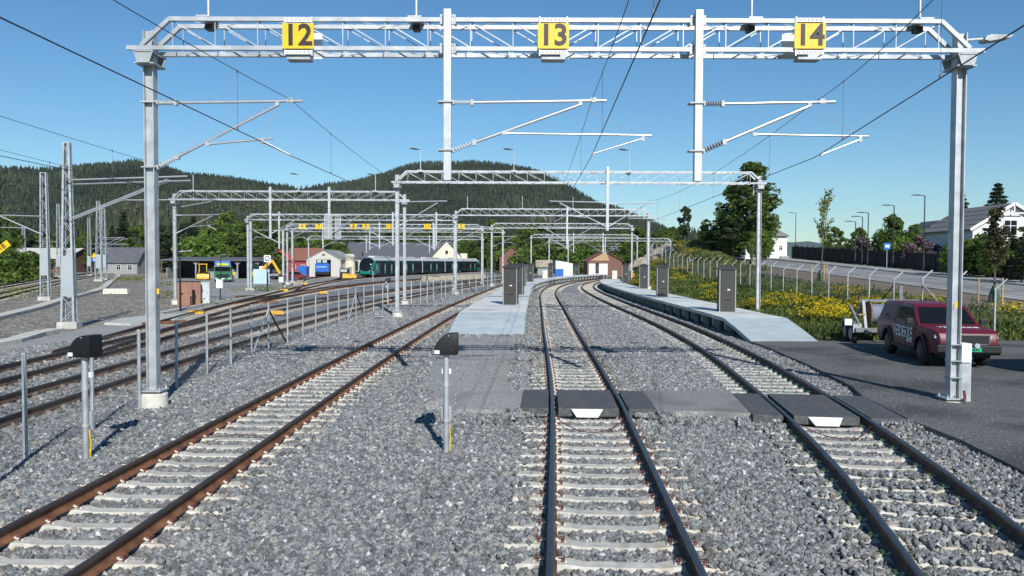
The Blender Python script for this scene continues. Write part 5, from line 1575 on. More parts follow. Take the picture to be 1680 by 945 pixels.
box_thing('utility_cabinet', 'wide brown utility cabinet beside the yard track', 'cabinet', 303, 503.5, .95, .8, 1.75, 'browncab', rz=.35, roof='blacksteel')
box_thing('utility_cabinet', 'narrower brown utility cabinet next to the pale grey one', 'cabinet', 320, 501, .75, .7, 1.7, 'browncab', rz=.35, roof='blacksteel')
box_thing('utility_cabinet', 'pale grey utility cabinet next to the brown cabinets', 'cabinet', 336, 499.5, .68, .6, 1.6, 'greycab', rz=.3)
def post_box(label, px_, py_, top, bw, bh, m='whitep', pm='black', r=.05):
    p = P0(px_, py_); h = CAMZ + (430 - top) / 1310 * p.y
    t = thing('post_box', label, 'control box', (p.x, p.y, 0))
    MB().tube([(0, .0, -.1), (0, 0, h - .1)], r, 8).build('post', M[pm], t)
    MB().box((0, -.1, h - bh / 2), (bw, .22, bh)).build('box', M[m], t, bevel=.01)
    return t
post_box('white control box on a black post in front of the green truck', 361.5, 492, 460, .52, .72)
post_box('white small box on the post beside the steel mast at the yard', 232 + 230, 474, 456, .5, .6, pm='galv_d')
post_box('small white box on a post beside the plank house', 184.5, 447, 431, .8, 1.2, pm='galv_d')
for lab, px_, py_, top in (('slim black yard lamp post beside the brown cabinets', 296, 510, 415), ('slim black yard lamp post behind the white control box', 362.5, 470, 420), ('slim black yard lamp post at the pale board', 438.5, 478, 432)):
    p = P0(px_, py_); h = CAMZ + (430 - top) / 1310 * p.y
    t = thing('yard_lamp', lab, 'lamp', (p.x, p.y, 0))
    MB().tube([(0, 0, -.1), (0, 0, 1), (0, 0, h)], [.07, .07, .045], 8).build('pole', M['black'], t)
    MB().bar((-.05, 0, h), (.75, 0, h + .08), .09, .05).build('lamp_head', M['galv_d'], t)
    MB().box((.1, 0, 1.1), (.12, .1, .1)).build('junction_box', M['black'], t)
# pale board
p = P0(429, 477); t = thing('notice_board', 'pale blue sheet board on posts at the yard entrance', 'board', (p.x, p.y, 0))
MB().box((0, 0, 1.55), (1.75, .05, 1.6)).build('sheet', M['lblue'], t)
for x in (-.8, .75): MB().tube([(x, .05, 0), (x, .05, 2.3)], .03, 8).build('post', M['galv'], t)
# speed / round sign on post
p = P0(439, 470); t = thing('round_sign', 'round black and white sign on a post before the yellow excavator', 'sign', (p.x, p.y, 0))
MB().tube([(0, 0, 0), (0, 0, 3.6)], .05, 8).build('post', M['galv_d'], t)
pl = MB().box((0, -.06, 3.55), (.85, .03, .85)).build('sign_plate', M['whitep'], t)
a_ = MB(); a_.tube([(0, -.085, 3.55), (0, -.075, 3.55)], .33, 18); a_.build('ring', M['black'], pl)
MB().tube([(0, -.095, 3.55), (0, -.086, 3.55)], .22, 18).build('disc', M['whitep'], pl)
# point machine covers
for px_, py_, lab in ((322, 515, 'orange yellow point machine cover beside the yard track near the brown cabinets'), (453, 516, 'orange yellow point machine cover behind the braced fence post'), (531, 482, 'orange yellow point machine cover in the crossover'), (499, 466.5, 'orange yellow point machine cover before the siding to the shed'), (466, 478, 'orange yellow point machine cover at the kerb end')):
    p = P0(px_, py_); t = thing('point_machine', lab, 'point machine', (p.x, p.y, -.03), .3)
    MB().prism([(-.42, 0), (.42, 0), (.42, .2), (.34, .27), (-.34, .27), (-.42, .2)], -.22, .22, 'xz').build('cover', M['orange'], t, bevel=.02)
    MB().box((0, 0, .02), (1.1, .6, .06)).build('base_plate', M['rustd'], t)
# rust coloured switch plates
for px_, py_, w in ((270, 531, 2.2), (440, 497, 2.0), (402, 487, 1.8)):
    p = P0(px_, py_); o = MB().box((0, 0, 0), (w, .35, .12)).build('switch_cover', M['rust'], None, (p.x, p.y, .06), .9)
    tag(o, {270: 'rusty switch cover plate behind the mast next to the wire fence', 440: 'rusty switch cover plate below the pale board', 402: 'rusty switch cover plate at the yard kerb'}[px_], 'switch cover')
# concrete pieces
p = P0(191, 482.5); t = thing('concrete_block', 'pale concrete block lying by the cable trough', 'concrete block', (p.x, p.y, 0), .1)
MB().prism([(-1.15, 0), (1.15, 0), (1.1, .5), (-1.1, .5)], -.35, .35, 'xz').build('block', M['foot'], t, bevel=.03); MB().box((0, 0, .52), (2.1, .6, .05)).build('lid', M['concrete'], t)
sl = [P0(*q) for q in ((172, 532), (215, 534), (290, 525), (330, 512), (300, 514), (200, 524))]
o = sheet('concrete_apron', [(q.x, q.y) for q in sl], .09, M['concrete'], skirt=(.05, -.05))
o2 = sheet('concrete_apron', [(q.x, q.y) for q in [P0(*w) for w in ((608, 522), (640, 526), (664, 522), (664, 518), (612, 518))]], .0, M['concrete'], skirt=(.03, -.06))
tag(MB().tube([(0, 0, -.05), (0, 0, .03)], .32, 18).build('manhole_cover', M['blacksteel'], None, tuple(P0(622, 522) + Vector((0, 0, .0)))), 'dark round manhole cover in the concrete apron by the mast', 'manhole')
# low stone blocks along the yard behind the fence
for k in range(9):
    px_ = 700 + 11 * k; p = P0(px_, 461.5 - .6 * k)
    w = 2.1
    bm_ = MB().box((0, 0, .42), (w, 1.2, .95), top=.86).build('stone_block', M['stonewall'], None, (p.x, p.y, -.03), .3, bevel=.12)
    tag(bm_, 'rough sandy stone block in the low row before the green train', 'stone block', 'stone blocks before the train')
# line signs
p = P0(155, 452); t = thing('line_sign', 'yellow triangle above a round blue sign on a pole', 'sign', (p.x, p.y, 0))
MB().tube([(0, 0, 0), (0, 0, 4.6)], .06, 8).build('pole', M['galv_d'], t)
MB().prism([(-.62, 3.9), (.62, 3.9), (0, 5.0)], -.08, -.05, 'xz').build('triangle_plate', M['yellow'], t)
pl = MB().tube([(0, -.09, 3.4), (0, -.05, 3.4)], .5, 18).build('round_plate', M['signblue'], t)
link('numeral', text_mesh('50', .6, M['whitep'], .01, .003), pl, (0, -.1, 3.4), rot=(R_(90), 0, 0))
p = P0(-4, 560); t = thing('track_sign', 'tilted yellow plate lettered one B on a pole by the bushes', 'sign', (p.x, p.y, 0))
MB().tube([(0, 0, 0), (0, 0, 3.9)], .04, 8).build('pole', M['galv_d'], t)
c = atY(3, 408, p.y)
pl = MB().box((0, 0, 0), (.78, .02, .26)).build('sign_plate', M['yellow'], t, tuple(c - Vector((p.x, p.y, .0)) + Vector((0, -.06, 0)))); pl.rotation_euler = (0, R_(-38), 0)
link('numeral', text_mesh('1B', .27, M['ink'], .005, .003), pl, (.08, -.014, 0), rot=(R_(90), 0, 0))

# ------------------------------------------------------------------ buildings in the yard
# open timber shed
t = thing('open_shed', 'long open shed with dark interior and white forked posts', 'shed', (-54.5, 146, 0))
MB().box((0, 6.0, 1.7), (17.5, .2, 3.4)).build('back_wall', M['black'], t)
MB().box((-8.6, 3.0, 1.0), (.15, 6.0, 2.0)).build('side_wall', M['greywood'], t)
MB().box((8.6, 3.0, 1.7), (.15, 6.0, 3.4)).build('side_wall', M['black'], t)
MB().add([(-9.3, -.8, 3.25), (9.3, -.8, 3.25), (9.3, 6.5, 3.75), (-9.3, 6.5, 3.75), (-9.3, -.8, 3.5), (9.3, -.8, 3.5), (9.3, 6.5, 4.0), (-9.3, 6.5, 4.0)], [(3, 2, 1, 0), (4, 5, 6, 7), (0, 1, 5, 4), (1, 2, 6, 5), (2, 3, 7, 6), (3, 0, 4, 7)]).build('roof', M['slate'], t)
for x in (-7.0, -3.2, .6, 4.4, 8.0):
    po = MB().box((x, -.2, 1.6), (.22, .22, 3.2)).build('post', M['greywood'], t)
    for s in (-1, 1): MB().bar((x, -.2, 2.5), (x + s * .7, -.2, 3.2), .12).build('knee_brace', M['greywood'], po)
for x in (-1.3, 2.5): MB().box((x, 2.2, .9), (1.9, .2, 1.8)).build('partition', M['greywood'], t)
# white gabled shed with the blue locomotive
x0, x1 = at(503, 455).x, at(559, 455).x
Ysh = 168; x0 = (503 - 840) / 1310 * Ysh; x1 = (559 - 840) / 1310 * Ysh
t = thing('engine_shed', 'white gabled engine shed with an open doorway', 'shed', ((x0 + x1) / 2, Ysh, 0))
W = x1 - x0; d0, d1 = -W / 2 + 2.0, W / 2 - 2.05
MB().prism([(-W / 2, 0), (d0, 0), (d0, 3.6), (d1, 3.6), (d1, 0), (W / 2, 0), (W / 2, 3.6), (0, 5.55), (-W / 2, 3.6)], 0, .25, 'xz').build('front_wall', M['offwhite'], t)
for s in (-1, 1):
    MB().box((s * (W / 2 - .1), 8, 1.8), (.2, 15.5, 3.6)).build('side_wall', M['offwhite'], t)
    MB().add([(0, -.2, 5.6), (s * (W / 2 + .3), -.2, 3.48), (s * (W / 2 + .3), 16, 3.48), (0, 16, 5.6), (0, -.2, 5.72), (s * (W / 2 + .3), -.2, 3.6), (s * (W / 2 + .3), 16, 3.6), (0, 16, 5.72)], [(0, 1, 2, 3), (7, 6, 5, 4), (0, 4, 5, 1), (1, 5, 6, 2), (2, 6, 7, 3), (3, 7, 4, 0)]).build('roof', M['greywood'], t)
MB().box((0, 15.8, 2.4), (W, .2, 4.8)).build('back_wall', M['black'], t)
MB().box((0, -.02, 4.6), (.5, .05, .35)).build('vent', M['black'], t)
lo = thing('locomotive', 'small blue locomotive standing in the doorway of the white shed', 'locomotive', ((517 + 541) / 2 * 0 + (529 - 840) / 1310 * 167, 166.4, .18))
MB().box((0, 2, .55), (2.6, 4.4, .5)).build('underframe', M['black'], lo)
MB().box((0, 2, 1.7), (2.75, 4.2, 1.8)).build('body', M['blue'], lo, bevel=.08)
MB().box((0, 2, 3.0), (2.3, 3.6, .8)).build('cab', M['tblack'], lo, bevel=.08)
for x in (-.6, .6): MB().box((x, .17, 3.05), (.85, .04, .55)).build('window', M['lampglass'], lo)
MB().box((0, -.12, 1.9), (2.2, .04, .1)).build('stripe', M['whitep'], lo)
for x in (-.9, .9):
    MB().tube([(x, -.25, .75), (x, -.05, .75)], .22, 14).build('buffer', M['black'], lo)
    wheel(lo, (x * .8, 1.0, .35), .38, .14, 'x', 'rimd'); wheel(lo, (x * .8, 3.2, .35), .38, .14, 'x', 'rimd')
# red building
h3 = gable_house('low red wooden building with reddish roof behind the dark car', -51.5, -44.5, 183, 192, 0, 3.6, 6.2, 'redwood', 'tiler', ridge='x')
for x in (-2, 0, 2): window(h3, (x, -4.5, 1.9), 1.0, 1.1)
# cream tower
p = (574 - 840) / 1310 * 172; t = thing('cream_tower', 'round cream coloured tower next to the engine shed', 'tower', (p, 172, 0))
MB().tube([(0, 0, -.1), (0, 0, 4.4), (0, 0, 4.75)], [1.15, 1.15, .85], 24).build('wall', M['cream'], t, smooth=40)
MB().tube([(0, 0, 4.70), (0, 0, 4.85)], .9, 24).build('cap', M['concrete'], t)
MB().box((.25, -1.13, 1.05), (.8, .1, 2.1)).build('door', M['greywood'], t)
# long hall with slate roof and cream gable building
h4 = gable_house('long depot hall with a big slate roof behind the green train', -55, -24.5, 262, 282, 0, 4.3, 9.6, 'offwhite', 'slate', ridge='x', name='depot_hall', cat='hall')
for x in (-12, -8, -4, 0, 4, 8, 12): MB().box((x, -10.04, 1.8), (2.6, .1, 3.2)).build('gate', M['black'], h4)
MB().box((-9.5, -9.0, 6.0 - 4.3 + 4.2), (.4, .4, 1.2)).build('roof_vent', M['blacksteel'], h4)
h5 = gable_house('cream gabled building at the end of the depot hall', -25.6, -16.6, 258, 272, 0, 5.0, 9.8, 'cream', 'slate', name='depot_building', cat='building', over=.2)
window(h5, (0, -7, 6.3), .8, 1.1, frame='trimd'); window(h5, (-2, -7, 3.0), .9, 1.3, frame='trimd'); window(h5, (2, -7, 3.0), .9, 1.3, frame='trimd')
MB().box((5.4, -4, 3.0), (2.2, 3, 6.0)).build('annex', M['cream'], h5)
# white walled plank house, far hall, other far buildings
h6 = gable_house('small grey white house with black roof before the dark spruces', -101.5, -92, 196, 204, -.1, 3.0, 6.4, 'greywood', 'slate', ridge='x')
for x in (.2, 3.0): window(h6, (x, -4, 1.7), 1.1, 1.4)
h7 = gable_house('wide red brown hall with a pale roof behind the bushes', -140, -122, 218, 236, 0, 3.8, 6.6, 'brownwood', 'offwhite', ridge='x', name='hall', cat='hall')
h8 = gable_house('red brown house with tiled roof beside the bushes and hall', -152, -141, 214, 224, 0, 4.0, 8.0, 'brownwood', 'tiler', ridge='y')
window(h8, (0, -5, 2), 1.4, 1.4)
h9 = gable_house('red brown house with orange gable past the platform bend', 18.5, 27, 196, 207, -.1, 3.6, 6.0, 'brownwood', 'tiler', ridge='y')
MB().prism([(-3.6, 3.75), (1.2, 3.75), (0.4, 5.6), (0, 5.8)], -5.56, -5.5, 'xz').build('gable_cladding', M['browncab'] if False else M['wood'], h9)
MB().box((-1.6, -5.6, 1.5), (4.6, .1, 3.0)).build('white_wall_panel', M['clad'], h9)
t = thing('shed_wall', 'white corrugated shed behind the blue container', 'shed', ((926 - 840) / 1310 * 178, 178, 0))
MB().prism([(-1.9, 0), (1.9, 0), (1.9, 2.9), (-1.9, 3.7)], 0, 5, 'xz').build('wall', M['whitep'], t)
for k in range(7): MB().box((1.45, -.02, .5 + .36 * k), (.85, .04, .08)).build('louvre', M['greywood'], t)
for k in range(4): MB().box((-1.4, -.02, 2.2 + .33 * k), (.7, .04, .07)).build('louvre', M['greywood'], t)
p = (918 - 840) / 1310 * 172; t = thing('container', 'blue steel container in front of the white shed', 'container', (p, 172, 0))
MB().box((0, 1, .9), (1.7, 2.4, 1.75)).build('shell', M['blue'], t)
mb = MB()
for k in range(7): mb.box((-.75 + .25 * k, -.22, .9), (.1, .04, 1.6))
mb.build('corrugation', M['blue'], t)
h10 = gable_house('small brown roofed hut behind the cream low cabinet', 6.3, 9.6, 196, 201, 0, 2.2, 3.6, 'greywood', 'stonewall', ridge='x', cat='hut', name='hut')
h11 = gable_house('red brown house half hidden by trees beyond the fence end', -3.6, 3.4, 232, 240, 0, 4.6, 7.6, 'brownwood', 'tiler', ridge='y')
window(h11, (0, -4, 3), 1, 1.2)

# ------------------------------------------------------------------ vehicles in the yard
def green_lorry():
    p = P0(365.5, 462.5); t = thing('lorry', 'green lorry with a blue roof deflector facing the yard tracks', 'lorry', (p.x, p.y, -.03), .34)
    MB().box((0, 1.0, 1.55), (2.5, 2.0, 1.9)).build('cab', M['green'], t, bevel=.08)
    MB().box((0, 1.1, 2.85), (2.4, 1.8, .75), top=.94).build('roof_deflector', M['blue'], t, bevel=.06)
    MB().box((0, -.01, 2.05), (2.2, .05, .75)).build('windscreen', M['glass'], t)
    MB().box((0, .16, 2.75), (1.7, .06, .3)).build('header_board', M['hivis'], t)
    MB().box((0, -.04, .95), (1.9, .06, .55)).build('grille', M['tblack'], t)
    MB().box((0, -.03, .5), (2.5, .25, .4)).build('bumper', M['green'], t)
    for s in (-1, 1):
        MB().box((s * .95, -.17, .55), (.4, .04, .2)).build('headlight', M['lampglass'], t)
        MB().box((s * 1.4, .1, 2.1), (.12, .2, .6)).build('mirror', M['black'], t)
        for y in (.9, 4.2, 5.4): wheel(t, (s * 1.05, y, .5), .5, .32, 'x', 'riml')
    MB().box((0, 4.6, .95), (2.4, 5.2, .3)).build('chassis', M['black'], t); MB().box((0, 4.7, 2.0), (2.5, 4.8, 1.8)).build('load_body', M['tblack'], t)
    MB().box((0, -.165, .53), (.5, .02, .12)).build('number_plate', M['whitep'], t)
green_lorry()
def wheel_loader():
    p = P0(333, 458.5); t = thing('wheel_loader', 'yellow wheel loader with raised cab parked under the open shed', 'wheel loader', (p.x, p.y, -.03), .35)
    for x in (-1.15, 1.15):
        for y in (0, 2.3): wheel(t, (x * .8, y, .62), .62, .45, 'x', 'machine')
    MB().box((0, 2.2, 1.25), (1.5, 2.2, .9)).build('engine_hood', M['machine'], t, bevel=.1)
    for sx in (-.6, .6):
        for sy in (.5, 1.5): MB().box((sx, sy, 2.0), (.12, .12, 1.3)).build('cab_pillar', M['machine'], t)
    MB().box((0, 1.0, 2.7), (1.5, 1.3, .14)).build('cab_roof', M['machine'], t)
    MB().box((0, 1.0, 1.9), (1.1, .9, 1.0)).build('cab_glass', M['glass'], t)
    for x in (-.5, .5): MB().bar((x, .6, 1.4), (x, -1.2, .8), .2, .25).build('lift_arm', M['tyre'], t)
    MB().prism([(-1.9, .15), (-1.2, .15), (-1.1, .9), (-1.25, 1.0), (-1.4, .4), (-1.9, .28)], -1.0, 1.0, 'yz').build('bucket', M['machine'], t)
wheel_loader()
def excavator(label, px_, py_, s=1):
    p = P0(px_, py_); t = thing('excavator', label, 'excavator', (p.x, p.y, -.03), .2)
    for x in (-1.0, 1.0):
        MB().prism([(-1.5, .1), (1.5, .1), (1.75, .45), (1.5, .8), (-1.5, .8), (-1.75, .45)], x - .25, x + .25, 'yz').build('crawler_track', M['tyre'], t)
    MB().box((0, .3, 1.25), (2.4, 2.6, .8)).build('upper_carriage', M['machine'], t, bevel=.06)
    MB().box((-.7, -.2, 2.15), (1.1, 1.3, 1.4)).build('cab', M['tblack'], t, bevel=.08)
    MB().box((.6, .3, 2.1), (.9, .9, .7)).build('tank', M['whitep'], t)
    MB().bar((.2, -.4, 1.5), (2.2, -1.0, 3.4), .35, .45).build('boom', M['machine'], t)
    MB().bar((2.2, -1.0, 3.4), (3.4, -1.2, 1.3), .28, .35).build('stick', M['machine'], t)
    MB().prism([(3.1, .4), (3.7, .4), (3.8, 1.2), (3.2, 1.3)], -1.6, -.8, 'xz').build('bucket', M['blacksteel'], t)
excavator('yellow excavator with a dark cab behind the pale blue board', 424, 462)
p = P0(445, 460); t = thing('crane_lorry', 'flatbed lorry with a red loading crane beside the excavator', 'lorry', (p.x, p.y + 8, -.03))
MB().box((0, 0, .8), (5.5, 2.3, .3)).build('flatbed', M['greywood'], t); MB().box((3.3, 0, 1.4), (1.6, 2.3, 2.0)).build('cab', M['blue'], t, bevel=.08)
for x in (-1.8, -.6, 3.2):
    for y in (-1, 1): wheel(t, (x, y, .45), .45, .3)
MB().bar((1.6, 0, 1.0), (1.6, 0, 3.4), .4).build('crane_post', M['redp'], t); MB().bar((1.6, 0, 3.4), (-.9, 0, 5.2), .3, .4).build('crane_boom', M['redp'], t); MB().bar((-.9, 0, 5.2), (-2.2, 0, 4.8), .24, .3).build('crane_jib', M['blacksteel'], t)
p = P0(486, 459); t = thing('parked_car', 'dark red car parked before the red wooden building', 'car', (p.x, p.y, -.03), .3)
MB().prism([(-2.1, .3), (2.1, .3), (2.15, .8), (1.1, .95), (.5, 1.5), (-1.2, 1.5), (-1.7, 1.0), (-2.1, .95)], -.85, .85, 'xz').build('body', M['maroon'], t, bevel=.05)
for x in (-1.3, 1.3):
    for y in (-.78, .78): wheel(t, (x, y, .33), .33, .2)
for s in (-1, 1): MB().prism([(-1.3, .98), (.75, .98), (.4, 1.42), (-1.1, 1.42)], s * .852, s * .865, 'xz').build('side_window', M['glass'], t)
p = P0(574, 457); t = thing('snow_plough', 'yellow plough blade standing next to the cream tower', 'plough', (p.x, p.y, 0))
MB().loft([[(-1.3, -.1, .1), (-1.3, -.5, .1), (-1.3, -.35, .8), (-1.3, 0, 1.0)], [(1.3, -.1, .1), (1.3, -.5, .1), (1.3, -.35, .6), (1.3, 0, .75)]]).build('blade', M['machine'], t)
MB().box((-1.2, 1.0, 1.0), (1.6, 1.6, 1.9)).build('carrier', M['blacksteel'], t, bevel=.05); MB().box((-1.2, .18, 1.5), (1.2, .04, .5)).build('window', M['lampglass'], t)

# ------------------------------------------------------------------ green train
def train():
    t = thing('train', 'long dark green multiple unit train with a teal nose and grey roof', 'train', (0, 0, 0))
    pth = L3; ys_all = pth.yy; ss = pth.s
    s0 = np.interp(156.5, ys_all, ss)
    sec = [(-1.40, .35), (-1.45, .9), (-1.45, 2.6), (-1.36, 3.25), (-1.0, 3.72), (-.5, 3.95), (.5, 3.95), (1.0, 3.72), (1.36, 3.25), (1.45, 2.6), (1.45, .9), (1.40, .35)]
    def pt(s, u, z):
        y = float(np.interp(s, ss, ys_all)); X, Y = pth.off(y, u); return (X, Y, z + .18)
    nc = 5; L = 20.4
    for c in range(nc):
        a = s0 + c * (L + .5); b = a + L
        first, last = c == 0, c == nc - 1
        st = list(np.linspace(a, b, 9)); rings = []
        sc = [1.0] * 9; dz = [0.0] * 9
        if first: st = [a, a + .25, a + .9, a + 1.8, a + 3.0] + list(np.linspace(a + 5, b, 6)); sc = [.78, .9, .97, 1, 1] + [1] * 6; zs = [.50, .70, .86, .97, 1.0] + [1] * 6
        elif last: st = list(np.linspace(a, b - 5, 6)) + [b - 3, b - 1.8, b - .9, b - .25, b]; sc = [1] * 6 + [1, 1, .97, .9, .78]; zs = [1] * 6 + [1.0, .97, .86, .70, .50]
        else: zs = [1] * 9
        for s, k, zk in zip(st, sc, zs): rings.append([pt(s, u * k, .35 + (z - .35) * zk) for u, z in sec])
        mb = MB(); n = len(sec)
        mb.loft(rings)
        # material per face: roof vs side, teal nose
        ms = []
        for i in range(len(rings) - 1):
            for k in range(n):
                roof = k in (3, 4, 5, 6, 7)
                nose = (first and i < 4) or (last and i > 4)
                wind = first and i < 3 and k in (3, 4, 5, 6, 7) or last and i > 6 and k in (3, 4, 5, 6, 7)
                ms.append(3 if wind else 1 if nose and not roof else 2 if roof else 0)
        ms += [2, 2] if not first and not last else ([3, 0] if first else [0, 4])
        mb.m = ms
        car = mb.build('car_body', [M['tblack'], M['teal'], M['trainroof'], M['glass'], M['cream']], t, smooth=30)
        for side in (-1, 1):
            u = side * 1.465
            for w in range(7 if not first else 5):
                sa = a + (4.6 if first else 1.2) + 2.65 * w
                if w in (2, 4): # doors
                    d = MB().add([pt(sa, u, .45), pt(sa + 1.3, u, .45), pt(sa + 1.3, u, 2.65), pt(sa, u, 2.65)], [(0, 1, 2, 3)]).build('door', M['teal'], car, recalc=False)
                    MB().add([pt(sa + .25, u * 1.006, 1.1), pt(sa + 1.05, u * 1.006, 1.1), pt(sa + 1.05, u * 1.006, 2.4), pt(sa + .25, u * 1.006, 2.4)], [(0, 1, 2, 3)]).build('door_pane', M['lampglass'], d, recalc=False)
                else:
                    MB().add([pt(sa, u, 1.25), pt(sa + 2.0, u, 1.25), pt(sa + 2.0, u, 2.3), pt(sa, u, 2.3)], [(0, 1, 2, 3)]).build('window', M['tglass'], car, recalc=False)
        for s in (a + 2.8, b - 2.8):
            bo = MB()
            for ds in (-1.2, 1.2):
                for u in (-.75, .75):
                    bo.tube([pt(s + ds, u - .07, .25), pt(s + ds, u + .07, .25)], .42, 14)
            bo.build('bogie_wheels', M['blacksteel'], car)
        MB().loft([[pt(s, u, z) for u, z in ((-1.2, .0), (1.2, .0), (1.2, .4), (-1.2, .4))] for s in (a + 4.5, (a + b) / 2, b - 4.5)]).build('underframe', M['black'], car)
        MB().loft([[pt(s, u, z) for u, z in ((-.7, 3.9), (.7, 3.9), (.6, 4.2), (-.6, 4.2))] for s in (a + 5, (a + b) / 2, b - 3)]).build('roof_equipment', M['trainroof'], car)
        if c < nc - 1:
            MB().loft([[pt(s, u, z) for u, z in ((-1.1, .6), (1.1, .6), (1.1, 3.5), (-1.1, 3.5))] for s in (b - .02, b + .52)]).build('gangway', M['black'], car)
        if first:
            ym = float(np.interp(a, ss, ys_all))
            for u in (-.85, .85):
                MB().add([pt(a - .02, u - .22, 1.2), pt(a - .02, u + .22, 1.2), pt(a + .05, u + .22, 1.4), pt(a + .05, u - .22, 1.4)], [(0, 1, 2, 3)]).build('headlight', M['lampglass'], car, recalc=False)
            # nose face: dark screen, teal chin
            MB().add([pt(a - .03, -1.0, .6), pt(a - .03, 1.0, .6), pt(a - .03, .95, 1.15), pt(a - .03, -.95, 1.15)], [(0, 1, 2, 3)]).build('chin_panel', M['teal'], car, recalc=False)
            MB().add([pt(a + .02, -.5, 1.72), pt(a + .02, .5, 1.72), pt(a + .02, .5, 1.86), pt(a + .02, -.5, 1.86)], [(0, 1, 2, 3)]).build('destination_display', M['whitep'], car, recalc=False)
            for side in (1,):
                X, Y = pth.off(float(np.interp(a + 4.2, ss, ys_all)), 1.475)
                link('logo_lettering', text_mesh('Vy', 1.9, M['whitep'], .02, .004), car, (X, Y, 1.95), rot=(R_(90), 0, math.atan2(1, pth.slope(Y))))
            MB().add([pt(a + 2.3, 1.47, .7), pt(a + 6.4, 1.47, .7), pt(a + 6.4, 1.47, 2.75), pt(a + 2.3, 1.47, 2.75)], [(0, 1, 2, 3)]).build('teal_panel', M['teal'], car, recalc=False)
    return t
train()

# ------------------------------------------------------------------ people
def person(label, x, y, z, vest, rz=0.0, walk=.1):
    t = thing('person', label, 'person', (x, y, z), rz)
    J = dict(pel=(0, 0, .95), che=(0, .02, 1.32), nec=(0, .02, 1.5), hea=(0, -.01, 1.60), hed=(0, -.01, 1.74),
             hl=(-.09, 0, .90), kl=(-.11, -walk, .50), al=(-.11, -walk * .4, .08), tl=(-.12, -walk - .12, .04), hr=(.09, 0, .90), kr=(.11, walk * .3, .50), ar=(.12, walk, .08), tr=(.13, walk - .14, .04),
             sl=(-.19, .02, 1.42), el=(-.27, .03, 1.14), wl=(-.25, -.10, .92), fl=(-.245, -.13, .82), sr=(.19, .02, 1.42), er=(.27, .03, 1.14), wr=(.25, -.12, .92), fr=(.245, -.15, .82))
    rad = dict(pel=.15, che=.17, nec=.06, hea=.085, hed=.10, hl=.09, kl=.065, al=.045, tl=.04, hr=.09, kr=.065, ar=.045, tr=.04, sl=.075, el=.05, wl=.038, fl=.04, sr=.075, er=.05, wr=.038, fr=.04)
    E = [('pel', 'che'), ('che', 'nec'), ('nec', 'hea'), ('hea', 'hed'), ('pel', 'hl'), ('hl', 'kl'), ('kl', 'al'), ('al', 'tl'), ('pel', 'hr'), ('hr', 'kr'), ('kr', 'ar'), ('ar', 'tr'), ('che', 'sl'), ('sl', 'el'), ('el', 'wl'), ('wl', 'fl'), ('che', 'sr'), ('sr', 'er'), ('er', 'wr'), ('wr', 'fr')]
    ks = list(J); me = bpy.data.meshes.new('body'); me.from_pydata([J[k] for k in ks], [(ks.index(a), ks.index(b)) for a, b in E], [])
    o = link('body', me); md = o.modifiers.new('skin', 'SKIN')
    for i, k in enumerate(ks):
        sv = o.data.skin_vertices[0].data[i]; sv.radius = (rad[k], rad[k] * (.75 if k in ('pel', 'che') else 1)); sv.use_root = k == 'pel'
    o.modifiers.new('sub', 'SUBSURF').levels = 1; o.modifiers[-1].render_levels = 1
    dg = bpy.context.evaluated_depsgraph_get(); me2 = bpy.data.meshes.new_from_object(o.evaluated_get(dg))
    bpy.data.objects.remove(o)
    for m_ in (M['skin'], M[vest], M['navy'], M['black']): me2.materials.append(m_)
    for pz in me2.polygons:
        c = pz.center
        pz.material_index = 3 if c.z < .12 else 2 if c.z < .93 and abs(c.x) < .21 else 0 if c.z > 1.5 or (c.z < .92 and abs(c.x) > .21) else 1
        pz.use_smooth = True
    me2.name = 'body'; link('body', me2, t)
    MB().tube([(0, -.01, 1.72), (0, -.01, 1.80), (0, -.01, 1.86)], [.125, .115, .05], 12).build('helmet', M['whitep'], t)
    bd = MB()
    for zz_ in (1.08, 1.22): bd.tube([(0, .01, zz_), (0, .01, zz_ + .04)], .185, 12)
    return t
p = P0(382.5, 461); person('person in yellow hi-vis jacket and dark trousers beside the green lorry', p.x, p.y, -.03, 'hivis', .4)
p = T14.off(128, 4.5); p2 = at(1037.5, 455, 0); person('person in orange work clothes beyond the walled platform cabinets', (1038 - 840) / 1310 * 112, 112, .2, 'hivo', -.5)
# ------------------------------------------------------------------ vegetation
def quads_mesh(name, c, a, b, mats, mi=None):
    """c centres, a and b half-axes (N,3)"""
    n = len(c)
    v = np.stack([c - a - b * .15, c - b, c + a + b * .1, c + b], 1).reshape(-1, 3).astype(np.float32)
    me = bpy.data.meshes.new(name)
    me.vertices.add(4 * n); me.vertices.foreach_set('co', v.ravel())
    me.loops.add(4 * n); me.loops.foreach_set('vertex_index', np.arange(4 * n, dtype=np.int32))
    me.polygons.add(n); me.polygons.foreach_set('loop_start', np.arange(0, 4 * n, 4, dtype=np.int32)); me.polygons.foreach_set('loop_total', np.full(n, 4, np.int32))
    for m_ in (mats if isinstance(mats, list) else [mats]): me.materials.append(m_)
    if mi is not None: me.polygons.foreach_set('material_index', mi.astype(np.int32))
    me.update(); me.validate()
    return me
def rand_dirs(n, r):
    d = r.normal(size=(n, 3)); return d / np.linalg.norm(d, axis=1, keepdims=True)
def leaf_axes(n, size, r, flat=0.0, asp=.6):
    a = rand_dirs(n, r); b = rand_dirs(n, r)
    a[:, 2] *= (1 - flat); b[:, 2] *= (1 - flat)
    a /= np.linalg.norm(a, axis=1, keepdims=True)
    b -= a * np.sum(a * b, 1, keepdims=True); b /= np.linalg.norm(b, axis=1, keepdims=True) + 1e-9
    s = size * r.uniform(.6, 1.35, (n, 1))
    return a * s, b * s * asp
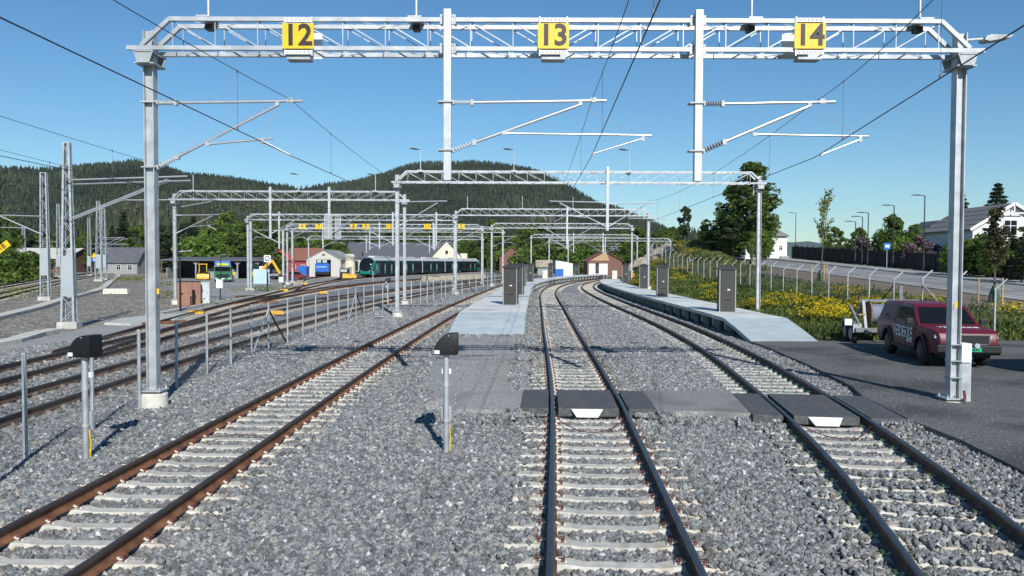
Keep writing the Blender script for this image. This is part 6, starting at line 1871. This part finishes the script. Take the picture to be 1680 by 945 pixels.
LM = dict(
 broad=leafmat('broadleaf_foliage', (.085, .150, .030), (.165, .245, .052), .42),
 bright=leafmat('bright_broadleaf_foliage', (.125, .215, .033), (.215, .31, .06), .42),
 birch=leafmat('birch_foliage', (.090, .155, .038), (.17, .245, .06), .42),
 dark=leafmat('dark_spruce_foliage', (.026, .048, .022), (.05, .078, .030), .2),
 pine=leafmat('pine_foliage', (.036, .060, .026), (.07, .098, .038), .25),
 young=leafmat('young_leaf', (.20, .25, .025), (.32, .35, .05), .5),
 red=leafmat('reddish_young_leaf', (.055, .055, .022), (.10, .085, .03), .3),
 lilac=leafmat('lilac_blossom', (.09, .08, .06), (.25, .16, .20), .3),
 yellow=leafmat('yellow_blossom', (.46, .34, .010), (.64, .49, .018), .35, .3),
 weed=leafmat('weed_leaf', (.065, .115, .024), (.135, .185, .04), .4),
 grass=leafmat('grass_blade', (.08, .13, .028), (.19, .205, .06), .4),
)
M['bark'] = mat('bark', (.10, .075, .055), .9, 0, .3, 3)
M['barkb'] = mat('birch_bark', (.42, .40, .36), .8, 0, .35, 2)
def trunk_mb(h, r, r_, limbs=7, spread=.3, lo=.25):
    mb = MB(); pts = []; x = y = 0
    for k in range(7):
        pts.append((x, y, h * k / 6 - .2 * (k == 0))); x += r_.normal() * .02 * h / 6; y += r_.normal() * .02 * h / 6
    mb.tube(pts, [r * (1 - .14 * k) for k in range(7)], 8)
    for k in range(limbs):
        z = h * r_.uniform(lo, .8); an = r_.uniform(0, 6.28); L = h * spread * r_.uniform(.5, 1) * (1.1 - z / h)
        f = z / h * 6; i = min(5, int(f)); b = Vector(pts[i]).lerp(Vector(pts[i + 1]), f - i)
        e = b + Vector((math.cos(an) * L, math.sin(an) * L, L * .7)); m_ = b.lerp(e, .5) + Vector((0, 0, -.06 * L))
        mb.tube([b, m_, e], [r * .35, r * .22, r * .08], 5)
    return mb
def broad_crown(h, w, n, size, seed, lo=.18, blobs=34, shape=1.0):
    r = np.random.default_rng(seed)
    bz = r.uniform(0, 1, blobs); ang = r.uniform(0, 6.283, blobs)
    prof = np.sin(np.pi * np.clip(bz * .86 + .12, 0, 1)) ** .75 * shape
    rad = prof * w / 2 * np.sqrt(r.uniform(.05, 1, blobs)) * .85
    bc = np.stack([rad * np.cos(ang), rad * np.sin(ang), h * (lo + (1 - lo) * (bz * .94 + .02))], 1)
    br_ = w * r.uniform(.6, 1.25, blobs) * (.17 if blobs < 50 else .115 if blobs < 100 else .13) * (1.1 - .45 * bz)
    k = r.integers(0, blobs, n); d = rand_dirs(n, r)
    c = bc[k] + d * (br_[k] * r.uniform(.55, 1.08, n) ** .6)[:, None] * np.array([1, 1, .85])
    a, b = leaf_axes(n, size, r, .2)
    return c, a, b
def spruce_crown(h, w, n, size, seed, lo=.06):
    r = np.random.default_rng(seed); lv = int(h * 1.5)
    k = r.integers(0, lv, n); f = (k + .5) / lv
    f = f ** .9
    nb = 9; ba = (r.integers(0, nb, n) + (k * .37)) * 2 * np.pi / nb + r.normal(0, .10, n)
    R = w / 2 * (1 - f) ** .85 * (1 + .22 * np.sin(k * 2.3 + ba * 1.0)) + .08
    t = np.sqrt(r.uniform(.02, 1, n)); rad = R * t
    z = h * (lo + (1 - lo) * f) - .22 * rad + r.normal(0, .06, n) * (1 + rad * .3)
    c = np.stack([rad * np.cos(ba), rad * np.sin(ba), z], 1)
    a, b = leaf_axes(n, size, r, .55, .45)
    return c, a, b
def pine_crown(h, w, n, size, seed):
    r = np.random.default_rng(seed); c0, a, b = broad_crown(h, w, n, size, seed, .38, 26, .95)
    a, b = leaf_axes(n, size, r, .3, .35); return c0, a, b
TREE_PROTO = {}
def tree_proto(kind):
    if kind in TREE_PROTO: return TREE_PROTO[kind]
    sd_ = sum(map(ord, kind)); r = np.random.default_rng(sd_)
    K = kind.split('_')[0]
    if K == 'broad': g_ = broad_crown(12, 8.6, 8500, .23, sd_, .12, 90); m_ = LM['broad']; tr = trunk_mb(9.5, .24, r)
    if K == 'bright': g_ = broad_crown(12, 9.0, 8500, .23, sd_, .12, 90); m_ = LM['bright']; tr = trunk_mb(9.5, .24, r)
    if K == 'birch': g_ = broad_crown(12, 4.6, 11000, .15, sd_, .07, 150, 1.0); m_ = LM['birch']; tr = trunk_mb(11, .15, r, 9, .18)
    if K == 'spruce': g_ = spruce_crown(12, 5.0, 8000, .26, sd_); m_ = LM['dark']; tr = trunk_mb(11.5, .18, r, 0)
    if K == 'pine': g_ = pine_crown(12, 6.0, 4600, .32, sd_); m_ = LM['pine']; tr = trunk_mb(10.5, .22, r, 8, .25, .4)
    if K == 'conifer': g_ = spruce_crown(12, 6.6, 8000, .30, sd_, .02); m_ = LM['pine']; tr = trunk_mb(11.5, .18, r, 0)
    if K == 'bush': g_ = broad_crown(3, 4.6, 3000, .17, sd_, .02, 26); m_ = LM['broad']; tr = trunk_mb(1.8, .06, r, 6, .5, .1)
    if K == 'brightbush': g_ = broad_crown(3, 4.6, 3000, .17, sd_, .02, 26); m_ = LM['bright']; tr = trunk_mb(1.8, .06, r, 6, .5, .1)
    if K == 'lilac': g_ = broad_crown(3, 3.6, 2200, .15, sd_, .05, 22); m_ = LM['lilac']; tr = trunk_mb(1.8, .06, r, 6, .5, .1)
    cr = quads_mesh('crown', *g_, m_); tm_ = tr.mesh('trunk', M['barkb'] if K == 'birch' else M['bark'])
    TREE_PROTO[kind] = (cr, tm_); return TREE_PROTO[kind]
def tree(kind, label, x, y, z, h, group=None, wide=1.0, name=None, cat=None, rz=None):
    cr, tm_ = tree_proto(kind); K = kind.split('_')[0]
    base = 3.0 if K in ('bush', 'brightbush', 'lilac') else 12.0
    t = thing(name or {'spruce': 'spruce_tree', 'conifer': 'pine_tree', 'pine': 'pine_tree', 'birch': 'birch_tree', 'bush': 'bush', 'brightbush': 'bush', 'lilac': 'lilac_bush'}.get(K, 'broadleaf_tree'), label, cat or ('bush' if base == 3 else 'tree'), (x, y, z), rz if rz is not None else random.uniform(0, 6.28), group)
    s = h / base; t.scale = (s * wide, s * wide, s)
    link('crown', cr, t); link('trunk', tm_, t)
    return t
def tree_px(kind, label, px_, top, Y, base_z=0.0, group=None, wide=1.0):
    x = (px_ - 840) / 1310 * Y; h = CAMZ + (430 - top) / 1310 * Y - base_z
    return tree(kind, label, x, Y, base_z, h, group, wide)
# right side
hb = lambda x, y: float(hr(x, y))
tree('birch_a', 'tallest dense birch in the clump beside the hipped white house', 31.6, 105, hb(31.6, 105), 13.3, wide=1.6)
tree('birch_b', 'broad birch at the road side of the tall clump', 33.6, 108, hb(33.6, 108), 10.6, wide=1.15)
tree('spruce_a', 'dark spruce at the mound side of the tall clump', 28.6, 109, hb(28.6, 109), 7.2, wide=1.5)
tree('birch_c', 'slender birch behind the dark spruce in the clump', 29.4, 107, hb(29.4, 107), 10.4, wide=1.35)
tree('pine_a', 'low dark pine between spruce and birch in the clump', 29.0, 105, hb(29.0, 105), 6.6, wide=1.2)
tree('bright_a', 'small bright green tree in front of the tall clump', 30.4, 98, hb(30.4, 98), 4.4)
tree('bright_b', 'small bright green tree on the mound before the spruce', 27.2, 112, hb(27.2, 112), 3.6)
tree('pine_b', 'thin lone pine on top of the grassy mound', 24.6, 114, hb(24.6, 114), 6.3, wide=.8)
for i, (px_, top, Y, k, lab, w) in enumerate((
  (1572, 303, 125, 'conifer_a', 'dark pine behind the big white house, hidden partly by the mast', 1.0), (1634, 298, 118, 'conifer_b', 'tall dark pine right behind the roof of the big white house', 1.25),
  (1470, 356, 112, 'broad_a', 'round broadleaf tree between the street lamps and the house', 1.0), (1445, 377, 118, 'broad_b', 'broadleaf tree behind the board fence past the bus stop', 1.0),
  (1500, 378, 96, 'bright_a', 'light green tree behind the fence beside the house wing', .9), (1410, 384, 150, 'broad_c', 'round tree over the board fence end', .9),
  (1360, 396, 150, 'bright_c', 'yellow green tree behind the staked sapling at the road crest', .8), (1398, 398, 165, 'broad_a', 'tree beyond the road crest', 1.1),
  (1330, 406, 160, 'broad_b', 'dark tree beside the lone street lamp', 1.2), (1305, 400, 150, 'broad_c', 'dark green tree next to the white hipped house', 1.0), (1345, 408, 175, 'spruce_b', 'small spruce row tree past the road crest', 1.5),
  (1660, 372, 66, 'spruce_b', 'dark conifer in front of the gable of the big house', 1.3), (1625, 378, 64, 'broad_b', 'dark garden tree before the big white house', 1.1), (1590, 392, 66, 'broad_c', 'garden shrub tree by the wall of the big house', 1.2), (1676, 385, 58, 'spruce_a', 'dark hedge conifer at the fence beside the big house', 1.3), (1560, 395, 68, 'bright_b', 'light garden tree between fence and house', 1.1))):
    tree_px(k, lab, px_, top, Y, float(zroad(np.array(min(Y, 112.)))) + .15, None, w)
tree('lilac_a', 'pink lilac bush by the end of the board fence', 40.8, 93, 3.2, 3.0); tree('lilac_b', 'pale lilac bush next to the light green fence tree', 41, 80, 2.7, 3.2)
tree('brightbush_a', 'light bush over the board fence near the bus stop sign', 41.2, 84, 2.8, 3.0); tree('bush_a', 'dark bush over the board fence beside the house', 41.3, 70, 2.5, 2.9); tree('bush_b', 'dark bush over the board fence close to the gable', 41.4, 62, 2.2, 3.0)
for x, y, h, k, lab in ((43.4, 91.5, 5.9, 'broad_a', 'round leafy tree standing over the board fence near the bus stop'), (45.4, 90, 4.8, 'bright_b', 'light green tree over the board fence before the house wing'), (41.7, 96, 4.6, 'broad_c', 'leafy tree over the board fence past the bus stop'), (47.0, 88.5, 4.3, 'bush_a', 'dark tall shrub between the board fence and the house wing'),
                        (41.6, 103, 5.0, 'broad_b', 'leafy tree over the far end of the board fence'), (42.6, 66, 4.2, 'broad_a', 'garden tree over the board fence at the house corner'), (42.2, 73, 3.6, 'bush_b', 'dense garden shrub beside the house corner')):
    tree(k, lab, x, y, 2.9 if y > 80 else 2.3, h, wide=1.05)
# staked saplings
def sapling(label, x, y, h, leaf, n=420, lean=.35, seed=3):
    z = hb(x, y); r = np.random.default_rng(seed)
    t = thing('staked_sapling', label, 'sapling', (x, y, z))
    mb = MB(); top = Vector((lean, 0, h))
    mb.tube([(0, 0, -.2), (lean * .15, 0, h * .3), (lean * .5, 0, h * .62), top], [.06, .05, .032, .008], 7)
    C = []
    for k in range(26):
        f = r.uniform(.32, .95); b = Vector((lean * f * f, 0, h * f)); an = r.uniform(0, 6.28); L = h * .22 * (1.15 - f) + .2
        e = b + Vector((math.cos(an) * L * .6, math.sin(an) * L * .6, L * 1.05)); mb.tube([b, b.lerp(e, .5) + Vector((0, 0, -.05)), e], [.014, .010, .004], 4)
        for q in range(n // 26): C.append(b.lerp(e, r.uniform(.25, 1.05)) + Vector(r.normal(0, .09, 3)))
    mb.build('trunk', M['bark'], t)
    a, b = leaf_axes(len(C), .085, r, .2, .75)
    link('crown', quads_mesh('crown', np.array([tuple(c) for c in C]), a, b, LM[leaf]), t)
    for an in (.5, 2.6, 4.7):
        MB().tube([(.75 * math.cos(an), .75 * math.sin(an), -.3), (.75 * math.cos(an), .75 * math.sin(an), 1.35)], .05, 7).build('stake', M['wood'], t)
        MB().bar((.75 * math.cos(an), .75 * math.sin(an), 1.1), (.03, 0, 1.15), .06, .02).build('tie', M['black'], t)
    MB().tube([(0, 0, -.05), (0, 0, .45), (0, 0, .9)], [.30, .27, .1], 10).build('watering_bag', M['clipgreen'], t)
    return t
sapling('staked young tree with yellow green leaves on the bare soil strip', 25.9, 67, 7.6, 'young', 1050, .7)
sapling('staked young tree with sparse reddish leaves before the big white house', 26.6, 44, 5.0, 'red', 1300, .05, 8)
sapling('small staked young tree near the mound and side road', 27.0, 90, 3.6, 'bright' if 'bright' in LM else 'young', 500, .1, 11)
r_ = np.random.default_rng(9)
for k in range(26):
    x = 22.0 + r_.uniform(-2.2, 3.0); y = 126 + r_.uniform(-7, 9); s_ = r_.uniform(.5, 1.3)
    mb = MB().tube([(0, 0, -.6), (0, 0, -.2), (0, 0, .5), (0, 0, .9)], [.5, .95, .8, .3], 7)
    mb.v = [tuple(np.array(v) * r_.uniform(.8, 1.2, 3)) for v in mb.v]
    o = mb.build('boulder', M['stonewall'], None, (x, y, float(hr(x, y)) + .1), r_.uniform(0, 6)); o.scale = (s_ * 1.4, s_ * 1.2, s_)
    tag(o, 'pale boulder in the rubble slope below the grassy mound', 'boulder', 'rubble boulders at the mound')
# weeds, grass and yellow flowers on the bank
def bank_plants():
    r = np.random.default_rng(21)
    def ok(x, y):
        l = np.array([max(T14.off(float(q), 4.5)[0], 12.6) for q in np.clip(y, 31.3, 122)])
        return (x > l) & (np.abs(x) < .72 * y + 2)
    # grass
    n = 30000; x = r.uniform(12.5, 27.5, n); y = 31.6 + (r.uniform(0, 1, n) ** 1.6) * 90
    k = ok(x, y) & ~((x > 23.8 + r.normal(0, .8, n)) & (y < 84)); x = x[k]; y = y[k]; n = len(x)
    h = r.uniform(.10, .34, n) * (1 + .5 * np.sin(x * .9 + y * .4))
    z = hr(x, y)
    c = np.stack([x, y, z + h * .45], 1)
    a = np.stack([r.normal(0, .2, n), r.normal(0, .2, n), np.ones(n)], 1) * (h * .6)[:, None]
    an = r.uniform(0, 3.14, n); b = np.stack([np.cos(an), np.sin(an), np.zeros(n)], 1) * (.05 + .0011 * (y - 31))[:, None]
    stuff(link('grass', quads_mesh('grass', c, a, b, LM['grass'])))
    # flowering clumps
    cl = []
    for cx, cy, w, num in ((14.9, 38.2, 1.3, 44), (16.3, 40.5, 1.2, 34), (18.6, 41.5, 1.3, 34), (17.4, 45.5, 1.5, 32), (20.6, 43.2, 1.2, 22), (22.3, 42.0, 1.0, 16), (20.0, 37.4, .8, 9), (17.0, 36.0, .7, 9), (22.8, 36.0, .9, 10), (15.0, 48, 1.4, 26), (18.0, 52, 1.6, 20), (21.4, 51, 1.4, 18), (15.2, 60, 1.4, 18), (17.5, 70, 1.8, 14), (15.0, 80, 1.5, 24), (21, 100, 2.4, 28), (24, 109, 2.6, 30), (25.5, 118, 2.4, 20), (19, 90, 2.2, 18), (17.8, 106, 2.0, 34), (15.5, 96, 1.6, 26), (20.5, 116, 2.0, 24)):
        for _ in range(int(num * .62)): cl.append((cx + r.normal(0, w * .38), cy + r.normal(0, w * .5), r.uniform(.45, 1.0)))
    for _ in range(900): cl.append((r.uniform(13, 24), 31.8 + r.uniform(0, 1) ** 1.5 * 88, -r.uniform(.3, .75)))
    cl = np.array(cl); keep = ok(cl[:, 0], cl[:, 1]) & (cl[:, 0] < 25.5); cl = cl[keep]
    # keep clear of pickup and trailer
    cl = cl[~((cl[:, 0] > 18.5) & (cl[:, 1] < 46) & (cl[:, 2] < 0) & (r.random(len(cl)) < .65))]
    cl = cl[~((cl[:, 1] < 33.0) & (cl[:, 0] < 16.5))]
    G = []; F = []
    for x, y, h in cl:
        fl = h > 0; h = abs(h); z = float(hr(x, y)); m = 34
        d = r.normal(0, .25 * (.6 + h), (m, 2)); zz_ = r.uniform(0, 1, m) ** .8 * h
        G.append(np.stack([x + d[:, 0], y + d[:, 1], z + zz_ * (1 - .4 * np.hypot(d[:, 0], d[:, 1]))], 1))
        if fl:
            m = 34; d = r.normal(0, .25 * (.6 + h), (m, 2)); F.append(np.stack([x + d[:, 0], y + d[:, 1], z + h * (1.02 - .35 * np.hypot(d[:, 0], d[:, 1])) + r.normal(0, .05, m)], 1))
    G = np.concatenate(G); F = np.concatenate(F)
    a, b = leaf_axes(len(G), .085, r, .1, .5); stuff(link('weeds', quads_mesh('weeds', G, a, b, LM['weed'])))
    a, b = leaf_axes(len(F), .052, r, .35, .8); stuff(link('yellow_flowers', quads_mesh('yellow_flowers', F, a, b, LM['yellow'])))
bank_plants()
# left bushes and tree belt
GB = 'bushes beside the main line'
for k_, y in enumerate((98, 103, 107, 112, 116, 121, 126, 131, 137, 143, 150, 158)):
    x = MB_.x(y) - 4.6 - (k_ % 3) * 2.2; k = ('brightbush_a', 'bush_a', 'brightbush_b', 'brightbush_a', 'bush_b')[k_ % 5]; h = 4.2 + (k_ * 7 % 5) * .3
    tree(k, 'leafy green bush beside the curving main line tracks' if 'bright' in k else 'darker green bush beside the curving main line tracks', x, y, -.3, h, GB, 1.1)
tree('broad_b', 'big dark broadleaf tree over the main line bushes', -103, 158, 0, 14.5, wide=1.1)
tree('broad_a', 'second big broadleaf tree over the main line bushes', -96, 146, 0, 12.0)
belt = [(185, 372, 214, 'spruce_a'), (204, 350, 220, 'spruce_b'), (228, 372, 216, 'broad_a'), (247, 378, 222, 'spruce_a'), (265, 372, 218, 'pine_a'), (285, 366, 224, 'spruce_b'), (318, 357, 214, 'spruce_a'), (304, 368, 222, 'pine_b'), (345, 374, 200, 'bright_a'), (376, 348, 214, 'bright_b'), (398, 368, 205, 'broad_b'), (330, 392, 186, 'brightbush_a'),
        (420, 362, 228, 'broad_c'), (445, 372, 226, 'broad_a'), (468, 384, 220, 'bright_a'), (492, 388, 232, 'broad_b'), (518, 384, 226, 'bright_c'), (545, 392, 232, 'broad_c'), (560, 398, 240, 'broad_a'), (142, 384, 230, 'broad_c'), (120, 380, 240, 'spruce_b'), (160, 378, 226, 'spruce_a'), (100, 384, 262, 'broad_a'), (75, 380, 268, 'broad_b'), (45, 382, 262, 'pine_a'), (15, 378, 250, 'broad_c'),
        (588, 386, 290, 'broad_a'), (615, 380, 300, 'broad_b'), (640, 376, 300, 'pine_b'), (665, 380, 300, 'broad_c'), (690, 378, 296, 'broad_a'), (715, 376, 296, 'broad_b'), (742, 380, 290, 'broad_c'), (765, 388, 280, 'bright_c'), (785, 378, 272, 'broad_a'), (806, 362, 280, 'bright_a'), (822, 390, 262, 'broad_b'), (845, 384, 258, 'broad_c'), (862, 372, 266, 'broad_a'),
        (885, 362, 262, 'broad_b'), (908, 376, 252, 'spruce_a'), (930, 384, 246, 'broad_c'), (955, 386, 250, 'broad_a'), (978, 390, 246, 'bright_b'), (1000, 386, 248, 'broad_b'), (1022, 376, 256, 'broad_c'), (1044, 370, 262, 'broad_a'), (1062, 368, 270, 'spruce_b'), (1085, 374, 262, 'broad_b'), (1103, 372, 268, 'broad_c'), (1122, 388, 262, 'pine_a'), (900, 400, 236, 'bush_a'), (940, 404, 232, 'brightbush_b'), (870, 404, 234, 'bush_b'), (835, 408, 240, 'brightbush_a'), (1030, 396, 236, 'broad_a'), (1075, 392, 240, 'broad_c'), (1100, 396, 230, 'spruce_a')]
KL = {'spruce': 'dark spruce in the tree belt behind', 'pine': 'pine in the tree belt behind', 'broad': 'green broadleaf tree in the belt behind', 'bright': 'bright green tree in the belt behind', 'bush': 'dark bush at the tree belt foot behind', 'brightbush': 'bright bush at the tree belt foot behind'}
for px_, top, Y, k in belt:
    K = k.split('_')[0]
    zn = [w for lim, w in ((140, 'the red brown hall'), (250, 'the grey white house'), (420, 'the open shed'), (500, 'the red wooden building'), (570, 'the engine shed'), (760, 'the depot hall'), (880, 'the fence end masts'), (960, 'the blue container'), (1050, 'the house past the platform bend'), (9999, 'the mound fence')) if px_ < lim][0]
    tree_px(k, KL[K] + ' ' + zn, px_, top, Y, -.3, 'tree belt behind the yard', {'broad': 1.15, 'bright': 1.1, 'spruce': 1.15}.get(K, 1.1))
# low weeds in the yard
def yard_weeds():
    r = np.random.default_rng(5); C = []; Fl = []
    for px_, py_, n, sp in ((215, 461, 700, 1.8), (232, 458, 700, 2.4), (282, 488, 260, .6), (440, 478, 420, 1.5), (350, 503, 60, .6), (10, 487, 700, 3.0), (45, 478, 700, 3.0), (280, 468, 300, 1.2)):
        p = at(px_, py_); m = n
        C.append(np.stack([p.x + r.normal(0, sp, m), p.y + r.normal(0, sp * 1.6, m), r.uniform(.02, .55, m)], 1))
    C = np.concatenate(C); a, b = leaf_axes(len(C), .085, r, .1, .5)
    stuff(link('yard_weeds', quads_mesh('yard_weeds', C, a, b, [LM['weed'], LM['yellow']], (r.random(len(C)) < .22))))
yard_weeds()

# ------------------------------------------------------------------ hills with forest
def vnoise(x, y, s, seed=0):
    r = np.random.default_rng(seed); g_ = r.random((64, 64)); x = x / s; y = y / s
    xi = np.floor(x).astype(int); yi = np.floor(y).astype(int); fx = x - xi; fy = y - yi; fx = fx * fx * (3 - 2 * fx); fy = fy * fy * (3 - 2 * fy)
    G_ = lambda i, j: g_[i % 64, j % 64]
    return (G_(xi, yi) * (1 - fx) + G_(xi + 1, yi) * fx) * (1 - fy) + (G_(xi, yi + 1) * (1 - fx) + G_(xi + 1, yi + 1) * fx) * fy
M['hillsoil'] = mat('forest_floor', (.030, .038, .018), .95, 0, .3, .01, second=((.16, .14, .12), .012, .60, .70))
M['farhill'] = mat('far_hill', (.045, .06, .04), .95, 0, .2, .002)
HF = leafmat('hill_conifer', (.024, .036, .019), (.056, .068, .032), .15, .5, .006)
def hill(name, prof, D, depth, seed, trees, th=(9, 17)):
    px_ = np.array([p[0] for p in prof], float); py_ = np.array([p[1] for p in prof], float)
    us = np.linspace(px_[0], px_[-1], 130); ridge = CAMZ + (430 - np.interp(us, px_, py_)) / 1310 * D - 13
    vs = np.concatenate([np.linspace(0, 1, 34), np.linspace(1.06, 1.6, 7)])
    def pos(u, v):
        q = D - depth * (1 - v); rz_ = np.interp(u, us, ridge)
        prf = np.where(v <= 1, np.sin(np.clip(v, 0, 1) * np.pi / 2) ** 1.15, 1 - ((v - 1) * 1.3) ** 2)
        x = (u - 840) / 1310 * q
        nz = (vnoise(x, q, 190, seed) - .5) * 46 * np.sin(np.clip(v, 0, 1) * np.pi) + (vnoise(x, q, 60, seed + 1) - .5) * 14 * np.sin(np.clip(v, 0, 1) * np.pi)
        return x, q, rz_ * prf + nz - 2
    U, V = np.meshgrid(us, vs); X, Y, Z = pos(U, V)
    nx = len(us); v = np.stack([X, Y, Z], 2).reshape(-1, 3)
    f = [(j * nx + i, j * nx + i + 1, (j + 1) * nx + i + 1, (j + 1) * nx + i) for j in range(len(vs) - 1) for i in range(nx - 1)]
    me = bpy.data.meshes.new(name); me.from_pydata(v.tolist(), [], f); me.polygons.foreach_set('use_smooth', [True] * len(f)); me.materials.append(M['hillsoil'])
    struct(link(name, me))
    if not trees: return
    r = np.random.default_rng(seed); n = trees
    u = r.uniform(us[0], us[-1], n); w = r.uniform(.02, 1.1, n) ** .8
    x, y, z = pos(u, w)
    gap = vnoise(x, y, 70, seed + 5) + .35 * vnoise(x, y, 22, seed + 6)
    k = (gap < .98) | (r.random(n) < .25); x = x[k]; y = y[k]; z = z[k]; n = len(x)
    h = r.uniform(*th, n) * (.8 + .4 * vnoise(x, y, 45, seed + 9)); R = h * r.uniform(.16, .26, n)
    ns = 5; an0 = r.uniform(0, 6.28, n)
    verts = np.zeros((n, ns * 2 + 2, 3))
    for j in range(ns):
        an = an0 + j * 6.283 / ns; jit = r.uniform(.7, 1.3, n)
        verts[:, j] = np.stack([x + np.cos(an) * R * jit, y + np.sin(an) * R * jit, z + h * .08], 1)
        verts[:, ns + j] = np.stack([x + np.cos(an + .6) * R * .62 * jit, y + np.sin(an + .6) * R * .62 * jit, z + h * .42], 1)
    verts[:, 2 * ns] = np.stack([x, y, z + h * .62], 1); verts[:, 2 * ns + 1] = np.stack([x, y, z + h], 1)
    tri = []
    for j in range(ns): tri.append((j, (j + 1) % ns, 2 * ns)); tri.append((ns + j, ns + (j + 1) % ns, 2 * ns + 1))
    tri = np.array(tri); nv = ns * 2 + 2
    idx = (np.arange(n)[:, None, None] * nv + tri[None]).reshape(-1, 3).astype(np.int32)
    me = bpy.data.meshes.new('hill_forest'); me.vertices.add(n * nv); me.vertices.foreach_set('co', verts.astype(np.float32).ravel())
    me.loops.add(idx.size); me.loops.foreach_set('vertex_index', idx.ravel()); me.polygons.add(len(idx))
    me.polygons.foreach_set('loop_start', np.arange(0, idx.size, 3, dtype=np.int32)); me.polygons.foreach_set('loop_total', np.full(len(idx), 3, np.int32))
    me.update(); me.materials.append(HF)
    stuff(link('hill_forest', me))
hill('wooded_hill', [(-260, 300), (-120, 290), (0, 284), (60, 283), (130, 276), (180, 272), (225, 267), (270, 277), (310, 288), (370, 293), (420, 302), (470, 312), (520, 328), (570, 350), (640, 380), (700, 405)], 1500, 620, 3, 17000)
hill('wooded_hill', [(380, 345), (430, 330), (480, 319), (530, 311), (580, 302), (625, 291), (665, 281), (700, 275), (760, 272), (815, 273), (850, 278), (880, 286), (915, 299), (950, 324), (985, 342), (1020, 354), (1060, 368), (1110, 384), (1160, 398), (1210, 410)], 2000, 900, 31, 26000)
hill('wooded_hill', [(560, 395), (700, 388), (850, 380), (1000, 385), (1080, 392), (1160, 404), (1220, 412)], 620, 200, 77, 2600, (10, 17))
hill('wooded_hill', [(-300, 385), (-100, 378), (100, 376), (300, 380), (450, 384), (600, 392)], 560, 200, 78, 3000, (10, 17))
def ridge(prof, D):
    mb = MB(); pts = [(p[0], CAMZ + (430 - p[1]) / 1310 * D) for p in prof]
    rings = []
    for u, z in pts:
        x = (u - 840) / 1310 * D; rings.append([(x, D - 900, -2), (x, D - 400, z * .62), (x, D, z), (x, D + 900, z * .5), (x, D + 1400, -2)])
    mb.loft(rings); struct(mb.build('far_hills', M['farhill'], smooth=180))
ridge([(900, 405), (1000, 398), (1080, 388), (1130, 384), (1180, 387), (1240, 392), (1300, 396), (1325, 394), (1345, 397), (1375, 401), (1420, 399), (1500, 402), (1600, 398), (1700, 396), (1900, 402)], 8500)
ridge([(-400, 395), (-100, 330), (-30, 290), (0, 279), (30, 285), (70, 300), (160, 330), (300, 380)], 5200)

# ------------------------------------------------------------------ air
mb = MB().box((0, 4750, 380), (23400, 14900, 770))
hz = mb.build('haze', [])
hv = bpy.data.materials.new('thin_haze'); hv.use_nodes = True
n = hv.node_tree.nodes; l = hv.node_tree.links
n.remove(n['Principled BSDF'])
pv = n.new('ShaderNodeVolumePrincipled')
pv.inputs['Color'].default_value = (.62, .80, 1.0, 1)
pv.inputs['Density'].default_value = 2.8e-5
pv.inputs['Anisotropy'].default_value = 0.0
l.new(pv.outputs[0], n['Material Output'].inputs['Volume'])
hz.data.materials.append(hv)
stuff(hz)
